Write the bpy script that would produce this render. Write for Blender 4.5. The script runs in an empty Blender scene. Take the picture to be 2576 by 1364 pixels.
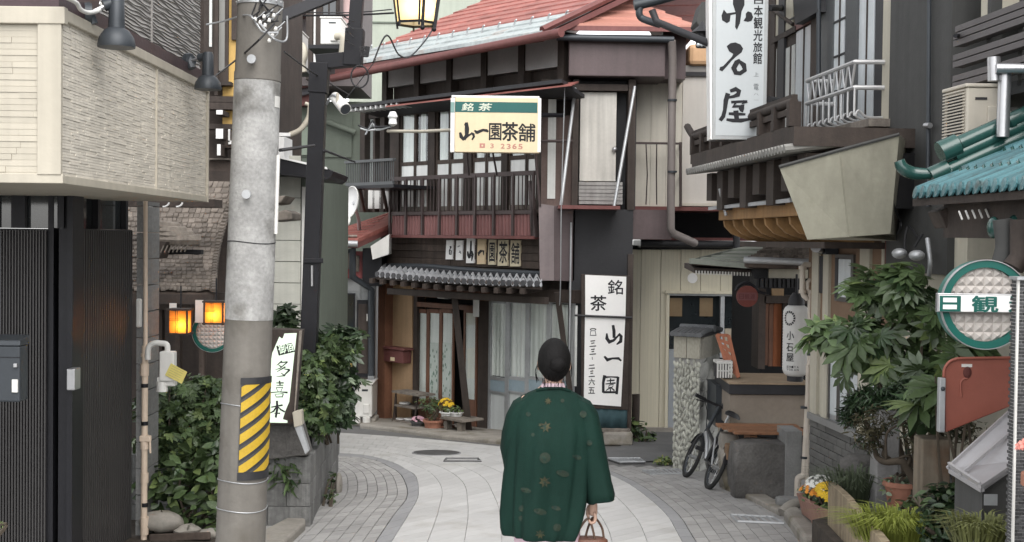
import bpy, math, random
from mathutils import Vector, Matrix
R = random.Random(7)
sc = bpy.context.scene
COL = sc.collection
rad = math.radians

# ------------------------------------------------------------------ camera, sky, sun
F = 3200.0; CX = 1288.0; CY = 682.0
PITCH = math.atan(77 / F); ROLL = 0.012
CAM = Vector((0, 0, 1.7))
FW = Vector((0, math.cos(PITCH), -math.sin(PITCH)))
_r0 = Vector((1, 0, 0)); _u0 = Vector((0, math.sin(PITCH), math.cos(PITCH)))
CR = _r0 * math.cos(ROLL) + _u0 * math.sin(ROLL)
CU = _u0 * math.cos(ROLL) - _r0 * math.sin(ROLL)
cam = bpy.data.cameras.new('camera'); camo = bpy.data.objects.new('camera', cam); COL.objects.link(camo)
mw = Matrix.Identity(4)
for i in range(3):
    mw[i][0] = CR[i]; mw[i][1] = CU[i]; mw[i][2] = -FW[i]; mw[i][3] = CAM[i]
camo.matrix_world = mw
cam.sensor_width = 36; cam.lens = 36 * F / 2576; cam.clip_end = 500; cam.clip_start = .05
sc.camera = camo
w = bpy.data.worlds.new('World'); sc.world = w; w.use_nodes = True
wn = w.node_tree.nodes; wl = w.node_tree.links
bg = wn['Background']; sky = wn.new('ShaderNodeTexSky'); sky.sky_type = 'NISHITA'; sky.sun_disc = False
SUN_EL, SUN_AZ = rad(48), rad(160)
sky.sun_elevation = SUN_EL; sky.sun_rotation = SUN_AZ; sky.air_density = 1.0; sky.dust_density = 1; sky.ozone_density = 1
hs = wn.new('ShaderNodeHueSaturation'); hs.inputs['Saturation'].default_value = .10
wl.new(sky.outputs[0], hs.inputs['Color']); wl.new(hs.outputs[0], bg.inputs[0]); bg.inputs[1].default_value = .15
sl = bpy.data.lights.new('sun', 'SUN'); sl.energy = 0.8; sl.angle = rad(50); sl.color = (1, .95, .89)
so = bpy.data.objects.new('sun', sl); COL.objects.link(so)
_sd = Vector((math.sin(SUN_AZ) * math.cos(SUN_EL), math.cos(SUN_AZ) * math.cos(SUN_EL), math.sin(SUN_EL)))
so.rotation_euler = _sd.to_track_quat('Z', 'Y').to_euler()
sc.view_settings.view_transform = 'Standard'; sc.view_settings.look = 'None'
sc.view_settings.gamma = 1; sc.view_settings.use_curve_mapping = False
sc.view_settings.exposure = 1.55
sc.cycles.use_denoising = True
sc.cycles.max_bounces = 7; sc.cycles.diffuse_bounces = 4; sc.cycles.glossy_bounces = 3
sc.cycles.transparent_max_bounces = 12; sc.cycles.transmission_bounces = 4
sc.cycles.sample_clamp_indirect = 6; sc.cycles.caustics_reflective = False; sc.cycles.caustics_refractive = False

# ------------------------------------------------------------------ picture measurements -> places
def ray(px, py):
    return FW + CR * ((px - CX) / F) - CU * ((py - CY) / F)
def at(px, py, Y):
    d = ray(px, py); return CAM + d * (Y / d.y)
GS = 0.0587
def gz(y): return -GS * y
def gnd(px, py, dz=0):
    d = ray(px, py); t = (-dz and 0) or 0
    t = (dz - CAM.z) / (d.z + GS * d.y)
    return CAM + d * t
def crop(x0, y0, s):
    return lambda x, y: ((x0 + x / s) / 1.2228, (y0 + y / s) / 1.2228)
class Wall:
    def __init__(s, a, b):
        a = Vector((a[0], a[1], 0)); b = Vector((b[0], b[1], 0))
        s.o = a; s.u = (b - a).normalized(); s.len = (b - a).length
        n = Vector((s.u.y, -s.u.x, 0))
        if n.dot(Vector((0, 0, 0)) - a) < 0: n = -n
        s.n = n
    def f(s, u, n, z): return s.o + s.u * u + s.n * n + Vector((0, 0, z))
    def hit(s, px, py, off=0):
        d = ray(px, py); o = s.o + s.n * off
        t = (o - CAM).dot(s.n) / d.dot(s.n); p = CAM + d * t
        return ((p - s.o).dot(s.u), p.z)
    def pt(s, px, py, off=0):
        u, z = s.hit(px, py, off); return s.f(u, off, z)
    def rect(s, r, off=0):
        x0, y0, x1, y1 = r; mx, my = (x0 + x1) / 2, (y0 + y1) / 2
        return (s.hit(x0, my, off)[0], s.hit(x1, my, off)[0], s.hit(mx, y1, off)[1], s.hit(mx, y0, off)[1])
def Front(Y): return Wall((0, Y), (1, Y))
def PxWall(x0, Y0, x1, Y1):
    return Wall(at(x0, 605, Y0)[:2], at(x1, 605, Y1)[:2])
def W0(x, y, z): return Vector((x, y, z))

# ------------------------------------------------------------------ materials
MATS = {}
def mat(name, col, rough=.75, metal=0, var=.12, vs=3., bump=.15, bs=60., streak=0, rnd=0, island=0, spec=.4, stain=None, trans=0, emit=None, sheen=0, coat=0, bdist=.01):
    if name in MATS: return MATS[name]
    m = bpy.data.materials.new(name); m.use_nodes = True; MATS[name] = m
    nt = m.node_tree; N = nt.nodes; L = nt.links; b = N['Principled BSDF']
    tc = N.new('ShaderNodeTexCoord')
    def noise(scale, detail=5, vec=None):
        n = N.new('ShaderNodeTexNoise'); n.inputs['Scale'].default_value = scale; n.inputs['Detail'].default_value = detail
        L.new(vec or tc.outputs['Object'], n.inputs['Vector']); return n
    def mr(src, a, c, f0=.25, f1=.75):
        n = N.new('ShaderNodeMapRange'); n.inputs[1].default_value = f0; n.inputs[2].default_value = f1
        n.inputs[3].default_value = a; n.inputs[4].default_value = c; L.new(src, n.inputs[0]); return n.outputs[0]
    def mul(a, c):
        n = N.new('ShaderNodeMath'); n.operation = 'MULTIPLY'; L.new(a, n.inputs[0]); L.new(c, n.inputs[1]); return n.outputs[0]
    v = mr(noise(vs).outputs[0], 1 - var, 1 + var)
    v = mul(v, mr(noise(vs * 9, 3).outputs[0], 1 - var * .5, 1 + var * .5))
    if streak:
        mp = N.new('ShaderNodeMapping'); mp.inputs['Scale'].default_value = (14, 14, .7); L.new(tc.outputs['Object'], mp.inputs[0])
        v = mul(v, mr(noise(1.0, 6, mp.outputs[0]).outputs[0], 1 - streak, 1 + streak * .5))
    if rnd:
        oi = N.new('ShaderNodeObjectInfo'); v = mul(v, mr(oi.outputs['Random'], 1 - rnd, 1 + rnd, 0, 1))
    if island:
        g = N.new('ShaderNodeNewGeometry'); v = mul(v, mr(g.outputs['Random Per Island'], 1 - island, 1 + island, 0, 1))
    rgb = N.new('ShaderNodeRGB'); rgb.outputs[0].default_value = (*col, 1); c = rgb.outputs[0]
    if stain:
        scol, thr, ssc = stain
        mx = N.new('ShaderNodeMix'); mx.data_type = 'RGBA'
        L.new(mr(noise(ssc, 8).outputs[0], 0, 1, thr, thr + .14), mx.inputs[0]); L.new(c, mx.inputs[6]); mx.inputs[7].default_value = (*scol, 1); c = mx.outputs[2]
    sc_ = N.new('ShaderNodeVectorMath'); sc_.operation = 'SCALE'; L.new(c, sc_.inputs[0]); L.new(v, sc_.inputs['Scale'])
    L.new(sc_.outputs[0], b.inputs['Base Color'])
    b.inputs['Roughness'].default_value = rough; b.inputs['Metallic'].default_value = metal
    b.inputs['Specular IOR Level'].default_value = spec
    if sheen: b.inputs['Sheen Weight'].default_value = sheen
    if coat: b.inputs['Coat Weight'].default_value = coat; b.inputs['Coat Roughness'].default_value = .15
    if bump:
        bn = N.new('ShaderNodeBump'); bn.inputs['Strength'].default_value = bump; bn.inputs['Distance'].default_value = bdist
        L.new(noise(bs, 4).outputs[0], bn.inputs['Height']); L.new(bn.outputs[0], b.inputs['Normal'])
    if trans:
        t = N.new('ShaderNodeBsdfTranslucent'); L.new(sc_.outputs[0], t.inputs[0])
        ms = N.new('ShaderNodeMixShader'); ms.inputs[0].default_value = trans
        L.new(b.outputs[0], ms.inputs[1]); L.new(t.outputs[0], ms.inputs[2]); L.new(ms.outputs[0], N['Material Output'].inputs[0])
    if emit:
        b.inputs['Emission Color'].default_value = (*emit[0], 1); b.inputs['Emission Strength'].default_value = emit[1]
    return m
def glassmat(name, tint=(.97, .985, .98), refl=.05, rough=.02):
    m = bpy.data.materials.new(name); m.use_nodes = True; MATS[name] = m; N = m.node_tree.nodes; L = m.node_tree.links
    N.remove(N['Principled BSDF'])
    t = N.new('ShaderNodeBsdfTransparent'); t.inputs[0].default_value = (*tint, 1)
    g = N.new('ShaderNodeBsdfGlossy'); g.inputs['Roughness'].default_value = rough; g.inputs[0].default_value = (.95, .97, 1, 1)
    lw = N.new('ShaderNodeLayerWeight'); lw.inputs[0].default_value = .08
    ad = N.new('ShaderNodeMath'); ad.operation = 'ADD'; ad.use_clamp = True; ad.inputs[1].default_value = refl; L.new(lw.outputs['Fresnel'], ad.inputs[0])
    mx = N.new('ShaderNodeMixShader'); L.new(ad.outputs[0], mx.inputs[0]); L.new(t.outputs[0], mx.inputs[1]); L.new(g.outputs[0], mx.inputs[2])
    L.new(mx.outputs[0], N['Material Output'].inputs[0]); return m

# ------------------------------------------------------------------ mesh building
ORG = {}
def org(p): return ORG.get(p.name, Vector((0, 0, 0))) if p else Vector((0, 0, 0))
class MB:
    def __init__(s): s.v = []; s.f = []; s.m = []; s.mi = 0
    def add(s, vs, fs):
        k = len(s.v); s.v += [Vector(v) for v in vs]; s.f += [tuple(i + k for i in f) for f in fs]; s.m += [s.mi] * len(fs); return s
    def box(s, fr, a, b):
        x0, y0, z0 = a; x1, y1, z1 = b
        P = [fr(x, y, z) for z in (z0, z1) for y in (y0, y1) for x in (x0, x1)]
        return s.add(P, [(0, 1, 3, 2), (4, 6, 7, 5), (0, 4, 5, 1), (2, 3, 7, 6), (0, 2, 6, 4), (1, 5, 7, 3)])
    def wbox(s, W, r, n0, n1):
        u0, u1, z0, z1 = W.rect(r, n1); return s.box(W.f, (u0, n0, z0), (u1, n1, z1))
    def hexa(s, P):
        return s.add(P, [(0, 1, 3, 2), (4, 6, 7, 5), (0, 4, 5, 1), (2, 3, 7, 6), (0, 2, 6, 4), (1, 5, 7, 3)])
    def prism(s, A, B):
        n = len(A); return s.add(list(A) + list(B), [tuple(range(n)), tuple(range(2 * n - 1, n - 1, -1))] + [(i, (i + 1) % n, n + (i + 1) % n, n + i) for i in range(n)])
    def wprism(s, W, pts, n0, n1):   # polygon given in picture measurements on a wall plane
        q = [W.hit(x, y, n1) for x, y in pts]
        return s.prism([W.f(u, n1, z) for u, z in q], [W.f(u, n0, z) for u, z in q])
    def quad(s, a, b, c, d): return s.add([a, b, c, d], [(0, 1, 2, 3)])
    def tube(s, pts, r, n=8, closed=False):
        pts = [Vector(p) for p in pts]; k = len(pts); rs = r if isinstance(r, (list, tuple)) else [r] * k
        rings = []; up = None
        for i, p in enumerate(pts):
            if closed: t = pts[(i + 1) % k] - pts[i - 1]
            else: t = pts[min(i + 1, k - 1)] - pts[max(i - 1, 0)]
            if t.length < 1e-9: t = Vector((0, 0, 1))
            t.normalize()
            if up is None:
                up = Vector((0, 0, 1)) if abs(t.z) < .9 else Vector((1, 0, 0))
            a = t.cross(up)
            if a.length < 1e-6: a = t.cross(Vector((1, .3, .2)))
            a.normalize(); b_ = a.cross(t).normalized(); up = b_
            rings.append([p + (a * math.cos(2 * math.pi * j / n) + b_ * math.sin(2 * math.pi * j / n)) * rs[i] for j in range(n)])
        vs = [v for g in rings for v in g]; fs = []
        for i in range(k if closed else k - 1):
            i2 = (i + 1) % k
            for j in range(n): fs.append((i * n + j, i * n + (j + 1) % n, i2 * n + (j + 1) % n, i2 * n + j))
        if not closed: fs += [tuple(range(n - 1, -1, -1)), tuple(range((k - 1) * n, k * n))]
        return s.add(vs, fs)
    def lathe(s, o, prof, n=24, fr=None, a0=0, a1=2 * math.pi, cap=True):
        o = Vector(o); full = abs(a1 - a0 - 2 * math.pi) < 1e-6; m_ = n if full else n + 1
        vs = []
        for r, z in prof:
            for j in range(m_):
                a = a0 + (a1 - a0) * j / n; p = Vector((r * math.cos(a), r * math.sin(a), z))
                vs.append(o + (fr @ p if fr else p))
        fs = []
        for i in range(len(prof) - 1):
            for j in range(n):
                j2 = (j + 1) % m_; fs.append((i * m_ + j, i * m_ + j2, (i + 1) * m_ + j2, (i + 1) * m_ + j))
        if cap and full:
            if prof[0][0] > 1e-5: fs.append(tuple(range(m_ - 1, -1, -1)))
            if prof[-1][0] > 1e-5: fs.append(tuple(range((len(prof) - 1) * m_, len(prof) * m_)))
        return s.add(vs, fs)
    def ball(s, o, r, n=12, sx=1, sy=1, sz=1, fr=None):
        prof = [(max(0, math.sin(math.pi * i / n)), -math.cos(math.pi * i / n)) for i in range(n + 1)]
        k = len(s.v); s.lathe((0, 0, 0), prof, n * 2)
        for i in range(k, len(s.v)):
            p = Vector((s.v[i].x * r * sx, s.v[i].y * r * sy, s.v[i].z * r * sz)); s.v[i] = Vector(o) + (fr @ p if fr else p)
        return s
    def mesh(s, name, mats, o=Vector((0, 0, 0)), smooth=0):
        me = bpy.data.meshes.new(name); me.from_pydata([tuple(v - o) for v in s.v], [], s.f)
        for m in (mats if isinstance(mats, (list, tuple)) else [mats]): me.materials.append(m)
        if len(me.materials) > 1: me.polygons.foreach_set('material_index', s.m)
        import bmesh
        b = bmesh.new(); b.from_mesh(me); bmesh.ops.recalc_face_normals(b, faces=b.faces); b.to_mesh(me); b.free()
        if smooth:
            me.shade_smooth(); me.set_sharp_from_angle(angle=rad(smooth))
        me.update(); return me
    def b(s, name, mats, parent=None, smooth=0, bev=0, stuff=False, label=None):
        me = s.mesh(name, mats, org(parent), smooth)
        return link(name, me, parent, bev, stuff, label)
def link(name, me, parent=None, bev=0, stuff=False, label=None, mtx=None):
    o = bpy.data.objects.new(name, me); COL.objects.link(o)
    if parent: o.parent = parent; ORG[o.name] = org(parent)
    if mtx is not None: o.matrix_local = mtx
    if bev:
        md = o.modifiers.new('bevel', 'BEVEL'); md.width = bev; md.segments = 2; md.limit_method = 'ANGLE'; md.harden_normals = False
    if stuff: o['kind'] = 'stuff'
    if label: o['label'] = label
    return o
def tag(o, label, cat, group=None):
    o['label'] = label; o['category'] = cat
    if group: o['group'] = group
    return o
def thing(name, label, cat, loc, group=None):
    o = bpy.data.objects.new(name, None); COL.objects.link(o); o.location = Vector(loc); o.empty_display_size = .1
    ORG[o.name] = Vector(loc); return tag(o, label, cat, group)
def setting(o): o['kind'] = 'structure'; return o
def dup(root, loc, rotz=0, label=None, scale=None):
    r = root.copy(); COL.objects.link(r); r.location = Vector(loc); r.rotation_euler = (0, 0, rotz)
    if scale: r.scale = (scale,) * 3
    if label: r['label'] = label
    for ch in list(root.children):
        c = ch.copy(); COL.objects.link(c); c.parent = r
        for g in list(ch.children):
            d = g.copy(); COL.objects.link(d); d.parent = c
    return r
def wb(parent, name, m, W, r, n0, n1, bev=0, label=None):
    return MB().wbox(W, r, n0, n1).b(name, m, parent, 0, bev, label=label)
def tb(parent, name, m, pts, r, n=8, label=None):
    return MB().tube(pts, r, n).b(name, m, parent, 50, label=label)
def curve(pts, k=6):
    pts = [Vector(p) for p in pts]; out = []
    for i in range(len(pts) - 1):
        p0, p1, p2, p3 = pts[max(i - 1, 0)], pts[i], pts[i + 1], pts[min(i + 2, len(pts) - 1)]
        for j in range(k):
            t = j / k
            out.append(.5 * ((2 * p1) + (p2 - p0) * t + (2 * p0 - 5 * p1 + 4 * p2 - p3) * t * t + (3 * p1 - p0 - 3 * p2 + p3) * t ** 3))
    return out + [pts[-1]]
UNIT = {}
def unitbox(m):
    if m.name not in UNIT:
        mb = MB().box(W0, (-.5, -.5, -.5), (.5, .5, .5)); UNIT[m.name] = mb.mesh('piece', m)
    return UNIT[m.name]
def piece(name, m, parent, c, ex, ey, ez, bev=0):   # a shared block scaled and turned: c centre, ex/ey/ez full edge vectors
    c = Vector(c) - org(parent); M4 = Matrix.Identity(4)
    for i in range(3): M4[i][0] = ex[i]; M4[i][1] = ey[i]; M4[i][2] = ez[i]; M4[i][3] = c[i]
    o = bpy.data.objects.new(name, unitbox(m)); COL.objects.link(o); o.parent = parent
    o.matrix_local = M4
    return o
def wpiece(name, m, parent, W, u0, u1, z0, z1, n0, n1):
    return piece(name, m, parent, W.f((u0 + u1) / 2, (n0 + n1) / 2, (z0 + z1) / 2), W.u * (u1 - u0), W.n * (n1 - n0), Vector((0, 0, z1 - z0)))

# ------------------------------------------------------------------ lettering
GL = {}
def glyph(ch, off=0.0):
    if (ch, off) in GL: return GL[ch, off]
    c = bpy.data.curves.new('t', 'FONT'); c.body = ch; c.offset = off; c.resolution_u = 3
    o = bpy.data.objects.new('t', c); COL.objects.link(o)
    dg = bpy.context.evaluated_depsgraph_get(); me = bpy.data.meshes.new_from_object(o.evaluated_get(dg))
    vs = [(v.co.x, v.co.y) for v in me.vertices]; fs = [tuple(p.vertices) for p in me.polygons]
    bpy.data.objects.remove(o); bpy.data.curves.remove(c); bpy.data.meshes.remove(me)
    xs = [v[0] for v in vs]; ys = [v[1] for v in vs]
    x0, x1, y0, y1 = min(xs), max(xs), min(ys), max(ys)
    if ch in '一二三ー-・': y0 = (y0 + y1) / 2 - .45; y1 = y0 + .9
    GL[ch, off] = ([((x - x0) / max(1e-6, x1 - x0), (y - y0) / max(1e-6, y1 - y0)) for x, y in vs], fs); return GL[ch, off]
def write(mb, fr, ch, box, off=0.01, shear=0):    # fr(x,y)->point
    vs, fs = glyph(ch, 0.0); x0, y0, x1, y1 = box     # off thickens the strokes: copies a hair apart, each a little prouder
    for i, (dx, dy) in enumerate(((0, 0), (1, 0), (-1, 0), (0, 1), (0, -1), (.7, .7), (-.7, -.7), (.7, -.7), (-.7, .7))):
        if i and off < .004: break
        P = [fr(x0 + (x1 - x0) * (a + shear * (b - .5) + dx * off), y0 + (y1 - y0) * (b + dy * off)) for a, b in vs]
        mb.add([p + (CAM - p).normalized() * (.00015 * i) for p in P], fs)
    return mb
def wwrite(mb, W, ch, r, n, off=0.01, shear=0):   # r: picture rectangle on the wall
    u0, u1, z0, z1 = W.rect(r, n)
    return write(mb, lambda x, y: W.f(x, n, y), ch, (u0, z0, u1, z1), off, shear)
SEQ = [0]
def stroke(mb, fr, pts, ws):     # a brush stroke: points (x,y) with widths
    P = [Vector((p[0], p[1], 0)) for p in pts]; n = len(P); vs = []
    for i in range(n):
        t = (P[min(i + 1, n - 1)] - P[max(i - 1, 0)]).normalized(); q = Vector((-t.y, t.x, 0)) * ws[i] / 2
        vs += [P[i] + q, P[i] - q]
    SEQ[0] += 1; e = (SEQ[0] % 40) * .00006
    return mb.add([fr(v.x, v.y, e) for v in vs], [(2 * i, 2 * i + 1, 2 * i + 3, 2 * i + 2) for i in range(n - 1)])
# ------------------------------------------------------------------ materials list
M_ground = mat('ground_concrete', (.16, .155, .15), .9, var=.2, vs=1.2, stain=((.1, .1, .09), .55, 1.5))
M_asph = mat('asphalt', (.12, .12, .12), .9, var=.2, vs=2, bump=.3, bs=120)
M_slab = mat('granite_slab', (.49, .485, .475), .6, var=.07, vs=1.6, rnd=.07, bump=.08, bs=150, stain=((.42, .41, .39), .56, 2.2))
M_joint2 = mat('slab_joint', (.35, .345, .335), .9, var=.3, vs=12)
M_border = mat('border_stone', (.28, .28, .285), .7, var=.08, vs=2, rnd=.05)
M_pav = mat('paver', (.31, .303, .295), .8, var=.1, vs=2, rnd=.12, island=.12)
M_joint = mat('joint_sand', (.13, .128, .125), .9)
M_curb = mat('curb_stone', (.27, .25, .22), .85, var=.2, vs=4, stain=((.16, .14, .1), .55, 3))
M_iron = mat('cast_iron', (.13, .13, .13), .6, .6, var=.2)
M_siding = mat('siding_cream_dimmed', (.43, .395, .325), .55, var=.06, vs=2, island=.06, bump=.05, streak=.13)  # cream dimmed in colour to offset the strong light on the front face
M_siding2 = mat('siding_cream_blocks', (.63, .585, .505), .55, var=.06, vs=2, island=.10, bump=.05, streak=.14)  # the same cream, kept lighter for the less lit side face
M_grey = mat('siding_grey', (.27, .258, .245), .6, var=.06, vs=2, bump=.1)
M_flash = mat('flashing_maroon', (.06, .038, .042), .4, .3, var=.2)
M_black = mat('black_metal', (.013, .013, .016), .45, .3, var=.2, bump=.05)
M_rib = mat('rib_metal', (.06, .057, .056), .45, .3, var=.15, bump=.05)
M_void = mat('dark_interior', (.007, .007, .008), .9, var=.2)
M_lamp = mat('lamp_grey', (.042, .048, .055), .45, .2, var=.08, bump=.04)
M_steel = mat('steel', (.45, .45, .46), .35, .8, var=.1, bump=.05)
M_galv = mat('galvanised', (.42, .43, .44), .5, .6, var=.15, bump=.08)
M_pvc = mat('pvc_beige', (.58, .47, .37), .5, var=.08, stain=((.36, .27, .2), .62, 5))
M_white = mat('white_plastic', (.66, .65, .62), .45, var=.06, bump=.03, streak=.08)
M_block = mat('block_grey', (.2, .2, .195), .9, var=.2, vs=6, rnd=.1, bump=.4)
M_shing = mat('shingle', (.135, .115, .098), .9, var=.3, vs=3, rnd=.3, bump=.5, bs=30, island=.25)
M_wood = mat('old_wood', (.072, .054, .044), .8, var=.35, vs=4, streak=.4, rnd=.2, bump=.3)
M_dwood = mat('dark_wood', (.049, .037, .031), .75, var=.3, vs=4, streak=.3, rnd=.15, bump=.2)
M_grwood = mat('weathered_wood', (.2, .175, .15), .9, var=.35, vs=4, streak=.45, bump=.4)
M_yel = mat('yellow_plaster', (.55, .36, .12), .8, var=.1)
M_paintw = mat('white_paint', (.72, .72, .71), .6, var=.05)
M_glass = glassmat('window_glass')
M_dglass = mat('dark_glass', (.02, .024, .026), .06, var=.1, bump=0, spec=.8)
M_pole = mat('pole_concrete', (.16, .149, .133), .85, var=.12, vs=3, streak=.16, bump=.2, stain=((.115, .105, .09), .52, 3.5))
M_polew = mat('pole_skim', (.34, .338, .33), .85, var=.32, vs=5, bump=.4, stain=((.185, .18, .168), .5, 4.5))
M_guard = mat('guard_black', (.025, .025, .028), .5, var=.2)
M_gyel = mat('guard_yellow', (.46, .30, .025), .55, var=.15, vs=8, stain=((.22, .17, .06), .62, 14))
M_ggrey = mat('guard_grey', (.05, .05, .05), .6, var=.3, vs=8)
M_cable = mat('cable', (.02, .02, .022), .6, var=.1, bump=0)
M_paper = mat('lantern_paper', (.88, .56, .22), .9, var=.04, trans=.85, bump=0)
M_bulb = mat('bulb', (1, .8, .5), .5, var=0, bump=0, emit=((1, .68, .28), 60))
M_lit = mat('lit_acrylic', (.6, .7, .58), .4, var=0, bump=0, emit=((.80, 1, .76), .18))
M_ink = mat('ink', (.015, .015, .018), .7, var=.1, bump=0)
M_stone = mat('rock', (.1, .095, .09), .9, var=.4, vs=5, bump=.8, bs=14, bdist=.03)
M_planter = mat('planter_block', (.17, .17, .165), .9, var=.25, vs=5, rnd=.12, streak=.3, bump=.6, bs=40)
M_soil = mat('soil', (.045, .036, .028), 1, var=.4, vs=8, bump=.8, bs=25)
M_leafd = mat('leaf_dark', (.036, .064, .028), .36, var=.3, vs=8, rnd=.35, island=.4, trans=.22, bump=0, spec=.5)
M_leafm = mat('leaf_mid', (.08, .122, .05), .38, var=.25, vs=8, rnd=.3, island=.35, trans=.28, bump=0, spec=.5)
M_leafl = mat('leaf_light', (.165, .22, .08), .42, var=.2, vs=8, rnd=.25, island=.3, trans=.3, bump=0)
M_leafp = mat('leaf_pale', (.2, .25, .17), .5, var=.2, vs=8, rnd=.2, island=.25, trans=.25, bump=0)
M_stem = mat('stem', (.07, .055, .04), .9, var=.3)
M_tagy = mat('tag_yellow', (.62, .53, .16), .7, var=.08)
M_tiletan = mat('sign_quilt', (.47, .435, .405), .6, var=.03, bump=.03)
M_signgr = mat('sign_green', (.008, .105, .085), .4, var=.05, bump=.02)

# ------------------------------------------------------------------ ground, road, pavements
def sheet(name, pts, m, dz):
    mb = MB(); mb.add([Vector((x, y, gz(y) + dz)) for x, y in pts], [tuple(range(len(pts)))])
    return setting(mb.b(name, m))
sheet('ground', [(-60, -8), (60, -8), (60, 90), (-60, 90)], M_ground, -.03)
LE = [(985, 1364), (1025, 1300), (1052, 1248), (1047, 1201), (1022, 1182), (986, 1163), (922, 1146), (859, 1141), (790, 1139)]
RE = [(1717, 1364), (1679, 1298), (1627, 1250), (1575, 1214), (1510, 1185), (1420, 1150), (1290, 1128), (1060, 1104), (850, 1089)]
LI = [(946, 1364), (990, 1298), (1026, 1247), (1011, 1197), (985, 1178), (943, 1158), (890, 1149), (835, 1147), (780, 1145)]
def gl(pts): return [gnd(*p) for p in pts]
LEw, REw = gl(LE), gl(RE)
# road edges carried on towards the camera
LEw = [LEw[0] + (LEw[0] - LEw[1]) * 6] + LEw; REw = [REw[0] + (REw[0] - REw[1]) * 4] + REw
LEc, REc = curve(LEw, 10), curve(REw, 10)
road = MB()
def gp(p, dz=0): return Vector((p.x, p.y, gz(p.y) + dz))
for i in range(len(LEc) - 1):
    road.quad(gp(LEc[i], -.008), gp(REc[i], -.008), gp(REc[i + 1], -.008), gp(LEc[i + 1], -.008))
road = setting(road.b('road', M_joint2))
def lerp(a, b, t): return a + (b - a) * t
def along(c, s):   # point at arc length s
    for i in range(len(c) - 1):
        l = (c[i + 1] - c[i]).length
        if s <= l: return lerp(c[i], c[i + 1], s / l)
        s -= l
    return c[-1]
def clen(c): return sum((c[i + 1] - c[i]).length for i in range(len(c) - 1))
def resample(c, n):
    L = clen(c); return [along(c, L * i / n) for i in range(n + 1)]
NR, NC = 64, 8
LL, RR = resample(LEc, NR), resample(REc, NR)
cnt = 0; rest = MB()
def slabmesh(P, h=.004, g=.0035):
    c = sum(P, Vector()) / 4; Q = []
    for p in P:
        d = (c - p); Q.append(p + d.normalized() * g)
    return [gp(q, h) for q in Q], [gp(q, -.008) for q in Q]
for i in range(NR):
    for j in range(NC):
        o = .5 if j % 2 else 0
        def g(jj, ii):
            ii = max(0, min(NR, ii)); k = int(ii); t = ii - k
            a = lerp(LL[k], LL[min(k + 1, NR)], t); b_ = lerp(RR[k], RR[min(k + 1, NR)], t); return lerp(a, b_, jj / NC)
        P = [g(j, i + o), g(j + 1, i + o), g(j + 1, i + 1 + o), g(j, i + 1 + o)]
        if min(p.y for p in P) < 3: continue
        A, B = slabmesh(P)
        if min(p.y for p in P) > 9 and cnt < 300:
            mb = MB().prism(A, B); mb.b('paving_slab', M_slab, road); cnt += 1
        else: rest.prism(A, B)
rest.b('paving_slabs', M_slab, road, stuff=True)
# border band along the left walkway
LIw = gl(LI); LIw = [LIw[0] + (LIw[0] - LIw[1]) * 6] + LIw; LIc = curve(LIw, 10)
bandm = MB(); A_, B_ = resample(LEc, 40), resample(LIc, 40)
walk = MB()
setting(sheet('pavement', [(-9, 2), (1, 2), (1, 30), (-9, 30)], M_joint, -.016))
pv = bpy.data.objects['pavement']
for i in range(40):
    P = [A_[i], B_[i], B_[i + 1], A_[i + 1]]
    if P[0].y > 4:
        a, b_ = slabmesh(P, .004, .003); MB().prism(a, b_).b('border_stone', M_border, pv)
# concentric rows of small pavers on the left
cnt = 0; rest = MB()
def offc(c, d):
    o = []
    for i in range(len(c)):
        t = (c[min(i + 1, len(c) - 1)] - c[max(i - 1, 0)]).normalized(); o.append(c[i] + Vector((-t.y, t.x, 0)) * d)
    return o
tiles = []
for k in range(22):
    c0, c1 = offc(B_, .004 + k * .095), offc(B_, .004 + (k + 1) * .095)
    L = clen(c0); s = .1 * (k % 2)
    while s < L - .2:
        P = [along(c0, s), along(c0, s + .2), along(c1, (s + .2) * clen(c1) / L), along(c1, s * clen(c1) / L)]
        s += .2
        if P[0].y < 6 or P[0].y > 18: continue
        c = sum(P, Vector()) / 4
        if (P[1] - P[0]).length < .05: continue
        tiles.append((c.y if c.y > 9.3 else c.y + 100, P))
tiles.sort(key=lambda t: t[0])
for i, (_, P) in enumerate(tiles):
    a, b_ = slabmesh(P, .003 + R.random() * .003, .006)
    if i < 300: MB().prism(a, b_).b('paver', M_pav, pv)
    else: rest.prism(a, b_)
rest.b('pavers', M_pav, pv, stuff=True)
# right pavement
rp = setting(sheet('pavement', [(-1.5, 2), (8, 2), (8, 17.2), (-.2, 17.2)], M_joint, -.02))
RI = offc(resample(REc, 40), -.1)
rr = resample(REc, 40)
for i in range(40):
    if rr[i].y > 6 and rr[i].x > 0:
        a, b_ = slabmesh([rr[i], RI[i], RI[i + 1], rr[i + 1]], .004, .003); MB().prism(a, b_).b('border_stone', M_border, rp)
tiles = []; rest = MB()
for k in range(26):
    c0, c1 = offc(RI, -.004 - k * .1), offc(RI, -.004 - (k + 1) * .1)
    L = clen(c0); s = .1 * (k % 2)
    while s < L - .2:
        P = [along(c0, s), along(c0, s + .2), along(c1, (s + .2) * clen(c1) / L), along(c1, s * clen(c1) / L)]
        s += .2
        if P[0].y < 6 or P[0].y > 14.2 or P[0].x < .2: continue
        if (P[1] - P[0]).length < .05: continue
        c = sum(P, Vector()) / 4; tiles.append((c.y if c.y > 9.3 else c.y + 100, P))
tiles.sort(key=lambda t: t[0])
for i, (_, P) in enumerate(tiles):
    a, b_ = slabmesh(P, .003 + R.random() * .003, .005)
    if i < 300: MB().prism(a, b_).b('paver', M_pav, rp)
    else: rest.prism(a, b_)
rest.b('pavers', M_pav, rp, stuff=True)
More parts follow.
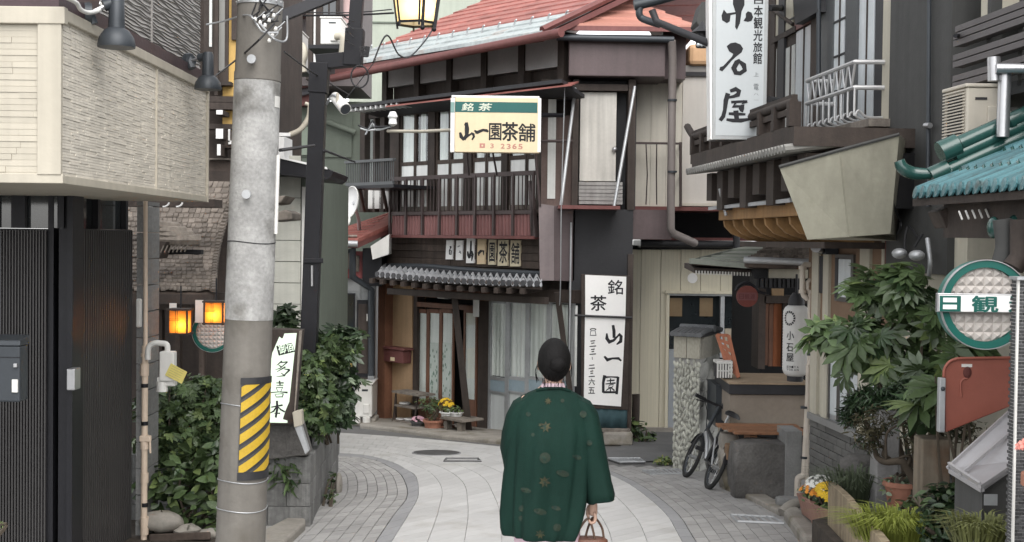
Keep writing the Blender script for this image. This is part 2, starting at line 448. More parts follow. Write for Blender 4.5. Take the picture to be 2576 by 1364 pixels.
side = setting(sheet('side_road', [tuple(gnd(*p)[:2]) for p in [(1500, 1150), (1590, 1108), (1600, 1080), (1900, 1050), (1900, 1130), (1700, 1155), (1620, 1160)]], M_asph, -.004))
# manhole covers and drain grates
def onroad(name, label, cat, pts, m, h):
    A = [gp(gnd(*p), h) for p in pts]; B = [gp(gnd(*p), -.01) for p in pts]
    o = MB().prism(A, B).b(name, m, bev=0); return tag(o, label, cat)
c = gnd(1098, 1141); mh = thing('manhole_cover', 'round dark manhole cover in the pale paving before the tea shop', 'manhole', gp(c, .01))
tilt = Matrix.Rotation(-math.atan(GS), 3, 'X')
MB().lathe(gp(c), [(.30, -.02), (.30, .012)], 28, tilt).b('rim', M_border, mh, 30)
MB().lathe(gp(c), [(.28, -.02), (.28, .016)], 28, tilt).b('lid', M_iron, mh, 30)
q = [(1122, 1157), (1203, 1157), (1209, 1163), (1118, 1163)]
pc = thing('access_cover', 'square paved access cover with dark metal edges in the road', 'cover', gp(gnd(1163, 1160)))
E_ = [gp(gnd(*p), .012) for p in q]
for i in range(4):
    MB().tube([E_[i], E_[(i + 1) % 4]], .016, 4).b('edge', M_iron, pc)
MB().prism([p - Vector((0, 0, .003)) for p in E_], [p - Vector((0, 0, .03)) for p in E_]).b('lid', M_slab, pc)
def grate(label, q, nb):
    c = sum((gnd(*p) for p in q), Vector()) / 4; t = thing('drain_grate', label, 'drain', gp(c), 'steel drain grates in the right pavement')
    P = [gp(gnd(*p), .008) for p in q]
    MB().prism([p - Vector((0, 0, .005)) for p in P], [p - Vector((0, 0, .03)) for p in P]).b('pit', M_iron, t)
    for i in range(4): MB().tube([P[i], P[(i + 1) % 4]], .012, 4).b('frame', M_galv, t)
    for i in range(1, nb):
        f = i / nb; MB().tube([lerp(P[0], P[1], f), lerp(P[3], P[2], f)], .011, 4).b('bar', M_galv, t)
grate('steel drain grate in the pavement near the flower boxes', [(1838, 1298), (1946, 1304), (1972, 1320), (1856, 1315)], 6)
grate('long drain grate beside the foot of the stone gatepost', [(1616, 1186), (1730, 1182), (1742, 1192), (1640, 1196)], 10)
grate('farthest drain grate, between the road and the asphalt lane', [(1530, 1155), (1610, 1155), (1622, 1164), (1560, 1165)], 9)

# ------------------------------------------------------------------ near left building
YN, YFAR = 6.0, 8.9
LP = PxWall(150, YN, 517, YFAR)
pz0, pz1 = at(143, 462, YN).z, at(150, 33, YN).z
uL = LP.len
LFp = Wall((LP.o.x - 2, LP.o.y), (LP.o.x, LP.o.y))    # front face, u=2 at the corner
nb = thing('shop_building', 'near left shop with cream textured upper panel over black ribbed doors', 'building', (LP.o.x - 1, LP.o.y + 1.5, gz(YN)))
core = MB()
core.prism([LP.f(0, -.004, pz0 + .012), LP.f(uL, -.004, pz0 + .012), Vector((LP.o.x - 2, LP.f(uL, 0, 0).y, pz0 + .012)), Vector((LP.o.x - 2, YN + .004, pz0 + .012))],
           [LP.f(0, -.004, pz1), LP.f(uL, -.004, pz1), Vector((LP.o.x - 2, LP.f(uL, 0, 0).y, pz1)), Vector((LP.o.x - 2, YN + .004, pz1))])
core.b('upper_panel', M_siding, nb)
mb = MB(); nrow = 26; hh = (pz1 - pz0 - .05) / nrow
for i in range(nrow):
    z = pz0 + .05 + i * hh; u = 0.35
    while u < 1.905:
        l = R.uniform(.15, .75); u2 = min(u + l, 1.905); n = R.choice([.001, .0025, .004, .0055])
        mb.box(LFp.f, (u, -.004, z + .002), (u2 - .001, n, z + hh)); u = u2
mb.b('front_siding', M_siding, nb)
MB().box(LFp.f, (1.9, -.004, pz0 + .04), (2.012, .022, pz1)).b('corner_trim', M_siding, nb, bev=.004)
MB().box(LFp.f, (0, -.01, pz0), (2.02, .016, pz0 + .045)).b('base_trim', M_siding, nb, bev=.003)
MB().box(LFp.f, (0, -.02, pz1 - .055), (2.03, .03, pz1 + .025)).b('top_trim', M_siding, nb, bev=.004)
mb = MB(); nrow = 52; hh = (pz1 - pz0 - .06) / nrow
for i in range(nrow):
    z = pz0 + .04 + i * hh; u = .03 - R.random() * .1
    k = R.random()
    while u < uL - .015:
        l = R.uniform(.07, .16); u2 = min(u + l, uL - .015); n = R.choice([.0008, .0018, .003, .0042])
        a = max(u, .03)
        if u2 > a + .01: mb.box(LP.f, (a, -.004, z + .0015), (u2 - .001, n, z + hh))
        u = u2
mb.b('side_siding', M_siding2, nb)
MB().box(LP.f, (-.01, -.01, pz0), (uL, .014, pz0 + .04)).b('base_trim', M_siding, nb, bev=.003)
MB().box(LP.f, (-.03, -.02, pz1 - .035), (uL, .022, pz1 + .02)).b('top_trim', M_siding, nb, bev=.004)
us = LP.hit(391, 320)[0]
MB().box(LP.f, (us - .004, -.002, pz0 + .03), (us + .004, .0125, pz1 - .03)).b('joint_strip', M_siding, nb)
MB().box(LP.f, (uL - .012, -.02, pz0), (uL + .012, .018, pz1)).b('end_trim', M_siding, nb)
# flashing and the grey storey above
fl = MB(); fl.box(LP.f, (-.02, -.35, pz1 + .021), (uL, .0, pz1 + .10)); fl.b('flashing', M_flash, nb)
MB().box(LFp.f, (0, -.6, pz1 + .026), (1.99, -.02, pz1 + .3)).b('flashing', M_flash, nb)
mb = MB(); u0g = .42
mb.box(LP.f, (u0g, -2.2, pz1 + .1), (uL + .02, -.055, pz1 + 2.2)); mb.b('upper_wall', M_grey, nb)
mb = MB(); z = pz1 + .11
while z < pz1 + 1.2:      # wavy horizontal ridges pressed into the grey cladding
    ph = R.random() * 6
    P0, P1 = [], []
    for k in range(90):
        u = u0g + (uL + .02 - u0g) * k / 89; dz = .005 * math.sin(u * 9 + ph) + .003 * math.sin(u * 23 + ph * 2)
        P0.append(LP.f(u, -.055, z + dz)); P1.append(LP.f(u, -.047, z + dz + .004)); 
    P2 = [LP.f(u0g + (uL + .02 - u0g) * k / 89, -.055, z + .017) for k in range(90)]
    n = len(mb.v); mb.v += P0 + P1 + P2
    for k in range(89):
        mb.f += [(n + k, n + k + 1, n + 91 + k, n + 90 + k), (n + 90 + k, n + 91 + k, n + 181 + k, n + 180 + k)]; mb.m += [0, 0]
    z += .02
mb.b('wall_ridges', M_grey, nb)
us = LP.hit(380, 50, -.05)[0]
MB().box(LP.f, (us - .006, -.06, pz1 + .1), (us + .006, -.040, pz1 + 1.4)).b('joint_strip', M_grey, nb)
# lower storey
LF = Front(7.9); gb = gz(8) - .1
x0 = LF.hit(-260, 900)[0]; x1 = LF.hit(114, 900)[0]; zt = at(60, 575, 7.9).z; zc = pz0 + .012
MB().box(LF.f, (x0, -.6, gb), (x1, -.03, zt)).b('front_door', M_black, nb)
LS = PxWall(182, 7.9, 343, 9.3)
k = 0; x = LF.hit(-100, 900)[0]
while x < x1:
    wpiece('rib', M_rib, nb, LF, x, x + .009, gb, zt - .01, -.035, -.012); x += .0185
zs = LS.hit(262, 577)[1]
MB().box(LS.f, (.05, -.10, gb), (LS.len, -.03, zs)).b('side_door', M_black, nb)
for i in range(30):
    u = LS.len * (i + .5) / 30
    wpiece('rib', M_rib, nb, LS, u - .011, u + .006, gb, zs - .01, -.035, -.022)
MB().box(LF.f, (x1 + .02, -.9, gb), (LF.hit(182, 900)[0] - .15, -.35, zt + .5)).b('recess', M_void, nb)
MB().box(LF.f, (x1 + .0, -.25, gb), (LF.hit(128, 900)[0], -.04, zc)).b('door_post', M_black, nb)
MB().box(LF.f, (LF.hit(168, 900)[0], -.2, gb), (LF.hit(182, 900)[0], -.0, zc)).b('door_post', M_black, nb)
# transom glazing over the doors
tr = MB().box(LF.f, (x0, -.12, zt + .002), (LF.hit(165, 520)[0], -.10, zc)).b('transom', M_dglass, nb)
for a, b_ in ((20, 55), (150, 168), (-60, -20)):
    MB().box(LF.f, (LF.hit(a, 520)[0], -.09, zt + .002), (LF.hit(b_, 520)[0], -.05, zc)).b('mullion', M_black, tr)
MB().box(LF.f, (LF.hit(62, 520)[0], -.16, zt + .04), (LF.hit(140, 520)[0], -.125, zt + .13)).b('blind', M_grwood, tr)
tr = MB().box(LS.f, (0.02, -.12, zs + .002), (LS.len, -.10, zc)).b('transom', M_dglass, nb)
for u in (.02, .27, .7, LS.len - .05):
    MB().box(LS.f, (u, -.098, zs + .002), (u + .05, -.06, zc)).b('mullion', M_black, tr)
hd = MB().wbox(LS, (188, 926, 203, 980), 0, .05).b('door_handle', M_steel, nb, bev=.006)
PW = Front(9.36)
pu0, pu1 = PW.hit(343, 900)[0], PW.hit(371, 900)[0]
z = gz(9.4) - .05
while z < zc - .02:
    wpiece('block', M_block, nb, PW, pu0, pu1, z + .004, min(z + .19, zc), -.3, 0); z += .194
MB().box(LP.f, (.0, -1.2, pz0 + .002), (uL, -.01, pz0 + .0125)).b('soffit', M_siding, nb)
# things on the near building
ub = Front(9.34); t = thing('junction_box', 'slim pale meter box on the grey block pier', 'box', ub.pt(347, 790))
MB().wbox(ub, (342, 752, 353, 824), 0, .05).b('case', M_white, t, bev=.008)
MB().wbox(ub, (343.5, 775, 351.5, 800), .05, .056).b('cover', M_white, t, bev=.002)
t = thing('mailbox', 'dark grey mailbox with sloping lid at the left edge', 'mailbox', at(10, 930, 6.9))
bx = Front(6.75)
c = crop(0, 560, 2.4357)
MB().wbox(bx, (-60, 870, 50, 1012), -.12, 0).b('case', M_lamp, t, bev=.01)
mb = MB(); a0, a1, z0, z1 = bx.rect((-60, 845, 52, 870), 0)
mb.prism([bx.f(a0, .01, z0), bx.f(a1, .01, z0), bx.f(a1, .005, z0 + .03), bx.f(a0, .005, z0 + .03)], [bx.f(a0, -.13, z0), bx.f(a1, -.13, z0), bx.f(a1, -.13, z1), bx.f(a0, -.13, z1)]); mb.b('lid', M_lamp, t, bev=.006)
MB().wbox(bx, (-60, 898, 50, 900), 0, .003).b('seam', M_black, t)
MB().wbox(bx, (29, 955, 44, 988), 0, .012).b('name_plate', M_white, t, bev=.003)
MB().wbox(bx, (33, 915, 42, 925), 0, .02).b('lock', M_steel, t, bev=.003)
def spotlight(name, label, head, k, wallp):
    t = thing(name, label, 'lamp', wallp, 'dark grey spotlights over the cream panel')
    H = Vector(head)   # centre of the dome rim
    MB().lathe(H, [(.092 * k, 0), (.094 * k, .012 * k), (.086 * k, .05 * k), (.062 * k, .085 * k), (.042 * k, .098 * k)], 28).b('shade', M_lamp, t, 50)
    MB().lathe(H + Vector((0, 0, .012 * k)), [(.08 * k, 0), (.02 * k, .04 * k)], 20).b('reflector', M_white, t, 50)
    MB().lathe(H, [(.042 * k, .096 * k), (.04 * k, .14 * k), (.037 * k, .25 * k), (.03 * k, .26 * k)], 20).b('neck', M_lamp, t, 40)
    tp = H + Vector((0, 0, .235 * k)); wp = Vector(wallp)
    MB().tube([tp, lerp(tp, wp, .45) + Vector((0, 0, .004))], [.022 * k, .03 * k], 10).b('arm', M_lamp, t, 40)
    MB().tube([lerp(tp, wp, .42), wp], .012 * k, 8).b('joint', M_steel, t, 40)
    dr = (wp - tp); dr.z = 0; dr.normalize()
    MB().tube([wp - dr * .015, wp + dr * .02], .055 * k, 16).b('base_plate', M_lamp, t, 40)
    MB().tube([wp - dr * .02 + Vector((0, 0, -.05 * k)), wp + dr * .02 + Vector((0, 0, .05 * k))], .03 * k, 8).b('bracket', M_lamp, t, 40)
spotlight('spotlight', 'nearer and larger of the dark grey spotlights over the cream panel', at(293, 120, 6.45), 1.0, LP.pt(222, 36, -.0))
spotlight('spotlight', 'farther small spotlight at the end of the cream panel', at(523, 226, 8.35), .94, LP.pt(476, 155, 0))
t = thing('conduit', 'white conduit pipe curving above the cream panel', 'pipe', LP.pt(200, 15, .03))
tb(t, 'pipe', M_white, curve([LP.pt(x, y, .05) for x, y in ((150, -12), (190, 6), (203, 24), (222, 32), (245, 28), (256, 18), (258, 4))], 5), .011)
tb(t, 'clip', M_steel, [LP.pt(250, 10, .03), LP.pt(266, 14, .06)], .016)
# water pipe with valve box
pw = Front(9.2)
t = thing('water_pipe', 'beige water pipe running up beside the black doors', 'pipe', pw.pt(362, 1364, 0))
pp = pw.f
def PX(x, y, o=0): return pw.pt(x, y, o)
tb(t, 'pipe', M_pvc, [PX(366, 500), PX(366, 870)], .016, 12)
tb(t, 'pipe', M_pvc, [PX(365, 870, .0), PX(361, 1480, .0)], .023, 14)
for y0, y1, r in ((915, 945, .031), (1095, 1130, .03), (1190, 1215, .028), (1300, 1345, .03), (890, 898, .027)):
    tb(t, 'coupling', M_pvc, [PX(364, y0), PX(363.5, y1)], r, 14)
for y in (965, 1060, 1265):
    tb(t, 'clamp', M_black, [PX(364, y), PX(364, y + 10)], .026, 12)
MB().wbox(pw, (350, 1097, 378, 1112), -.01, .03).b('tap', M_pvc, t, bev=.006)
tb(t, 'lever', M_pvc, [PX(377, 1100, .02), PX(378, 1140, .02)], .008)
t = thing('valve_box', 'white valve unit on a bent pipe with a yellow tag', 'valve', PX(415, 985))
tb(t, 'pipe', M_white, curve([PX(372, 905, .03), PX(374, 875, .03), PX(388, 864, .03), PX(405, 864, .03), PX(420, 868, .03), PX(421, 890, .03)], 5), .021, 12)
MB().wbox(pw, (400, 885, 437, 960), 0, .09).b('body', M_white, t, bev=.01)
tb(t, 'cap', M_white, [PX(408, 960, .045), PX(408, 985, .045)], .04, 14)
MB().wbox(pw, (394, 950, 440, 972), .0, .07).b('flange', M_white, t, bev=.008)
MB().wprism(pw, [(430, 914), (471, 936), (457, 966), (415, 944)], .095, .098).b('tag', M_tagy, t)
mb = MB()
for k in range(6):
    a, b_ = pw.pt(433 + (-3 * k), 921 + 5 * k, .0985), pw.pt(463 - 3 * k, 936 + 5 * k, .0985)
    mb.tube([a, b_], .0008, 4)
mb.b('tag_print', M_grwood, t)
# ------------------------------------------------------------------ leaves and shrubs
def leaf_mesh(kind, m):
    mb = MB()
    if kind == 'oval':
        L_ = [(0, 0, 0), (.18, .22, .05), (.24, .5, .06), (.15, .8, .03), (0, 1, -.06), (-.15, .8, .03), (-.24, .5, .06), (-.18, .22, .05), (0, .5, -.02)]
        mb.add(L_, [(0, 1, 8), (1, 2, 8), (2, 3, 8), (3, 4, 8), (4, 5, 8), (5, 6, 8), (6, 7, 8), (7, 0, 8)])
    elif kind == 'narrow':
        mb.add([(0, 0, 0), (.09, .35, .03), (.07, .7, .0), (0, 1, -.1), (-.07, .7, .0), (-.09, .35, .03), (0, .5, -.015)], [(0, 1, 6), (1, 2, 6), (2, 3, 6), (3, 4, 6), (4, 5, 6), (5, 0, 6)])
    elif kind in ('maple', 'palm'):
        n, w_, dr = (5, .16, .12) if kind == 'maple' else (8, .125, .15)
        sp = 2.5 if kind == 'maple' else 3.6
        mb.add([(0, 0, 0)], [])
        for i in range(n):
            a = -sp / 2 + sp * i / (n - 1); l = 1 - .35 * abs(a) / (sp / 2)
            d = Vector((math.sin(a), math.cos(a), 0)); q = Vector((d.y, -d.x, 0))
            r = .36 if kind == 'palm' else .35
            mb.add([(0, 0, 0), d * r * l + q * w_ * .6, d * .65 * l + q * w_ + Vector((0, 0, -dr * .3)), d * l + Vector((0, 0, -dr)), d * .65 * l - q * w_ + Vector((0, 0, -dr * .3)), d * r * l - q * w_ * .6, d * .6 * l + Vector((0, 0, -dr * .3 - .03))],
                   [(0, 1, 6), (1, 2, 6), (2, 3, 6), (3, 4, 6), (4, 5, 6), (5, 0, 6)])
    me = bpy.data.meshes.new('leaf'); me.from_pydata([tuple(v) for v in mb.v], [], mb.f); me.materials.append(m); me.shade_smooth(); return me, mb
LM = {}
def leafm(kind, m):
    if (kind, m.name) not in LM: LM[kind, m.name] = leaf_mesh(kind, m)
    return LM[kind, m.name]
def rmat(up, rnd):
    n = (up + Vector((R.gauss(0, rnd), R.gauss(0, rnd), R.gauss(0, rnd)))).normalized()
    y = Vector((R.gauss(0, 1), R.gauss(0, 1), R.gauss(0, .5) - .45)); y = (y - n * y.dot(n)).normalized(); x = y.cross(n)
    return Matrix((x, y, n)).transposed()
def shrub(name, label, cat, base, blobs, n_leaf, n_rest, kind, size, mats, group=None, stems=6, out=.6, root=None, rnd=.55):
    t = root or thing(name, label, cat, base, group); base = Vector(base)
    for k in range(stems):
        c, r = R.choice(blobs)[:2]; c = Vector(c); e = c + Vector((R.uniform(-.6, .6) * r[0], R.uniform(-.6, .6) * r[1], R.uniform(-.2, .7) * r[2]))
        b0 = base + Vector((R.uniform(-.08, .08), R.uniform(-.08, .08), 0)); md = lerp(b0, e, .5) + Vector((R.uniform(-.08, .08), R.uniform(-.06, .06), .05))
        MB().tube(curve([b0, md, e], 4), [.012] * 4 + [.008] * 4 + [.004], 5).b('stem', M_stem, t)
    tot = sum(b[1][0] * b[1][2] for b in blobs); pl = []
    for i in range(n_leaf + n_rest):
        x = R.random() * tot
        for b in blobs:
            x -= b[1][0] * b[1][2]
            if x <= 0: break
        c, r = Vector(b[0]), b[1]
        d = Vector((R.gauss(0, 1), R.gauss(0, 1), R.gauss(0, 1))).normalized(); k = R.random() ** .33 if i % 3 else R.uniform(.8, 1.12)
        k *= .82 + .3 * math.sin(d.x * 7 + c.x * 3) * math.sin(d.z * 6 + d.y * 5)
        p = c + Vector((d.x * r[0], d.y * r[1], d.z * r[2])) * k
        pl.append((p, d, k))
    pl.sort(key=lambda q: (q[0] - CAM).length - .5 * q[2])
    mb = {m.name: MB() for m in mats}
    for i, (p, d, k) in enumerate(pl):
        m = mats[0] if R.random() < .6 else R.choice(mats)
        up = (Vector((0, -.25, 1)) + d * out).normalized(); M3 = rmat(up, rnd); s = size * R.uniform(.45, 1.3)
        if p.z < gz(p.y) + .01: continue
        if i < n_leaf:
            M4 = (M3 * s).to_4x4(); M4.translation = p - org(t)
            link('leaf', leafm(kind, m)[0], t, mtx=M4)
        else:
            q = leafm(kind, m)[1]; mb[m.name].add([p + M3 @ (v * s) for v in q.v], q.f)
    for m in mats:
        if mb[m.name].v:
            me = bpy.data.meshes.new('foliage'); me.from_pydata([tuple(v - org(t)) for v in mb[m.name].v], [], mb[m.name].f); me.materials.append(m); me.shade_smooth()
            link('foliage', me, t, stuff=True)
    return t

# ------------------------------------------------------------------ old shingled house
Yh = 10.6
sh = thing('old_house', 'old wooden inn with a low grey shingled roof behind the water pipe', 'house', (-3.2, 12.2, gz(12)))
e0, e1 = at(300, 729, Yh), at(537, 733, Yh); t0, t1 = at(285, 455, 12.3), at(597, 462, 12.3)
n_r, n_c = 24, 15
def rp_(u, v):   # roof point with a sag towards the eave
    a, b_ = lerp(e0, t0, v), lerp(e1, t1, v); p = lerp(a, b_, u); p.z -= .09 * math.sin(math.pi * v) ; p.x += (.07 * math.sin(math.pi * v) * -u); return p
under = MB()
for k in range(8):
    under.hexa([rp_(-.2, k / 8) - Vector((0, 0, .09)), rp_(1, k / 8) - Vector((0, 0, .09)), rp_(-.2, (k + 1) / 8) - Vector((0, 0, .09)), rp_(1, (k + 1) / 8) - Vector((0, 0, .09)),
                rp_(-.2, k / 8) - Vector((0, 0, .02)), rp_(1, k / 8) - Vector((0, 0, .02)), rp_(-.2, (k + 1) / 8) - Vector((0, 0, .02)), rp_(1, (k + 1) / 8) - Vector((0, 0, .02))])
roof = under.b('roof', M_wood, sh)
cnt = 0; rest = MB()
for i in range(n_r):
    v0, v1 = i / n_r, (i + 1.35) / n_r; u = -.15 + R.uniform(0, .05)
    while u < .985:
        du = R.uniform(.036, .066); u2 = min(u + du, .99); h = .012 + R.uniform(0, .014); s_ = R.uniform(-.006, .006)
        P = [rp_(u + .002, v0 + s_), rp_(u2 - .002, v0 + s_), rp_(u + .002, v1), rp_(u2 - .002, v1)]
        lo = [P[0] + Vector((0, 0, h - .004)), P[1] + Vector((0, 0, h + R.uniform(-.004, .006))), P[2], P[3]]
        pts = [p - Vector((0, 0, .014)) for p in lo] + [p for p in lo]
        mb = MB(); mb.hexa(pts)
        if cnt < 300: mb.b('shingle', M_shing, roof); cnt += 1
        else: rest.hexa(pts)
        u = u2
if rest.v: rest.b('shingles', M_shing, roof, stuff=True)
for i in range(34):   # stacked verge tiles up the right edge
    v = i / 34; a = rp_(.985, v); b_ = rp_(1.03, v)
    piece('verge_tile', M_shing, sh, (a + b_) / 2 + Vector((0, 0, .02)), b_ - a, Vector((0, .075, .03)), Vector((0, -.004, .03)))
MB().hexa([e0 + Vector((-.5, -.02, -.11)), e1 + Vector((0, -.02, -.11)), e0 + Vector((-.5, .1, -.11)), e1 + Vector((0, .1, -.11)), e0 + Vector((-.5, -.02, -.03)), e1 + Vector((0, -.02, -.03)), e0 + Vector((-.5, .1, -.03)), e1 + Vector((0, .1, -.03))]).b('eave_board', M_dwood, sh)
# weathered hood with a dark hopper on the roof
hw = Front(10.55); HB = crop(0, 560, 2.4357)
for k in range(4):
    a = HB(1060, 300 + 40 * k); b_ = HB(1330 + 55 * k, 345 + 30 * k); 
    MB().tube(curve([at(*a, 10.75), at((a[0] + b_[0]) / 2, (a[1] + b_[1]) / 2 + 2, 10.7), at(*b_, 10.8)], 4), .05, 7).b('hood_plank', M_grwood, sh, 50)
MB().wprism(hw, [HB(1060, 440), HB(1245, 450), HB(1190, 575), HB(1060, 560)], -.25, 0).b('hopper', M_dwood, sh)
for k in range(7):
    x = 1215 + 30 * k; tb(sh, 'vent_slat', M_grwood, [at(*HB(x + 12, 478 - 1 * k), 10.5), at(*HB(x - 12, 530 - 1 * k), 10.5)], .006, 5)
MB().wbox(Front(10.8), (400, 628, 505, 640), -.1, 0).b('vent', M_void, sh)
for k, x in enumerate((1120, 1225, 1325)):   # pale ends of ridge tiles
    c_ = HB(x, 150); MB().tube(curve([at(c_[0] + 14 * math.cos(a), c_[1] + 12 * math.sin(a), 10.9) for a in (.1, .5, .9, 1.3, 1.7)], 3), .008, 6).b('ridge_tile', M_paintw, sh, 50)
MB().wbox(Front(11.05), (300, 500, 540, 520), -.3, 0).b('ridge_board', M_dwood, sh)
# recess below the eave
bk = Front(12.0)
MB().wbox(bk, (250, 735, 640, 1300), -.1, 0).b('wall', M_dwood, sh)
MB().wbox(Front(12.5), (400, 430, 660, 760), -.1, 0).b('wall', M_dwood, sh)
for x in (395, 440, 500): wb(sh, 'post', M_wood, Front(11.6), (x, 735, x + 12, 1200), -.1, 0)
MB().wbox(Front(11.5), (380, 760, 480, 780), -.1, 0).b('lattice_beam', M_wood, sh)
# upper floor: timber frame, yellow plaster
uf = Front(12.6); DC = crop(600, 0, 2.4354)
MB().wbox(uf, (380, -300, 640, 480), -3, -.12).b('upper_wall', M_dwood, sh)
MB().wbox(uf, (572, -200, 600, 240), -.1, .02).b('yellow_panel', M_yel, sh)
MB().wbox(uf, (560, 218, 598, 330), -.1, .015).b('yellow_panel', M_yel, sh)
wn_ = MB().wbox(uf, (513, -200, 575, 205), -.1, .05).b('window', M_dwood, sh)
MB().wbox(uf, (527, -200, 535, 120), .05, .055).b('pane', M_glass, wn_)
MB().wbox(uf, (551, -200, 566, 180), .05, .055).b('pane', M_glass, wn_)
MB().wbox(uf, (527, -200, 534, 118), .0505, .0525).b('curtain', M_paintw, wn_)  # white sheet standing in for the bright reflection in this pane
MB().wbox(uf, (551, -200, 566, 178), .0505, .0525).b('curtain', M_grey, wn_)
for r in ((510, 205, 580, 214), (520, 242, 600, 257), (510, 258, 592, 275), (510, 312, 600, 325)): wb(sh, 'beam', M_dwood, uf, r, 0, .14)
wb(sh, 'beam', M_dwood, uf, (583, -200, 600, 100), 0, .06); wb(sh, 'beam', M_dwood, uf, (540, -200, 549, 240), .05, .09)
for y in (344, 350, 356): pass
for r in ((544, 277, 560, 288), (543, 337 - 13, 561, 351 - 2), (546, 363, 555, 391)):
    b_ = wb(sh, 'beam', M_dwood, uf, (r[0] - .5, r[1] - .5, r[2] + .5, r[3] + .5), .05, .34)
    MB().wbox(uf, r, .34, .345).b('beam_end', M_paintw, b_)
wb(sh, 'beam', M_dwood, uf, (560, 330, 600, 372), 0, .2); wb(sh, 'board', M_grwood, uf, (510, 398, 600, 402), 0, .1); wb(sh, 'board', M_wood, uf, (510, 404, 600, 452), 0, .05); wb(sh, 'board', M_grwood, uf, (510, 444, 600, 449), 0, .08)
for r in ((574, 325, 578, 358), (574, 354, 588, 363)): wb(sh, 'bracket', M_paintw, uf, r, .2, .22)
# two lit lanterns
def box_lantern(label, W, r, hs):
    u0, u1, z0, z1 = W.rect(r, 0); c_ = W.f((u0 + u1) / 2, -.09, z1 + .03)
    t = thing('lantern', label, 'lantern', c_, 'lit square paper lanterns under the shingled eave')
    d = u1 - u0
    for a, b_, n0, n1 in ((u0, u1, -.002, 0), (u0, u1, -d, -d + .002)): MB().box(W.f, (a, n0, z0), (b_, n1, z1)).b('paper', M_paper, t)
    for a in (u0, u1 - .002): MB().box(W.f, (a, -d + .002, z0), (a + .002, -.002, z1)).b('paper', M_paper, t)
    for a in (u0 - .008, u1 - .006):
        for n in (-d - .004, -.008): MB().box(W.f, (a, n, z0 - .02), (a + .014, n + .014, z1 + .015)).b('post', M_dwood, t)
    for z in (z0 - .016, z1): MB().box(W.f, (u0 - .016, -d - .012, z), (u1 + .016, .008, z + .014)).b('rail', M_dwood, t)
    for f in (.36, .46): MB().box(W.f, (lerp(u0, u1, f), .0005, z0), (lerp(u0, u1, f) + .004, .004, z1)).b('lattice', M_dwood, t)
    for f in (.55, .62): MB().box(W.f, (u0, .0006, lerp(z0, z1, f)), (lerp(u0, u1, .6), .0035, lerp(z0, z1, f) + .003)).b('lattice', M_dwood, t)
    MB().ball(W.f(lerp(u0, u1, hs[0]), -.026, lerp(z0, z1, hs[1])), .015, 8).b('bulb', M_bulb, t, 60)
    MB().tube([c_ - Vector((0, 0, .02)), c_ + Vector((0, 0, .16))], .006, 6).b('hanger', M_black, t)
box_lantern('nearer glowing paper lantern, lower one of the two under the eave', Front(9.7), (424, 782, 470, 838), (.68, .35))
box_lantern('glowing paper lantern beside the utility pole, above the round sign', Front(9.9), (514, 762, 560, 812), (.5, .38))
for i, (r, lb) in enumerate((((426, 763, 444, 782), 'pale paper slip above the lower lantern'), ((491, 755, 511, 812), 'long pale paper slip hanging between the two lanterns'))):
    o = MB().wbox(Front(10.2), r, -.003, .003).b('paper_slip', M_white); tag(o, lb, 'paper slip')
# quilted round sign (shared builder)
def round_sign(label, c, r, quilt, rim, fr=None):
    t = thing('round_sign', label, 'sign', c); c = Vector(c); X = Vector((1, 0, 0)); Z = Vector((0, 0, 1)); N_ = Vector((0, -1, 0))
    if fr: X = fr @ X; N_ = fr @ N_
    Rm = Matrix((X, Z, N_)).transposed()
    MB().lathe(c, [(r * .84, -.04), (r * .84, .035), (r, .035), (r, -.04)], 56, Rm).b('rim', rim, t, 40)
    MB().lathe(c, [(r * 1.0, .02), (r * 1.018, .02), (r * 1.018, .042), (r * 1.0, .042)], 56, Rm, cap=False).b('edge_trim', M_steel, t, 40)
    mb = MB(); s = r * .21; n = 5
    inside = lambda a, b_: math.hypot(a, b_) < r * .835
    for i in range(-n, n):
        for j in range(-n, n):
            q = [(i * s, j * s), ((i + 1) * s, j * s), ((i + 1) * s, (j + 1) * s), (i * s, (j + 1) * s)]
            q2 = []
            for a, b_ in q:
                l = math.hypot(a, b_); k = min(1, r * .838 / l) if l > 1e-6 else 1; q2.append((a * k, b_ * k))
            m0 = (sum(a for a, _ in q2) / 4, sum(b_ for _, b_ in q2) / 4)
            if math.hypot(*[sum(v) / 4 for v in zip(*q)]) > r * .98: continue
            P = [c + X * a + Z * b_ + N_ * .012 for a, b_ in q2] + [c + X * m0[0] + Z * m0[1] + N_ * (.012 + r * .07)]
            mb.add(P, [(0, 1, 4), (1, 2, 4), (2, 3, 4), (3, 0, 4)])
    mb.b('quilted_face', quilt, t)
    MB().lathe(c, [(r * .84, -.035), (r * .84, .011)], 40, Rm).b('back', M_white, t)
    return t, X, Z, N_
round_sign('quilted round sign with dark green rim half hidden by the pole', at(536, 835, 10.3), 50 / 3200 * 10.3, M_tiletan, M_signgr)

# ------------------------------------------------------------------ utility pole
Yp = 7.75
up = thing('utility_pole', 'patchy grey concrete utility pole with a striped guard plate', 'utility pole', at(604, 1364, Yp))
def polec(y): return at(605 + (655 - 605) * (1364 - y) / 1364, y, Yp)
def poler(y): return (62 - 6.5 * (1364 - y) / 1364) / 3200 * Yp
ys = [1480, 1364, 1100, 812, 810, 500, 202, 185, 150, 0, -300]
MB().tube([polec(y) for y in ys], [poler(y) for y in ys], 40).b('shaft', M_pole, up, 40)
MB().tube([polec(y) for y in (803, 500, 206)], [poler(y) + .0025 for y in (803, 500, 206)], 40).b('cement_skim', M_polew, up, 40)
MB().tube([polec(y) for y in (204, 184)], [poler(y) + .004 for y in (204, 184)], 40).b('collar', M_pole, up, 40)
MB().tube([polec(y) for y in (16, 2)], [poler(y) + .006 for y in (16, 2)], 40).b('band', M_galv, up, 40)
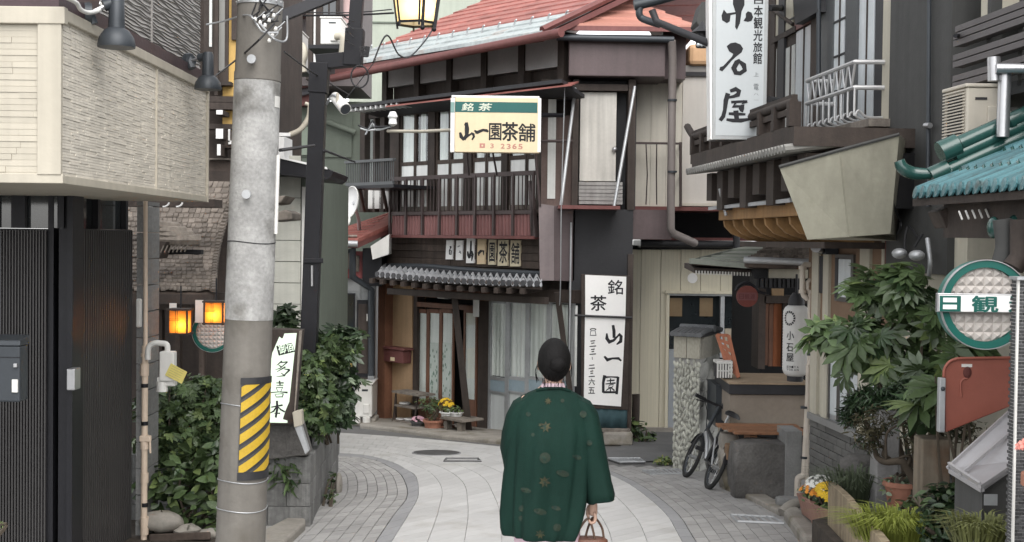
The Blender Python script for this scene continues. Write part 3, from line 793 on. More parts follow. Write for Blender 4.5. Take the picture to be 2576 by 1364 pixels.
for k in range(9):
    a = -math.pi * (.1 + .8 * k / 8); c_ = polec(9); r_ = poler(9) + .005
    MB().ball(c_ + Vector((math.cos(a) * r_, math.sin(a) * r_, 0)), .007, 5).b('rivet', M_steel, up, 60)
for y, dx in ((160, -.0), (492, .0)):
    c_ = polec(y) + Vector((dx, -poler(y), 0)); MB().tube([c_ + Vector((0, .02, 0)), c_ + Vector((0, -.05, 0))], .012, 10).b('step_bolt', M_galv, up, 40)
    MB().tube([c_ + Vector((0, -.045, 0)), c_ + Vector((0, -.065, 0))], .027, 12).b('step_bolt', M_galv, up, 40)
for y in (1014, 1204, 1276, 610):
    c_ = polec(y); r_ = poler(y) + .003
    MB().tube([c_ + Vector((math.cos(a) * r_, math.sin(a) * r_, .008 * math.sin(a * 2))) for a in [k * math.pi / 16 for k in range(32)]], .0035, 5, True).b('wire_tie', M_galv if y > 700 else M_cable, up)
# guard plate wrapped round the pole: dark sheet with slanting yellow stripes
def onpole(a, y, o): c_ = polec(y); r_ = poler(y) + o; return c_ + Vector((math.sin(a) * r_, -math.cos(a) * r_, 0))
gp_ = thing('guard_plate', 'black plate with slanting yellow stripes wrapped round the utility pole', 'guard plate', onpole(.3, 1195, .01))
A0, A1 = .0, 1.45
def wrap(mb, a0, a1, y0, y1, o, n=14):
    vs = []
    for k in range(n + 1):
        a = lerp(a0, a1, k / n)
        for y in (y0, y1): vs += [onpole(a, y, o), onpole(a, y, 0.0045)]
    f = []
    for k in range(n):
        i = 4 * k; f += [(i, i + 4, i + 6, i + 2), (i, i + 1, i + 5, i + 4), (i + 2, i + 6, i + 7, i + 3)]
    f += [(0, 2, 3, 1), (4 * n, 4 * n + 1, 4 * n + 3, 4 * n + 2)]
    mb.add(vs, f)
mb = MB(); wrap(mb, A0, A1, 945, 1196, .010); mb.b('plate', M_ggrey, gp_, 30)
for y0, y1 in ((944, 960), (1178, 1197)):
    mb = MB(); wrap(mb, A0 - .01, A1, y0, y1, .014); mb.b('end_strip', M_guard, gp_, 30)
for k in range(-2, 7):     # stripes climb to the right
    for off, m, nm, hgt in ((0, M_gyel, 'yellow_stripe', 24), (24, M_guard, 'black_stripe', 7)):
        mb = MB(); n = 16; vs = []
        for j in range(n + 1):
            s = j / n; a = lerp(A0 + .03, A1, s); yb = 984 + k * 39 + off + 22 - s * 62; yt, ybm = yb, yb + hgt
            yt, ybm = max(961, min(1177, yt)), max(961, min(1177, ybm)); vs += [onpole(a, yt, .0115), onpole(a, ybm, .0115)]
        mb.add(vs, [(2 * j, 2 * j + 1, 2 * j + 3, 2 * j + 2) for j in range(n)]); mb.b(nm, m, gp_)
o = MB().tube([onpole(.9, 245, .003), onpole(.9, 272, .003)], .02, 4).b('x', M_white); bpy.data.objects.remove(o)
mb = MB(); wrap(mb, 1.05, 1.5, 244, 272, .006, 5); o = mb.b('number_plate', M_white); tag(o, 'small white plate on the right side of the utility pole', 'plate')
mb = MB(); mb.tube([polec(390) + Vector((poler(390) + .008, -.02, 0)), polec(588) + Vector((poler(588) + .008, -.02, 0))], .012, 8)
o = mb.b('conduit', M_white, smooth=50); tag(o, 'thin white conduit strip on the right flank of the utility pole', 'conduit')
# insulators and cables on the pole head
ins = thing('insulators', 'bunch of small white clamps and wires on the pole head', 'insulator', polec(20) + Vector((.1, -.2, 0)))
for x, y in ((785, 72), (800, 84), (812, 62), (828, 76), (842, 58), (828, 152), (838, 130), (848, 108), (815, 95)):
    p = at(x / 1.2228, y / 1.2228 * .82, Yp - .17); MB().lathe(p, [(.009, -.012), (.012, -.004), (.009, .003), (.006, .012)], 10).b('clamp', M_white, ins, 40)
    MB().tube([p, p + Vector((.02, .03, .02)), p + Vector((.05, .03, .05))], .004, 5).b('clamp_pin', M_galv, ins)
for k in range(9):
    a = at(640 + R.uniform(0, 70), R.uniform(-10, 60), Yp - .12); b_ = at(640 + R.uniform(0, 80), R.uniform(-25, 50), Yp - .12); m_ = lerp(a, b_, .5) + Vector((R.uniform(-.05, .05), -.05, R.uniform(-.08, .03)))
    MB().tube(curve([a, m_, b_], 5), .0045, 5).b('wire', M_cable, ins)
def cable(label, pts, r=.005, group=None, m=None):
    o = MB().tube(curve(pts, 6), r, 6).b('cable', m or M_cable); tag(o, label, 'cable', group); return o
cable('grey cable looping from the near shop to the pole head', [at(520, 62, 9.0), at(560, 54, 8.6), at(622, 38, 7.5), at(645, 60, 7.45), at(662, 80, 7.45), at(700, 82, 7.5)], .006, m=M_galv)
cable('grey cable hanging in a loop under the pole clamps', [at(655, 60, 7.45), at(690, 98, 7.4), at(720, 100, 7.5), at(722, 40, 7.5)], .006, m=M_galv)
cable('straight black cable crossing the pole towards the shingled house', [at(528, 202, 11), at(622, 128, 7.5), at(690, 60, 7.4)], .006)
cable('black cable from the pole down to the house with the air conditioners', [at(715, 130, 7.8), at(790, 185, 10.5), at(880, 240, 13)], .006)
cable('thin black cable between the pole and the lamp post', [at(705, 378, 7.9), at(790, 366, 10.4)], .012)
cable('thin black cable from the lamp post to the tea shop corner', [at(815, 378, 10.4), at(893, 408, 18)], .012)

# ------------------------------------------------------------------ stone planter, lit sign
pn = thing('stone_planter', 'raised planter of dark grey blocks at the bend of the pavement', 'planter', gnd(779, 1324))
c0 = gnd(779, 1326); cf = gnd(840, 1205); zt0 = at(767, 1150, c0.y).z
PF = Wall((c0.x - 2, c0.y), (c0.x, c0.y)); PS = Wall(c0[:2], cf[:2])
H = zt0 - gz(c0.y)
def zgr(p, h): return gz(p.y) + h
crs = [(-.05, .16), (.165, .345), (.35, H)]
for i, (a, b_) in enumerate(crs):
    u = 2.0
    k = 0
    while u > .2:
        l = .34 if not (k == 0 and i % 2) else .19
        wpiece('block', M_planter, pn, PF, u - l + .006, u, c0.z + a, c0.z + b_, -.16, R.uniform(0, .006)); u -= l; k += 1
    u = .004; k = 0
    while u < PS.len + .5:
        l = .40 if not (k == 0 and i % 2) else .2
        u2 = u + l; p0 = PS.f(u, 0, 0); p1 = PS.f(u2, 0, 0); n1 = R.uniform(0, .006)
        P = []
        for h in (a, b_):
            for n in (-.16, n1):
                for uu in (u + .003, u2 - .003): q = PS.f(uu, n, 0); q.z = gz(q.y) + h + .0; P.append(q)
        MB().hexa(P).b('block', M_planter, pn, bev=.008); u = u2; k += 1
sl_ = MB(); q = [PF.f(.2, -.15, 0), PF.f(1.86, -.15, 0), PS.f(PS.len + .4, -.15, 0), PF.f(.2, -3.2, 0)]
sl_.prism([gp(v, H - .05) for v in q], [gp(v, 0) for v in q]).b('soil', M_soil, pn)
o = MB(); q = [(650, 1364), (668, 1352), (735, 1316), (755, 1314), (768, 1324), (768, 1335), (700, 1400), (640, 1400)]
A = [gp(gnd(*p), .07) for p in q]; o = o.prism(A, [gp(v, -.02) for v in A]).b('kerb_stone', M_curb, bev=.02); tag(o, 'rounded kerb stone at the foot of the block planter', 'kerb')
bs = thing('sign_plinth', 'dark smooth stone plinth under the lit vertical sign', 'plinth', at(715, 1150, 9.95))
MB().wprism(Front(9.95), [(640, 1062), (752, 1064), (775, 1146), (640, 1160)], -.25, 0).b('stone', M_stone, bs, bev=.01)
V = crop(820, 1010, 4.55)
SW = Front(9.8)
ls = thing('lit_sign', 'glowing white vertical sign with brush writing in a dark frame beside the pole', 'sign', SW.pt(710, 1064))
MB().wprism(SW, [V(-60, 5), V(495, 25), V(480, 140), V(400, 1140), V(385, 1345), V(-60, 1345)], -.14, 0).b('frame', M_dwood, ls, bev=.005)
MB().wprism(SW, [V(455, 40), V(495, 25), V(400, 1140), V(385, 1200)], 0, .02).b('frame_edge', M_grwood, ls)
litp = [V(*p) for p in ((178, 120), (210, 145), (228, 138), (250, 75), (420, 68), (385, 380), (340, 800), (315, 1030), (260, 1160), (225, 1275), (290, 1295), (290, 1325), (18, 1320), (30, 700), (50, 520), (80, 345))]
MB().wprism(SW, litp, -.02, .008).b('lit_panel', M_lit, ls)
mb = MB()
MB().wprism(SW, [V(135, 248), V(360, 200), V(395, 330), V(170, 385)], .008, .0095).b('black_patch', M_ink, ls)
g = MB(); fr = lambda a, b_: SW.pt(*V(140 + 225 * a + 35 * (1 - b_), 385 - 185 * b_ + 0 - 50 * a + 0 * b_), .0105)
write(g, fr, '御', (.04, .1, .47, .85), .012); write(g, fr, '宿', (.52, .12, .95, .88), .012); g.b('patch_writing', M_lit, ls)
sv = lambda x, y, e=0: SW.pt(*V(x, y), .0095 + e)
mb = MB()
S_ = lambda pts, ws: stroke(mb, sv, pts, ws)
S_([(215, 460), (140, 520)], [22, 8]); S_([(200, 480), (295, 470)], [14, 18]); S_([(295, 470), (190, 560), (115, 585)], [16, 14, 4]); S_([(165, 510), (215, 548)], [8, 22])
S_([(265, 540), (145, 610)], [22, 8]); S_([(245, 570), (325, 580)], [10, 24]); S_([(325, 580), (240, 665), (135, 678)], [26, 18, 5]); S_([(200, 625), (260, 668)], [8, 20])
S_([(180, 735), (190, 800)], [22, 18]); S_([(135, 765), (240, 765)], [12, 20]); S_([(140, 800), (235, 798)], [10, 14]); S_([(130, 830), (230, 828)], [8, 12]); S_([(135, 830), (150, 868)], [8, 8]); S_([(225, 830), (205, 868)], [8, 8])
S_([(60, 900), (180, 890), (295, 900)], [14, 10, 26]); S_([(120, 930), (135, 962), (215, 960)], [8, 12, 12]); S_([(115, 925), (235, 915)], [6, 10]); S_([(235, 915), (218, 968)], [14, 14]); S_([(150, 870), (165, 890)], [8, 8]); S_([(210, 865), (195, 890)], [8, 8])
S_([(145, 1015), (150, 1120), (128, 1250)], [30, 34, 28]); S_([(65, 1105), (225, 1075)], [16, 24]); S_([(145, 1090), (100, 1160), (25, 1200)], [22, 24, 6]); S_([(150, 1090), (200, 1140), (255, 1170)], [10, 22, 24]); S_([(110, 1190), (190, 1190)], [10, 20])
mb.b('brush_writing', M_ink, ls)
fl_ = thing('sign_floodlight', 'tilted floodlight with a cream head leaning on the plinth', 'floodlight', at(765, 1145, 9.75))
FW_ = Front(9.72)
MB().wprism(FW_, [(735, 1038), (758, 1032), (760, 1070), (740, 1076)], -.07, .03).b('head', M_siding, fl_, bev=.005)
MB().wprism(FW_, [(741, 1076), (757, 1070), (777, 1134), (768, 1144)], -.05, .02).b('arm', M_galv, fl_, bev=.004)
# greenery on the left
shrub('shrub', 'dense mixed shrub filling the bed between water pipe and pole', 'shrub', (-2.45, 9.75, gz(9.7) + .05),
      [(at(420, 1010, 10.1), (.28, .3, .22)), (at(505, 1010, 10.2), (.28, .3, .25)), (at(440, 1110, 10.0), (.34, .35, .25)), (at(530, 1110, 10.0), (.28, .3, .3))], 260, 1500, 'maple', .085, [M_leafm, M_leafd, M_leafl, M_leafl])
shrub('shrub', 'low broad leaved hydrangea in front of the mixed shrub by the pole', 'shrub', (-2.4, 9.45, gz(9.4)),
      [(at(420, 1210, 9.6), (.22, .25, .22)), (at(500, 1230, 9.5), (.25, .25, .25)), (at(545, 1160, 9.6), (.18, .2, .25)), (at(500, 1320, 9.4), (.25, .15, .1))], 150, 230, 'oval', .13, [M_leafm, M_leafd, M_leafd, M_leafl])
for x, y, s in ((400, 1305, .1), (430, 1312, .08)):
    pass
rk = MB(); 
for k, (x, y, s) in enumerate(((405, 1312, .13), (470, 1335, .08), (520, 1345, .07))):
    mb = MB().ball(gnd(x, y) if False else at(x, y, 9.3), s, 7, 1.3, 1, .6)
    for i, v in enumerate(mb.v): mb.v[i] = v + Vector((R.uniform(-.01, .01), R.uniform(-.01, .01), R.uniform(-.008, .008)))
    o = mb.b('rock', M_curb, smooth=60); tag(o, ['brown rounded rock at the foot of the water pipe', 'small rock on the dark ground before the hydrangea', 'smallest rock next to the pole foot'][k], 'rock')
o = MB().hexa([at(375, 1365, 9.15), at(530, 1358, 9.15), at(375, 1365, 9.5), at(530, 1358, 9.5), at(375, 1344, 9.15), at(530, 1338, 9.15), at(375, 1344, 9.5), at(530, 1338, 9.5)]).b('timber', M_wood, bev=.008); tag(o, 'dark timber edging along the left shrub bed', 'timber')
MB().prism([Vector(p) for p in ((-3.6, 8.9, gz(8.9) + .03), (-2.0, 8.9, gz(8.9) + .03), (-2.0, 11, gz(11) + .05), (-3.6, 11, gz(11) + .05))], [Vector(p) for p in ((-3.6, 8.9, -1), (-2.0, 8.9, -1), (-2.0, 11, -1), (-3.6, 11, -1))]).b('soil_bed', M_soil)['kind'] = 'structure'
shrub('shrub', 'bright green maple shrub growing behind the lit sign', 'shrub', (-1.85, 11.0, gz(11) + .45),
      [(at(770, 960, 10.6), (.22, .25, .26)), (at(800, 1030, 10.6), (.2, .3, .22)), (at(830, 890, 10.9), (.22, .25, .18)), (at(760, 880, 11), (.18, .2, .2))], 220, 1300, 'maple', .08, [M_leafm, M_leafm, M_leafl, M_leafd])
shrub('shrub', 'dark shrub with pale leaf tips spilling over the planter corner', 'shrub', (-1.65, 11.6, gz(11.6) + .5),
      [(at(850, 960, 11.6), (.2, .25, .25)), (at(835, 1030, 11.5), (.18, .2, .22)), (at(850, 850, 11.7), (.22, .2, .13)), (at(720, 800, 11.8), (.14, .15, .12)), (at(715, 850, 11.8), (.1, .15, .15)), (at(905, 850, 11.6), (.08, .1, .05))], 120, 520, 'maple', .12, [M_leafd, M_leafd, M_leafp, M_leafm], stems=9)
shrub('fern', 'narrow leaved fern hanging over the front of the planter', 'fern', at(690, 1140, 10.15),
      [(at(690, 1140, 10.1), (.1, .08, .12)), (at(715, 1180, 10.05), (.11, .08, .11)), (at(735, 1215, 10.0), (.06, .06, .08)), (at(690, 1080, 10.2), (.08, .1, .08))], 130, 90, 'narrow', .13, [M_leafm, M_leafm, M_leafd], stems=3, rnd=.8)
shrub('weed', 'small weed growing at the foot of the planter side', 'weed', gnd(830, 1275),
      [(gnd(832, 1268) + Vector((0, 0, .06)), (.04, .05, .07)), (gnd(838, 1240) + Vector((0, 0, .1)), (.03, .08, .1))], 40, 60, 'oval', .06, [M_leafm, M_leafd, M_leafl], stems=3)
o = MB().ball(at(852, 1222, 12.0), .12, 8, .28, 1, 1.05).b('stone', M_curb, smooth=60); tag(o, 'round guard stone beside the far end of the planter', 'stone')
# ------------------------------------------------------------------ street lamp post and lantern
Yl = 10.8
M_cream = mat('lantern_glass', (.95, .84, .62), .6, var=.03, trans=.8, bump=0)
M_bulb2 = mat('street_bulb', (1, .85, .6), .5, var=0, bump=0, emit=((1, .74, .38), 9))
lp = thing('street_lamp', 'black square lamp post with a stepped arm and a lit lantern', 'street lamp', at(776, 980, Yl))
def bar(mb, a, b_, w_, d_=None):    # rectangular bar between two points
    d_ = d_ or w_; a, b_ = Vector(a), Vector(b_); t = (b_ - a).normalized(); y = Vector((0, 1, 0)); x = y.cross(t).normalized(); y = t.cross(x)
    P = []
    for p in (a, b_):
        for j in (-1, 1):
            for i in (-1, 1): P.append(p + x * (w_ / 2 * i) + y * (d_ / 2 * j))
    return mb.hexa(P)
px = lambda v: v / 3200 * Yl
bar(MB(), at(768, 1120, Yl), at(801, 232, Yl), px(40)).b('post', M_black, lp, bev=.006)
bar(MB(), at(801, 235, Yl), at(805, 160, Yl), px(46)).b('sleeve', M_black, lp, bev=.004)
bar(MB(), at(797, 158, Yl), at(905, 148, Yl), px(36)).b('arm', M_black, lp, bev=.004)
bar(MB(), at(888, 166, Yl), at(894, 74, Yl), px(45)).b('sleeve', M_black, lp, bev=.004)
bar(MB(), at(893, 76, Yl), at(903, -60, Yl), px(32)).b('post', M_black, lp, bev=.004)
bar(MB(), at(903, -55, Yl), at(1060, -75, Yl), px(22)).b('arm', M_black, lp, bev=.004)
for y in (655, 805): pass
MB().hexa([at(x, y, z) for z in (Yl - .09, Yl + .1) for y in (662, 650) for x in (763, 813)]).b('clamp', M_black, lp, bev=.004)
tb(lp, 'clamp_bolt', M_steel, [at(785, 668, Yl - .08), at(785, 720, Yl - .08)], .01)
lc = at(1048, 0, 10.6); hb = at(1044, 60, 10.6).z; ht = at(1044, -120, 10.6).z
def hexp(k, r, z, o=Vector((0, 0, 0))): a = rad(60 * k - 78 ); return Vector((lc.x + r * math.cos(a), lc.y + r * math.sin(a), z)) + o
rb, rt = .165, .255
for k in range(6):
    A, B, C, D_ = hexp(k, rb, hb), hexp(k + 1, rb, hb), hexp(k + 1, rt, ht), hexp(k, rt, ht)
    MB().quad(A, B, C, D_).b('lamp_pane', M_cream, lp)
    bar(MB(), hexp(k, rb + .004, hb - .035), hexp(k, rt + .004, ht), .016).b('lamp_bar', M_black, lp)
    bar(MB(), hexp(k, rb + .004, hb), hexp(k + 1, rb + .004, hb), .018).b('lamp_rail', M_black, lp)
    for f in (.36, .42) if k in (0, 5) else ():
        pass
for k, f in ((0, .22), (0, .96)):
    a, b_ = lerp(hexp(k, rb, hb), hexp(k + 1, rb, hb), f), lerp(hexp(k, rt, ht), hexp(k + 1, rt, ht), f)
    o_ = Vector((0, -.008, 0)); bar(MB(), a + o_ + Vector((0, 0, -.05)), b_ + o_, .026, .012).b('lamp_strap', M_black, lp)
    MB().ball(a + o_ + Vector((0, -.005, -.055)), .02, 7).b('lamp_foot', M_black, lp, 60)
MB().lathe((lc.x, lc.y, ht), [(rt + .05, 0), (rt + .06, .02), (.12, .12), (.05, .16), (.03, .25)], 6).b('lamp_roof', M_black, lp)
MB().ball((lc.x + .02, lc.y - .05, at(0, 5, 10.55).z), .055, 8).b('bulb', M_bulb2, lp, 60)
t = thing('floodlight', 'small white cylinder floodlight hanging by the lamp post', 'floodlight', at(843, 245, 10.6))
a, b_ = at(842, 244, 10.65), at(869, 275, 10.5)
MB().tube([a, b_], [px(13), px(15)], 18).b('body', M_white, t, 40)
MB().tube([b_ - (b_ - a) * .02, b_ + (b_ - a) * .02], px(13), 18).b('lens', M_lamp, t, 40)
m_ = lerp(a, b_, .35); MB().tube([m_ + Vector((0, -.06, -.02)), m_ + Vector((0, -.06, .06))], .012, 8).b('knob', M_siding, t, 40)
MB().tube(curve([m_ + Vector((0, -.05, .03)), m_ + Vector((-.05, 0, .05)), at(822, 262, 10.75)], 4), .012, 6).b('bracket', M_galv, t, 50)
cable('thin black wire from the floodlight up to the lamp arm cables', [at(868, 250, 10.6), at(905, 205, 10.6), at(935, 165, 10.6), at(945, 150, 10.7)], .004)
bunch = thing('cable_bunch', 'tangle of black cables tied at the elbow of the lamp arm', 'cables', at(925, 150, 10.6))
for k in range(8):
    p = [at(908 + R.uniform(-3, 22), 132 + R.uniform(-14, 12), 10.6) for _ in range(5)]; MB().tube(curve(p, 4), .006, 5).b('loop', M_cable, bunch)
MB().tube([at(905 + 22 * math.cos(a_), 205 - 12 + 28 * math.sin(a_), 10.62) for a_ in [k * math.pi / 8 for k in range(16)]], .007, 5, True).b('loop', M_cable, bunch)
for k in range(4):
    p = [at(888 + R.uniform(-20, 2), 30 + 20 * k + R.uniform(0, 12), 10.6), at(872 + R.uniform(-8, 8), 42 + 20 * k, 10.62), at(890, 55 + 20 * k, 10.6)]; MB().tube(curve(p, 4), .006, 5).b('loop', M_cable, bunch)
G = crop(1050, 0, 2.436)
cable('black cable sagging from the lamp arm over the red roof', [at(*G(240, 465), 10.6), at(*G(340, 265), 11), at(*G(430, 410), 12), at(*G(520, 420), 13), at(*G(640, 290), 13.5), at(*G(700, 190), 14)], .008)
cable('pair of thin twisted service wires behind the lamp lantern', [at(715, 40, 16), at(880, 38, 15.5), at(990, 33, 15)], .012)
cable('thin slack wire above the air conditioners', [at(715, 30, 16), at(880, 32, 16.5), at(985, 24, 16)], .008)
ab = bar(MB(), at(640, 70, 8.4), at(880, -28, 8.8), .07, .05).b('pole_arm', M_black); tag(ab, 'black slanting steel arm leaving the utility pole head', 'arm')

# ------------------------------------------------------------------ panelled house behind the lamp post
M_panel = mat('pale_panel', (.47, .47, .42), .7, var=.06, rnd=.05, streak=.08)
M_green = mat('green_render', (.125, .145, .118), .8, var=.08, streak=.1)
M_pgreen = mat('pale_green_render', (.36, .39, .33), .8, var=.06, streak=.1)
M_redroof = mat('red_roof', (.335, .122, .102), .55, .1, var=.22, vs=2, rnd=.1, bump=.1, stain=((.25, .085, .07), .56, 2.5), streak=.2)
M_redrail = mat('red_brown_metal', (.16, .06, .055), .5, .2, var=.15, streak=.15)
M_brown = mat('brown_metal', (.10, .074, .075), .5, .15, var=.12, streak=.12)
M_tilewall = mat('grey_tile_wall', (.3, .31, .31), .5, var=.1, rnd=.06, bump=.05)
EC = crop(600, 540, 2.4354)
ph = thing('panelled_house', 'house wall of wide pale grey green panels with dark eave behind pole', 'house', at(730, 1000, 14))
PH = Front(14.0)
MB().wbox(PH, (560, 430, 757, 1150), -4, -.02).b('wall', M_green, ph)
for k in range(12):
    y0 = 444 - 53.5 + 53.5 * k; u0, u1, z0, z1 = PH.rect((560, y0, 700 + 56, y0 + 53.5), 0)
    wpiece('panel', M_panel, ph, PH, u0, u1, z0 + .006, z1 - .002, -.02, 0)
MB().wbox(PH, (757, 470, 766, 1150), -.1, .02).b('corner_trim', M_white, ph)
MB().wprism(PH, [DC(560, 1155), DC(620, 1175), DC(980, 1258), DC(1035, 1285), DC(1020, 1320), DC(985, 1345), DC(560, 1300)], -.8, .45).b('eave', M_black, ph)
MB().wprism(PH, [DC(620, 1170), DC(985, 1252), DC(992, 1270), DC(620, 1184)], .45, .47).b('eave_edge', M_paintw, ph)
MB().wprism(PH, [DC(620, 1020), DC(668, 1022), DC(668, 1188), DC(620, 1175)], -.2, .3).b('white_board', M_paintw, ph)
# small weathered board roofs poking out beside the pole
for k, q in enumerate(([(560, 300), (672, 255), (725, 280), (725, 330), (560, 345)], [(560, 160), (680, 150), (640, 205), (560, 215)])):
    o = MB().wprism(Front(10.9), [EC(*p) for p in q], -.5, 0).b('weathered_hood', M_grwood, bev=.01); tag(o, ['lower weathered board hood jutting out beside the pole', 'upper broken tile hood jutting out beside the pole'][k], 'hood')

# big green building behind
gb_ = thing('green_building', 'tall dark green rendered building behind the lamp post', 'building', at(860, 900, 22.6))
GW = Front(22.5)
MB().wbox(GW, (600, 255, 1000, 1000), -4, 0).b('wall', M_green, gb_)
MB().wbox(GW, (690, 290, 700 + 185, 395), -.1, .03).b('pale_band', M_green, gb_)
for r in ((700, 320, 800, 390),): wb(gb_, 'pale_band', mat('sage', (.22, .26, .21), .8, var=.06), GW, r, .03, .06)
mb = MB()
for k, (a, b_) in enumerate((((620, 268), (890, 190)),)):
    pass
MB().wprism(GW, [DC(560, 680), DC(640, 660), DC(900, 620), DC(905, 640), DC(640, 690), DC(560, 710)], -1, .5).b('eave', M_redrail, gb_)
MB().wprism(GW, [DC(560, 712), DC(640, 692), DC(905, 642), DC(905, 690), DC(640, 752), DC(560, 765)], -1, .4).b('fascia', mat('slate_fascia', (.12, .12, .13), .6, var=.1), gb_)
MB().wprism(GW, [DC(560, 766), DC(640, 753), DC(890, 700), DC(890, 790), DC(560, 790)], -1, .25).b('soffit', M_redrail, gb_)
MB().wprism(GW, [DC(560, 560), DC(900, 500), DC(900, 612), DC(640, 652), DC(560, 670)], -1, .3).b('grey_parapet', mat('mauve_grey', (.2, .195, .2), .7, var=.06), gb_)
tb(gb_, 'drain_pipe', M_green, [GW.pt(*DC(980, 910), .1), GW.pt(*DC(1200, 995), .1)], .05)
# upper storey with air conditioners
UW = Front(21.5)
us_ = thing('upper_house', 'upper storey with dark posts and windows behind the air conditioners', 'house', at(800, 600, 22))
MB().wbox(Front(21.9), (600, -300, 905, 215), -2, 0).b('wall', mat('taupe', (.16, .14, .14), .8, var=.1), us_)
for r, m in (((690, -200, 708, 215), M_dwood), ((795, -200, 812, 140), M_dwood), ((770, 20, 786, 200), M_dwood), ((705, 20, 762, 40), M_redrail)): wb(us_, 'post', m, UW, r, -.3, 0)
wn_ = wb(us_, 'window', M_dwood, UW, (780, -200, 850, 160), -.3, -.05)
MB().wbox(UW, (790, -200, 797, 160), -.05, -.03).b('curtain', M_paintw, wn_); MB().wbox(UW, (800, -200, 826, 160), -.05, -.035).b('pane', M_dglass, wn_); MB().wbox(UW, (830, -200, 845, 160), -.05, -.035).b('pane', M_dglass, wn_)
MB().tube([UW.pt(877, -100, .2), UW.pt(877, 175, .2)], .09, 12).b('pink_pipe', mat('pink_pipe', (.38, .27, .26), .6, var=.1), us_, 40)
pg = thing('pale_building', 'pale green building rising behind the red roof', 'building', at(950, 500, 30))
MB().wbox(Front(30), (880, -500, 1300, 500), -5, 0).b('wall', M_pgreen, pg)
MB().wbox(Front(30), (880, 56, 1300, 60), 0, .03).b('joint', M_green, pg)
for k, (x, y) in enumerate(((885, 170),)): pass
def aircon(label, W, front, sidep, fan, group, grille=True, wallbox=True):
    # W frontal plane; front face polygon (side panel facing us) and receding grille face given as picture rectangles
    x0, y0, x1, y1 = front; u0, u1, z0, z1 = W.rect(front, 0); d = .75
    t = thing('air_conditioner', label, 'air conditioner', W.f((u0 + u1) / 2, -.3, z0), group)
    MB().box(W.f, (u0, -d, z0), (u1, 0, z1)).b('case', M_white, t, bev=.02)
    MB().box(W.f, (u0 - .012, -d - .01, z1 - .0), (u1 + .012, .012, z1 + .025)).b('lid', M_white, t, bev=.008)
    # fan grille on the left flank
    cx_ = W.f(u0 - .004, -.36, (z0 + z1) / 2); Rm = Matrix((W.n, Vector((0, 0, 1)), -W.u)).transposed(); r_ = min(.27, (z1 - z0) * .46)
    MB().lathe(cx_, [(r_, 0), (r_, .006), (r_ * .1, .006)], 28, Rm).b('fan_opening', M_lamp, t)
    for k in range(11):
        f = -1 + 2 * k / 10; h = r_ * math.sqrt(max(.02, 1 - f * f)); c_ = cx_ + W.n * (f * r_) - W.u * .01
        MB().tube([c_ - Vector((0, 0, h)), c_ + Vector((0, 0, h))], .005, 4).b('grille_wire', M_white, t)
    MB().box(W.f, (lerp(u0, u1, .5), 0, lerp(z0, z1, .12)), (lerp(u0, u1, .85), .03, lerp(z0, z1, .42))).b('valve_cover', M_white, t, bev=.012)
    MB().box(W.f, (lerp(u0, u1, .4), .0, lerp(z0, z1, .8)), (lerp(u0, u1, .75), .006, lerp(z0, z1, .86))).b('handle_slot', M_lamp, t, bev=.002)
    return t
a1 = aircon('white air conditioner on the left bracket beside the utility pole', Front(20), (708, 90 - 12, 756, 165), None, None, 'white outdoor air conditioners on brackets')
a2 = aircon('white air conditioner on the higher bracket left of the lamp arm', Front(19.6), (806, 46, 858, 112), None, None, 'white outdoor air conditioners on brackets')
for t_, W, r in ((a1, Front(20), (668, 167, 765, 175)), (a2, Front(19.6), (775, 113, 860, 122))):
    o = MB().wbox(W, r, -.8, .1).b('bracket', M_black); tag(o, 'dark steel bracket shelf under the ' + ('lower left air conditioner' if t_ is a1 else 'higher air conditioner'), 'bracket')
tb(a1, 'hose', M_siding, curve([at(752, 112, 19.9), at(762, 118, 19.85), at(766, 140, 19.8), at(760, 160, 19.8), at(764, 182, 19.8)], 5), .055)
tb(a2, 'hose', M_siding, curve([at(845, 92, 19.5), at(862, 92, 19.45), at(864, 112, 19.45), at(860, 145, 19.5)], 5), .06)
t = thing('conduit', 'cream cable conduit curving up beside the lamp post', 'conduit', at(760, 350, 13.3))
tb(t, 'pipe', M_siding, curve([at(*DC(710, 1010), 13.3), at(*DC(790, 970), 13.3), at(*DC(850, 880), 13.3), at(*DC(862, 800), 13.3), at(*DC(885, 745), 13.3)], 5), .028)
tb(t, 'branch', M_siding, [at(*DC(865, 790), 13.3), at(*DC(825, 775), 13.3)], .02); MB().wbox(Front(13.3), (*DC(625, 995), *DC(712, 1020)), -.05, .05).b('box', M_paintw, t)
dish = thing('satellite_dish', 'white satellite dish on a curved arm above the red lean-to roof', 'satellite dish', at(883, 510, 19.6))
dc = at(882, 508, 19.3); dn = Vector((-.82, -.55, .12)).normalized(); dx = dn.cross(Vector((0, 0, 1))).normalized(); dz = dx.cross(dn)
MB().lathe(dc, [(.24, 0), (.2, -.035), (.1, -.06), (0.001, -.065)], 30, Matrix((dx, dz, dn)).transposed(), cap=False).b('dish', M_paintw, dish, 60)
MB().lathe(dc, [(.243, -.004), (.243, .006), (.23, .006)], 30, Matrix((dx, dz, dn)).transposed(), cap=False).b('rim', M_white, dish, 60)
tb(dish, 'arm', M_white, curve([dc - Vector((0, 0, .18)), at(876, 563, 19.2), at(862, 566, 19.1), at(853, 552, 19.1), at(848, 525, 19.05)], 5), .022)
MB().tube([at(836, 521, 19.0), at(853, 520, 19.05)], .04, 10).b('receiver', M_paintw, dish, 40)
tb(dish, 'mount', M_galv, [dc - dn * .06, dc - dn * .1 - Vector((0, -.3, .25)), at(905, 585, 20)], .03)

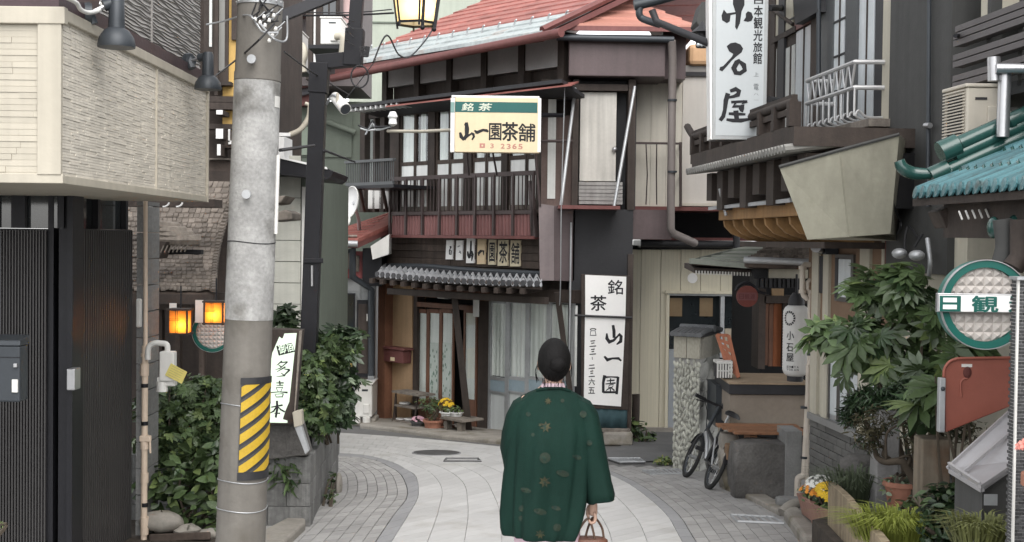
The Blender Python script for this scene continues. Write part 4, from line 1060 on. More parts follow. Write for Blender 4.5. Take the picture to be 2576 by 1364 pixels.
# ------------------------------------------------------------------ red-roofed neighbour of the tea shop
rh = thing('red_roof_house', 'small grey tiled shop with a red lean-to roof left of tea shop', 'house', at(870, 1060, 19.9))
RW_ = Front(19.8)
MB().wbox(RW_, (806, 690, 942, 1085), -3, -.01).b('wall', M_tilewall, rh)
for i in range(9):
    for j in range(4):
        a0, a1 = 806 + 34 * j, 806 + 34 * (j + 1); r = (a0, 692 + 42 * i, a1, 692 + 42 * (i + 1)); u0, u1, z0, z1 = RW_.rect(r, 0)
        wpiece('wall_tile', M_tilewall, rh, RW_, u0 + .006, u1 - .006, z0 + .006, z1 - .006, -.01, R.uniform(.0, .004))
# lean-to roof of red sheets
A, B = RW_.pt(806, 601, .7), RW_.pt(900, 604.5, .7); C, D_ = at(985, 532, 21.4), at(833, 585, 21.4)
B2 = at(984, 566, 19.9)
rf = MB().prism([A - Vector((0, 0, .03)), B - Vector((0, 0, .03)), B2 - Vector((0, 0, .03)), C - Vector((0, 0, .03)), D_ - Vector((0, 0, .03))], [p - Vector((0, 0, .12)) for p in (A, B, B2, C, D_)]).b('roof', M_redrail, rh)
for k in range(7):
    f0, f1 = k / 7, (k + 1) / 7
    L0, L1 = lerp(A, D_, f0), lerp(A, D_, f1); q0, q1 = lerp(B, C, f0), lerp(B, C, f1)
    r0 = lerp(B, B2, min(1, f0 * 1.0)); 
    P = [L0, lerp(L0, q0, 1) if k < 0 else lerp(B, B2, f0) if False else q0, L1, q1]
    up_ = Vector((0, 0, .02)); MB().hexa([P[0] - up_, P[1] - up_, P[2] - up_, P[3] - up_, P[0] + up_, P[1] + up_, P[2], P[3]]).b('roof_sheet', M_redroof, rf)
MB().prism([B + Vector((0, 0, .02)), B2 + Vector((0, 0, .02)), C, q1 if False else lerp(B, C, .98)], [B - Vector((0, 0, .05)), B2 - Vector((0, 0, .05)), C - Vector((0, 0, .06)), lerp(B, C, .98) - Vector((0, 0, .06))]).b('roof_sheet', M_redroof, rf)
tb(rh, 'gutter', M_galv, [RW_.pt(800, 611, .72), RW_.pt(900, 614, .72)], .05)
tb(rh, 'snow_guard', M_grwood, [RW_.pt(*EC(950, 455), .6), RW_.pt(*EC(1215, 455), .6)], .02)
MB().wbox(Front(19.7), (812, 632, 912, 700), -.2, .0).b('red_board', mat('red_board', (.2, .045, .045), .5, var=.1), rh)
for q in ([(1003, 590), (1003, 690)], [(1090, 590), (1100, 715)], [(1150, 580), (1165, 700)], [(1215, 600), (1210, 720)]):
    tb(rh, 'letter_bar', M_grwood, [Front(19.68).pt(*EC(*p), .02) for p in q], .04)
MB().wprism(RW_, [EC(1315, 530), EC(1455, 440), EC(1450, 590), EC(1330, 630)], 0, .45).b('gable_board', M_white, rh)
MB().wbox(RW_, (912, 625, 960, 720), -.5, .2).b('dark_return', M_black, rh)
tb(rh, 'downpipe', M_lamp, [RW_.pt(*EC(1105, 590), .5), RW_.pt(*EC(1180, 545), .5), RW_.pt(*EC(1180, 760), .45), RW_.pt(*EC(1320, 855), .2), RW_.pt(*EC(1322, 1500), .2)], .055)
wn_ = wb(rh, 'window', M_black, RW_, (868, 738, 892, 960), 0, .05); MB().wbox(RW_, (871, 742, 889, 956), .05, .055).b('pane', M_dglass, wn_)
wn_ = wb(rh, 'window', M_black, RW_, (826, 735, 847, 800), 0, .04)
dr_ = wb(rh, 'door', M_black, RW_, (897, 755, 930, 1066), 0, .05); 
for r in ((901, 765, 926, 840), (901, 850, 926, 940), (901, 950, 926, 1050)): MB().wbox(RW_, r, .05, .062).b('door_panel', M_dwood, dr_, bev=.01)
MB().wbox(RW_, (922, 790, 936, 808), .05, .075).b('notice', M_white, dr_); 
wb(rh, 'post', M_galv, RW_, (926, 700, 942, 1080), 0, .1); wb(rh, 'post', M_galv, RW_, (852, 800, 862, 1060), 0, .06)
ys_ = thing('yellow_sign', 'yellow vertical box sign with dark writing behind the shrub', 'sign', at(830, 860, 18.8))
YS = Front(18.8); M_ysign = mat('yellow_acrylic', (.62, .42, .1), .5, var=.06)
MB().wprism(YS, [(816, 748), (856, 748), (856, 815), (836, 836), (816, 836)], -.25, 0).b('box', M_ysign, ys_, bev=.006)
MB().wbox(YS, (810.5, 748, 815.5, 836), -.25, .0).b('side', M_siding, ys_)
MB().wbox(YS, (852, 952, 882, 1000 - 20), -.2, 0).b('lower_panel', M_ysign, ys_); MB().wbox(YS, (846, 900, 882, 952), -.2, 0).b('lower_panel', M_ysign, ys_)
mb = MB()
for ch, r in (('ア', (822, 754, 838, 772)), ('メ', (824, 776, 838, 794)), ('ス', (843, 753, 852, 765)), ('ナ', (843, 768, 852, 780)), ('ッ', (824, 798, 836, 812))): wwrite(mb, YS, ch, r, .004, .03)
mb.b('sign_writing', M_ink, ys_)
t = aircon('cream air conditioner standing on the ground left of the tea shop', Front(19.2), (893, 968, 936, 1050), None, None, None)
for x in (897, 922):
    MB().tube([at(x, 1050, 19.15), at(x, 1064, 19.15)], .06, 10).b('foot', M_white, t, 40)
o = MB().wbox(Front(19.3), (860, 1052, 945, 1075), -.5, .0).b('doorstep', M_curb, bev=.03); tag(o, 'low worn stone step under the cream air conditioner', 'step')
# ------------------------------------------------------------------ tea shop
TC = PxWall(985, 20.0, 1360, 17.5); TF = Front(17.2)
H_ = crop(1050, 500, 2.436); I_ = crop(1050, 960, 1.9267); J_ = crop(1600, 0, 2.4354); K_ = crop(1600, 540, 2.4354)
M_plast = mat('dark_plaster', (.42, .41, .405), .9, var=.1)
M_ochre = mat('ochre_plaster', (.40, .27, .16), .9, var=.1, streak=.15)
M_curt = mat('curtain', (.82, .83, .8), .9, var=.06, streak=.2)
M_gcurt = mat('curtain_grey', (.58, .59, .57), .9, var=.08, streak=.25)
M_tile = mat('eave_tile', (.50, .51, .53), .45, .1, var=.12, rnd=.12, bump=.05)
M_tileend = mat('eave_tile_end', (.07, .07, .075), .6, var=.2)
M_zinc = mat('old_zinc', (.42, .46, .46), .5, .2, var=.25, vs=3, stain=((.3, .27, .25), .55, 3), streak=.2)
M_pinkroof = mat('pink_roof', (.42, .195, .15), .5, .1, var=.1, vs=2, rnd=.06, stain=((.4, .17, .13), .58, 2))
M_beige = mat('beige_panel', (.60, .565, .49), .7, var=.05, streak=.12)
M_whitew = mat('white_wall', (.62, .59, .55), .7, var=.04, streak=.08)
M_char = mat('charcoal_panel', (.026, .026, .029), .6, var=.15)
M_signcr = mat('sign_cream', (.72, .6, .4), .5, var=.04, vs=2, streak=.05)
M_signw = mat('sign_white', (.84, .83, .81), .5, var=.03, bump=.02)
M_pinkink = mat('pink_ink', (.48, .22, .18), .6, var=.1, bump=0)
M_rail = mat('rail_brown', (.07, .052, .05), .5, .3, var=.2)
M_ltwood = mat('door_wood', (.16, .075, .045), .6, var=.2, streak=.3)
ts = thing('tea_shop', 'old two storey wooden tea shop with red roof and long glazed balcony', 'shop', TC.f(TC.len / 2, 0, gz(18.8)))
gbt = gz(20.5) - .2
uA, uB = TC.hit(945, 605)[0], TC.hit(1395, 605)[0]
# main shell
z2 = TC.hit(1170, 600)[1]; zroof = 4.55
MB().box(TC.f, (uA + .2, -1.4, TC.hit(1170, 560)[1]), (uB, -.18, zroof)).b('wall', M_dwood, ts)
MB().box(TC.f, (uA, -1.4, TC.hit(1170, 730)[1]), (uB, -.10, TC.hit(1170, 560)[1] - .003)).b('wall', M_dwood, ts)
MB().box(TC.f, (uA, -1.4, gbt), (uB, -.5, TC.hit(1170, 730)[1] - .003)).b('shop_interior', M_void, ts)
# upper plaster panels under the eave between posts
def wrect(r): return TC.rect(r, 0)
zt = TC.hit(1200, 100)[1]; zb = TC.hit(1200, 262)[1]
for a, b_ in ((325, 540), (560, 780), (805, 1040), (1065, 1320), (1345, 1615)):
    ua, ub = TC.hit(*G(a, 560))[0], TC.hit(*G(b_, 480))[0]
    zl = TC.hit(*G((a + b_) / 2, 640 - (a + b_ - 865) / 2 * .122))[1]
    MB().box(TC.f, (ua, -.17, zl), (ub, -.06, 4.5)).b('plaster_panel', M_plast, ts)
for x in (310, 550, 792, 1052, 1332, 1630):
    u = TC.hit(*G(x, 550))[0]; MB().box(TC.f, (u - .06, -.17, 3.7), (u + .06, -.03, 4.5)).b('post', M_dwood, ts)
u0_, u1_ = TC.hit(*G(215, 650))[0], TC.hit(*G(1700, 520))[0]
MB().box(TC.f, (u0_, -.17, 3.62), (u1_, .02, 3.84)).b('beam', M_dwood, ts)
# lower weathered eave over the windows and the red awning
def slope(name, m, W, ua, ub, n0, z0, n1, z1, th, parent, k=1, trim=0):
    for i in range(k):
        a, b_ = lerp(ua, ub, i / k), lerp(ua, ub, (i + 1) / k)
        b2 = b_ - .004; c2 = b2 - (trim if i == k - 1 else 0); MB().hexa([W.f(a, n0, z0 - th), W.f(c2, n0, z0 - th), W.f(a, n1, z1 - th), W.f(b2, n1, z1 - th), W.f(a, n0, z0), W.f(c2, n0, z0), W.f(a, n1, z1), W.f(b2, n1, z1)]).b(name, m, parent)
ze = TC.hit(*G(900, 690), .55)[1]
ue0, ue1 = TC.hit(*G(50, 790), .6)[0], TC.hit(*G(1715, 560), .6)[0]
slope('old_eave', M_char, TC, ue0, ue1 - .12, -.1, 3.66, .62, ze, .05, ts, 7, .3)
slope('awning_sheet', M_redroof, TC, TC.hit(*G(330, 810), .62)[0], TC.hit(*G(1730, 610), .62)[0], .3, ze + .0, .62, TC.hit(*G(1090, 706), .62)[1], .02, ts, 5, .2)
for k in range(10):
    u = ue0 + .05 + k * .13; MB().box(TC.f, (u, .3, ze - .1), (u + .035, .6, ze - .05)).b('rafter_tip', M_paintw, ts)
# glazed upper floor
zs0, zs1, zm = TC.hit(1170, 530)[1], TC.hit(1170, 250)[1], TC.hit(1170, 404)[1]
MB().box(TC.f, (TC.hit(993, 400)[0], -.3, zs0 - .08), (TC.hit(1362, 400)[0], .04, zs0)).b('sill', M_wood, ts)
MB().box(TC.f, (TC.hit(993, 400)[0], -.3, zs0), (TC.hit(1362, 400)[0], -.24, zs1)).b('room_back', M_void, ts)
for a, b_ in ((993, 1004), (1077, 1094), (1167, 1187), (1262, 1277), (1350, 1363)):
    MB().box(TC.f, (TC.hit(a, 400)[0], -.2, zs0), (TC.hit(b_, 400)[0], .012, zs1 + .1)).b('post', M_dwood, ts)
for a, b_ in ((1004, 1041), (1041, 1077), (1094, 1129), (1129, 1167), (1187, 1221), (1221, 1262), (1277, 1322), (1322, 1350)):
    ua, ub = TC.hit(a, 400)[0] + .004, TC.hit(b_, 400)[0] - .004
    fr_ = MB(); s = .026
    for q in ((ua, zs0, ua + s, zs1), (ub - s, zs0, ub, zs1), (ua + s, zs0, ub - s, zs0 + .07), (ua + s, zm - .03, ub - s, zm + .03), (ua + s, zs1 - .04, ub - s, zs1)):
        fr_.box(TC.f, (q[0], -.06, q[1]), (q[2], -.02, q[3]))
    wn_ = fr_.b('window', M_wood, ts)
    MB().box(TC.f, (ua + s, -.045, zm + .03), (ub - s, -.04, zs1 - .04)).b('pane', M_glass, wn_)
    MB().box(TC.f, (ua + s, -.04, zs0 + .07), (ub - s, -.03, zm - .03)).b('white_pane', mat('white_glass', (.74, .75, .73), .2, var=.08, vs=1.5, streak=.15, bump=.02, spec=.6), wn_)
    mb = MB(); n = 26; wv = R.random() * 5; gap = R.choice([0, 0, .08, .12])
    v0, v1 = [], []
    for k in range(n + 1):
        u = lerp(ua + s + gap * .4, ub - s - gap, k / n); nn = -.062 + .010 * math.sin(u * 55 + wv) + .005 * math.sin(u * 131)
        v0.append(TC.f(u, nn, zs0 + .02)); v1.append(TC.f(u, nn, zs1))
    mb.add(v0 + v1, [(k, k + 1, n + 2 + k, n + 1 + k) for k in range(n)]); mb.b('curtain', M_curt, wn_, 60)
    MB().box(TC.f, (ua + s, -.035, zs0 + .005), (ub - s, -.012, zs0 + .065)).b('kick_board', M_grwood, wn_)
# left set-back glazing with its own dark balcony
LB = TC; 
ua, ub = TC.hit(908, 400)[0], TC.hit(988, 400)[0]
for a, b_, m in ((905, 917, M_dwood), (938, 943, M_dwood), (955, 966, M_dwood), (980, 993, M_dwood)): MB().box(TC.f, (TC.hit(a, 400)[0], -.17, zs0), (TC.hit(b_, 400)[0], .0, zs1 + .06)).b('post', m, ts)
wn_ = MB().box(TC.f, (ua, -.17, zs0), (ub, -.12, zs1 + .05)).b('window', M_wood, ts)
MB().box(TC.f, (ua + .05, -.115, zs0 + .1), (ub, -.11, zs1)).b('curtain', M_gcurt, wn_); MB().box(TC.f, (ua + .05, -.09, zs0 + .1), (ub, -.085, zs1)).b('pane', M_glass, wn_)
def railing(W, x0, x1, ytop, ybot, n, posts, bars, m, name='balcony', rt=.03):
    u0, u1 = W.hit(x0, ytop, n)[0], W.hit(x1, ytop, n)[0]; zt, zb = W.hit((x0 + x1) / 2, ytop, n)[1], W.hit((x0 + x1) / 2, ybot, n)[1]
    o = MB().box(W.f, (u0 - .02, n - .03, zt - rt), (u1 + .02, n + .03, zt + rt)).b(name, m, ts)
    MB().box(W.f, (u0, n - .02, zb), (u1, n + .02, zb + .05)).b('rail', m, o)
    for k in range(bars + 1):
        u = lerp(u0, u1, k / bars); r = .006
        if posts and k % posts == 0: continue
        MB().box(W.f, (u - r, n - r, zb + .05), (u + r, n + r, zt - rt)).b('baluster', m, o)
    return o, u0, u1, zt, zb
M_grail = mat('rail_grey', (.09, .095, .098), .5, .3, var=.15)
o, *_ = railing(TC, 872, 990, 405, 467, .75, 0, 26, M_grail, 'left_balcony', .02)
MB().wbox(TC, (870, 466, 990, 474), -.1, .78).b('floor', M_black, o)
for a in (905, 962): tb(ts, 'strut', M_dwood, [TC.pt(a, 474, .7), TC.pt(a + 12, 530, .0)], .03)
for r in ((926, 478, 958, 525), (964, 478, 985, 525)): wb(ts, 'white_board', M_white, TC, r, -.1, .0)
# long balcony
nB = .18
o, u0, u1, zt, zb = railing(TC, 985, 1345, 443, 540, nB, 5, 40, M_rail)
zrb = TC.hit(1170, 592, nB)[1]; zrt = TC.hit(1170, 541, nB)[1]
for k in range(9):
    u = lerp(u0, u1, k / 8); MB().box(TC.f, (u - .018, nB + .005, zrb - .02), (u + .018, nB + .04, zt)).b('post', M_rail, o)
mb = MB(); nr = 44
mb.box(TC.f, (u0, nB - .04, zrb), (u1, nB - .02, zrt))
for k in range(nr):
    u = lerp(u0, u1, (k + .5) / nr); w_ = (u1 - u0) / nr * .28
    mb.add([TC.f(u - w_, nB - .02, zrb), TC.f(u - w_ * .5, nB + .002, zrb), TC.f(u + w_ * .5, nB + .002, zrb), TC.f(u + w_, nB - .02, zrb), TC.f(u - w_, nB - .02, zrt), TC.f(u - w_ * .5, nB + .002, zrt), TC.f(u + w_ * .5, nB + .002, zrt), TC.f(u + w_, nB - .02, zrt)],
           [(0, 1, 5, 4), (1, 2, 6, 5), (2, 3, 7, 6), (0, 3, 2, 1), (4, 5, 6, 7)])
mb.b('corrugated_panel', mat('red_corrugated', (.24, .115, .11), .55, .1, var=.1, streak=.15), o)
MB().box(TC.f, (u0 - .05, -.1, zrb - .045), (u1 + .05, nB + .05, zrb - .003)).b('floor_edge', M_redrail, o)
MB().box(TC.f, (u0, -.1, zrt + .002), (u1, nB - .05, zrt + .03)).b('floor', M_wood, o)
MB().hexa([TC.f(u1 - .02, nB - .03, zrb - .02), TC.f(u1 + .07, nB - .03, zrb - .02), TC.f(u1 - .02, nB + .04, zrb - .02), TC.f(u1 + .07, nB + .04, zrb - .02), TC.f(u1 - .09, nB - .03, zrb + .75), TC.f(u1 - .05, nB - .03, zrb + .75), TC.f(u1 - .09, nB + .04, zrb + .75), TC.f(u1 - .05, nB + .04, zrb + .75)]).b('brace', M_rail, o)
# weathered plank band
ub0, ub1 = TC.hit(978, 635)[0], TC.hit(1362, 635)[0]
for i in range(4):
    ya, yb = 597 + 18.5 * i, 597 + 18.5 * (i + 1); z0, z1 = TC.hit(1170, yb)[1], TC.hit(1170, ya)[1]; u = ub0
    while u < ub1 - .1:
        u2 = min(u + R.uniform(1.2, 2.4), ub1); 
        MB().box(TC.f, (u, -.1, z0 + .004), (u2 - .004, R.uniform(-.005, .012), z1)).b('plank', R.choice([M_wood, M_wood, M_dwood, M_grwood]), ts, bev=.004); u = u2
# cables and pipes above the tile eave
for k, (y0, y1) in enumerate(((668, 688), (676, 694), (684, 702))):
    MB().tube(curve([TC.pt(975, y0, .12), TC.pt(1080, y0 + 2, .14), TC.pt(1180, y0 + 11, .15), TC.pt(1362, y1, .12)], 5), .035, 8).b('service_pipe', M_lamp if k != 1 else M_char, ts, 50)
# tiled eave over the entrance
ut0, ut1 = TC.hit(950, 690, .8)[0], TC.hit(1362, 715, .8)[0]
NT = 27; zi = TC.hit(1161, 684, .12)[1]; zo_ = TC.hit(1161, 718, .7)[1]
zo0, zo1 = TC.hit(950, 692, .7)[1], TC.hit(1359, 716, .7)[1]
uT0, uT1, uB0, uB1 = TC.hit(968, 674, .05)[0], TC.hit(1360, 701, .05)[0], TC.hit(945, 692, .7)[0], TC.hit(1364, 718, .7)[0]
er = MB()
def ep(s, f):   # point on the eave, s along, f from wall (0) to edge (1)
    z = lerp(lerp(TC.hit(973, 674, .1)[1], TC.hit(1356, 701, .1)[1], s), lerp(zo0, zo1, s), f) - .03 * math.sin(math.pi * s) ; return TC.f(lerp(lerp(uT0, uT1, s), lerp(uB0, uB1, s), f), lerp(.05, .7, f), z)
er.hexa([ep(0, 0) - Vector((0, 0, .07)), ep(1, 0) - Vector((0, 0, .07)), ep(0, .97) - Vector((0, 0, .07)), ep(1, .97) - Vector((0, 0, .07)), ep(0, 0) - Vector((0, 0, .03)), ep(1, 0) - Vector((0, 0, .03)), ep(0, .97) - Vector((0, 0, .03)), ep(1, .97) - Vector((0, 0, .03))])
er = er.b('tiled_eave', M_dwood, ts)
for j in range(2):
    f0, f1 = (.5, 1.0) if j == 0 else (0.02, .56)
    for i in range(NT):
        s = (i + .5) / NT + R.uniform(-.003, .003); dz = Vector((0, 0, .028 if j else 0)); mb = MB(); n = 7
        for mi, (fa, fb, th) in enumerate(((f0, f1, 0),)):
            vs = []
            for f in (f0, f1):
                for th in (0, 1):
                    for k in range(n + 1):
                        a = k / n; x = (a - .5) / NT * 1.06; h = .05 * math.sin(math.pi * min(1, a / .62)) if a < .62 else -.022 * math.sin(math.pi * (a - .62) / .38)
                        vs.append(ep(s + x, f) + dz + Vector((0, 0, h - .014 * th)))
            m_ = n + 1; fs = []
            for k in range(n):
                fs += [(k, k + 1, 2 * m_ + k + 1, 2 * m_ + k), (m_ + k, m_ + k + 1, 3 * m_ + k + 1, 3 * m_ + k), (2 * m_ + k, 2 * m_ + k + 1, 3 * m_ + k + 1, 3 * m_ + k), (k, k + 1, m_ + k + 1, m_ + k)]
            mb.add(vs, fs)
        o = mb.b('roof_tile', [M_tile], er, 40)
        if j == 0:
            e = ep(s - .19 / NT, 1.0); MB().lathe(e + Vector((0, 0, .012)), [(.042, -.012), (.042, .012)], 12, Matrix((TC.u, Vector((0, 0, 1)), TC.n)).transposed()).b('tile_end', M_tileend, er)
for k in range(14):
    s = (k + .5) / 14; piece('rafter', M_dwood, ts, (ep(s, 0) + ep(s, .95)) / 2 - Vector((0, 0, .11)), TC.u * .06, ep(s, .95) - ep(s, 0), Vector((0, 0, .07)))
MB().box(TC.f, (uB0 + .1, .48, zo_ - .2), (uB1 - .1, .56, zo_ - .11)).b('eave_beam', M_dwood, ts)
# ground floor: post, ochre wall, latticed entrance, sliding doors
zg = TC.hit(1170, 1100)[1]; zl_ = TC.hit(1170, 738)[1]
def tbx(name, m, r, n0, n1, parent=None, bev=0): return wb(parent or ts, name, m, TC, r, n0, n1, bev)
tbx('post', M_ltwood, (950, 712, 968, 1078), -.2, .12); tbx('ochre_wall', M_ochre, (968, 700, 1036, 1085), -.3, -.03)
tbx('post', M_dwood, (1034, 730, 1048, 1095), -.2, -.05); tbx('lintel', M_ltwood, (1048, 730, 1232, 752), -.2, -.02); tbx('transom_bar', M_ltwood, (1048, 765, 1200, 777), -.15, .0)
tbx('post', M_dwood, (1202, 735, 1228, 1110), -.2, -.05)
for a, b_ in ((1048, 1075), (1075, 1107), (1107, 1140), (1165, 1198)):
    fr_ = MB()
    for r in ((a, 778, a + 3.5, 1085), (b_ - 3.5, 778, b_, 1085), (a + 3.5, 778, b_ - 3.5, 788), (a + 3.5, 1005, b_ - 3.5, 1085)): fr_.wbox(TC, r, -.12, -.09)
    dr_ = fr_.b('door', M_ltwood, ts)
    MB().wbox(TC, (a + 3.5, 788, b_ - 3.5, 1005), -.106, -.103).b('pane', M_glass, dr_)
    MB().wbox(TC, (a + 3.5, 788, b_ - 3.5, 1006), -.115, -.11).b('curtain', M_curt, dr_)
    if 1070 < a < 1120:
        st = MB().wbox(TC, (a + 6, 862, b_ - 6, 1000), -.1025, -.1005).b('patterned_film', mat('film', (.5, .56, .52), .5, var=.1), dr_)
mb = MB()
for k in range(46):
    x, y = R.choice([R.uniform(1082, 1099), R.uniform(1114, 1132)]), R.uniform(868, 995); s = R.uniform(2, 3.2)
    p = [TC.pt(x + s * .6 * math.cos(t_), y + s * 1.6 * math.sin(t_), -.099) for t_ in (0, 1.2, 2.2, 3.1, 4.2, 5.2)]
    mb.add(p, [tuple(range(6))])
mb.b('film_leaves', mat('film_leaf', (.17, .25, .2), .6, var=.2, bump=0), ts)
tbx('threshold', M_curb, (1040, 1085, 1240, 1104), -.3, .1)
for (x0, x1) in ((1228, 1275), (1275, 1325), (1325, 1378), (1378, 1440)):
    fr_ = MB()
    for r in ((x0, 757, x0 + 5, 1100), (x1 - 5, 757, x1, 1100), (x0 + 5, 757, x1 - 5, 763), (x0 + 5, 1085, x1 - 5, 1100), (x0 + 5, 949, x1 - 5, 957), (x0 + 5, 985, x1 - 5, 990)): fr_.wbox(TC, r, -.1, -.05)
    dr_ = fr_.b('sliding_door', M_galv, ts)
    MB().wbox(TC, (x0 + 5, 957, x1 - 5, 985), -.09, -.055).b('blue_rail', mat('blue_metal', (.30, .38, .43), .5, .2, var=.12), dr_)
    MB().wbox(TC, (x0 + 5, 763, x1 - 5, 949), -.08, -.075).b('pane', M_glass, dr_)
    MB().wbox(TC, (x0 + 5, 990, x1 - 5, 1085), -.08, -.075).b('lower_panel', mat('frosted', (.55, .58, .58), .3, var=.06, streak=.1, bump=.02), dr_)
    mb = MB(); n = 30; v0, v1 = [], []; ua, ub = TC.hit(x0, 860)[0], TC.hit(x1, 860)[0]; za, zb_ = TC.hit(1300, 955)[1], TC.hit(1300, 760)[1]
    for k in range(n + 1):
        u = lerp(ua, ub, k / n); nn = -.092 + .008 * math.sin(u * 30 + 1) + .008 * math.sin(u * 71)
        v0.append(TC.f(u, nn, za)); v1.append(TC.f(u, nn, zb_))
    mb.add(v0 + v1, [(k, k + 1, n + 2 + k, n + 1 + k) for k in range(n)]); mb.b('curtain', M_curt, dr_, 60)
tbx('header', M_dwood, (1228, 725, 1445, 757), -.2, -.02)
MB().hexa([TC.pt(x, y, n) for y, xs in ((1100, (1172, 1190)), (735, (1134, 1150))) for n in (.15, .32) for x in xs]).b('prop_post', M_dwood, ts, bev=.01)
MB().hexa([TC.pt(x, y, n) for y, xs in ((1030, (1434, 1447)), (735, (1394, 1409))) for n in (.15, .3) for x in xs]).b('prop_post', M_dwood, ts, bev=.01)
# stone skirting at the shop front
q = [(905, 1062), (990, 1078), (1100, 1096), (1250, 1104), (1400, 1122), (1400, 1112), (1250, 1094), (1100, 1084), (990, 1066), (905, 1052)]
A = [gp(gnd(*p), .05) for p in [(905, 1075), (1000, 1086), (1110, 1102), (1250, 1115), (1420, 1130), (1420, 1085), (1250, 1070), (1100, 1060), (990, 1050), (905, 1045)]]
o = MB().prism(A, [v - Vector((0, 0, .2)) for v in A]).b('kerb', M_curb, bev=.03); tag(o, 'worn curved stone kerb along the tea shop front', 'kerb')
# gutter and roofs
zgut = TC.hit(1135, 136, .75)[1]
tb(ts, 'gutter', M_redrail, [TC.pt(835, 197, .78), TC.pt(1412, 82, .78)], .06, 10)
ur0, ur1 = TC.hit(*G(-60, 545), .75)[0], TC.hit(*G(1500, 240), .75)[0]
zE = zgut + .1; PITCHR = math.tan(rad(25))
roof = MB().hexa([TC.f(ur0, .72, zE - .12), TC.f(ur1, .72, zE - .12), TC.f(ur0, -7, zE + 7.72 * PITCHR - .12), TC.f(ur1, -7, zE + 7.72 * PITCHR - .12), TC.f(ur0, .72, zE - .04), TC.f(ur1, .72, zE - .04), TC.f(ur0, -7, zE + 7.72 * PITCHR - .04), TC.f(ur1, -7, zE + 7.72 * PITCHR - .04)]).b('roof', M_redrail, ts)
NS = 26
for k in range(NS):
    n0 = .74 - k * .3; n1 = n0 - .31; z0 = zE + (.74 - n0) * PITCHR; z1 = z0 + .31 * PITCHR
    m = M_zinc if k < 3 else M_redroof; parts = 3 if k < 2 else 2
    for j in range(parts):
        a, b_ = lerp(ur0, ur1, j / parts), lerp(ur0, ur1, (j + 1) / parts)
        b_ -= 0 if j == parts - 1 else .004
        MB().hexa([TC.f(a, n0, z0 - .03), TC.f(b_, n0, z0 - .03), TC.f(a, n1, z1 - .03), TC.f(b_, n1, z1 - .03), TC.f(a, n0, z0 + .022), TC.f(b_, n0, z0 + .022), TC.f(a, n1, z1), TC.f(b_, n1, z1)]).b('roof_sheet', m, roof)
for k in range(14):
    u = lerp(ur0, ur1, (k + .6) / 14); MB().tube([TC.f(u, .2, zE + .54 * PITCHR), TC.f(u + .03, .2, zE + .54 * PITCHR + .09), TC.f(u + .08, .22, zE + .54 * PITCHR + .1)], .012, 5).b('snow_hook', M_galv, roof)
# main roof continues past the hip towards the right
hip = MB(); a = TC.f(ur1, .74, zE)
hip.tube([a + Vector((0, 0, .03)), TC.f(ur1, -7, zE + 7.74 * PITCHR + .03)], .05, 6); hip.b('hip_cap', M_redrail, roof)
# boxy metal fascia and pink hipped roof over the corner door
fa = [(1430, 86), (1690, 88), (1672, 194), (1430, 190)]
u0, u1, z0, z1 = TF.rect((1431, 87, 1674, 192), .15)
MB().box(TF.f, (u0, -2.5, z0), (u1, .15, z1)).b('metal_fascia', M_brown, ts, bev=.01)
MB().box(TF.f, (u1 + .003, -2.6, z0 + .02), (u1 + .32, -.2, z1 + .1)).b('metal_return', M_brown, ts)
tb(ts, 'gutter', M_lamp, [TF.pt(1400, 94, .26), TF.pt(1695, 100, .26)], .045, 8)
e = [(u0 - .05, .3), (u1 + .42, .3)]
zz = z1 + .09; ridge = [(u0 + .6, -1.2), (u1 - .3, -1.2)]; zr = zz + .62
NP = 4
for k in range(NP):
    f0, f1 = k / NP, (k + 1) / NP
    def ppt(f, s, lift=0):
        a, b_ = e[s], ridge[s]; return TF.f(lerp(a[0], b_[0], f), lerp(a[1], b_[1], f), lerp(zz, zr, f) + lift)
    MB().hexa([ppt(f0, 0, -.03), ppt(f0, 1, -.03), ppt(f1, 0, -.03), ppt(f1, 1, -.03), ppt(f0, 0, .025), ppt(f0, 1, .025), ppt(f1, 0), ppt(f1, 1)]).b('roof_sheet', M_pinkroof, ts)
bk0, bk1 = TF.f(e[1][0], -3, zz), TF.f(ridge[1][0], -1.2, zr)
MB().prism([ppt(0, 1), bk0, ppt(1, 1)], [ppt(0, 1) - Vector((0, 0, .06)), bk0 - Vector((0, 0, .06)), ppt(1, 1) - Vector((0, 0, .06))]).b('roof_sheet', M_pinkroof, ts)
MB().prism([ppt(0, 0), TF.f(e[0][0], -3, zz + .2), ppt(1, 0)], [ppt(0, 0) - Vector((0, 0, .06)), TF.f(e[0][0], -3, zz + .14), ppt(1, 0) - Vector((0, 0, .06))]).b('roof_sheet', M_pinkroof, ts)
tb(ts, 'ridge_cap', M_pinkroof, [ppt(1, 0), ppt(1, 1)], .04, 6)
MB().box(TF.f, (e[0][0], .28, zz - .07), (e[1][0], .31, zz - .005)).b('drip_edge', M_redrail, ts)
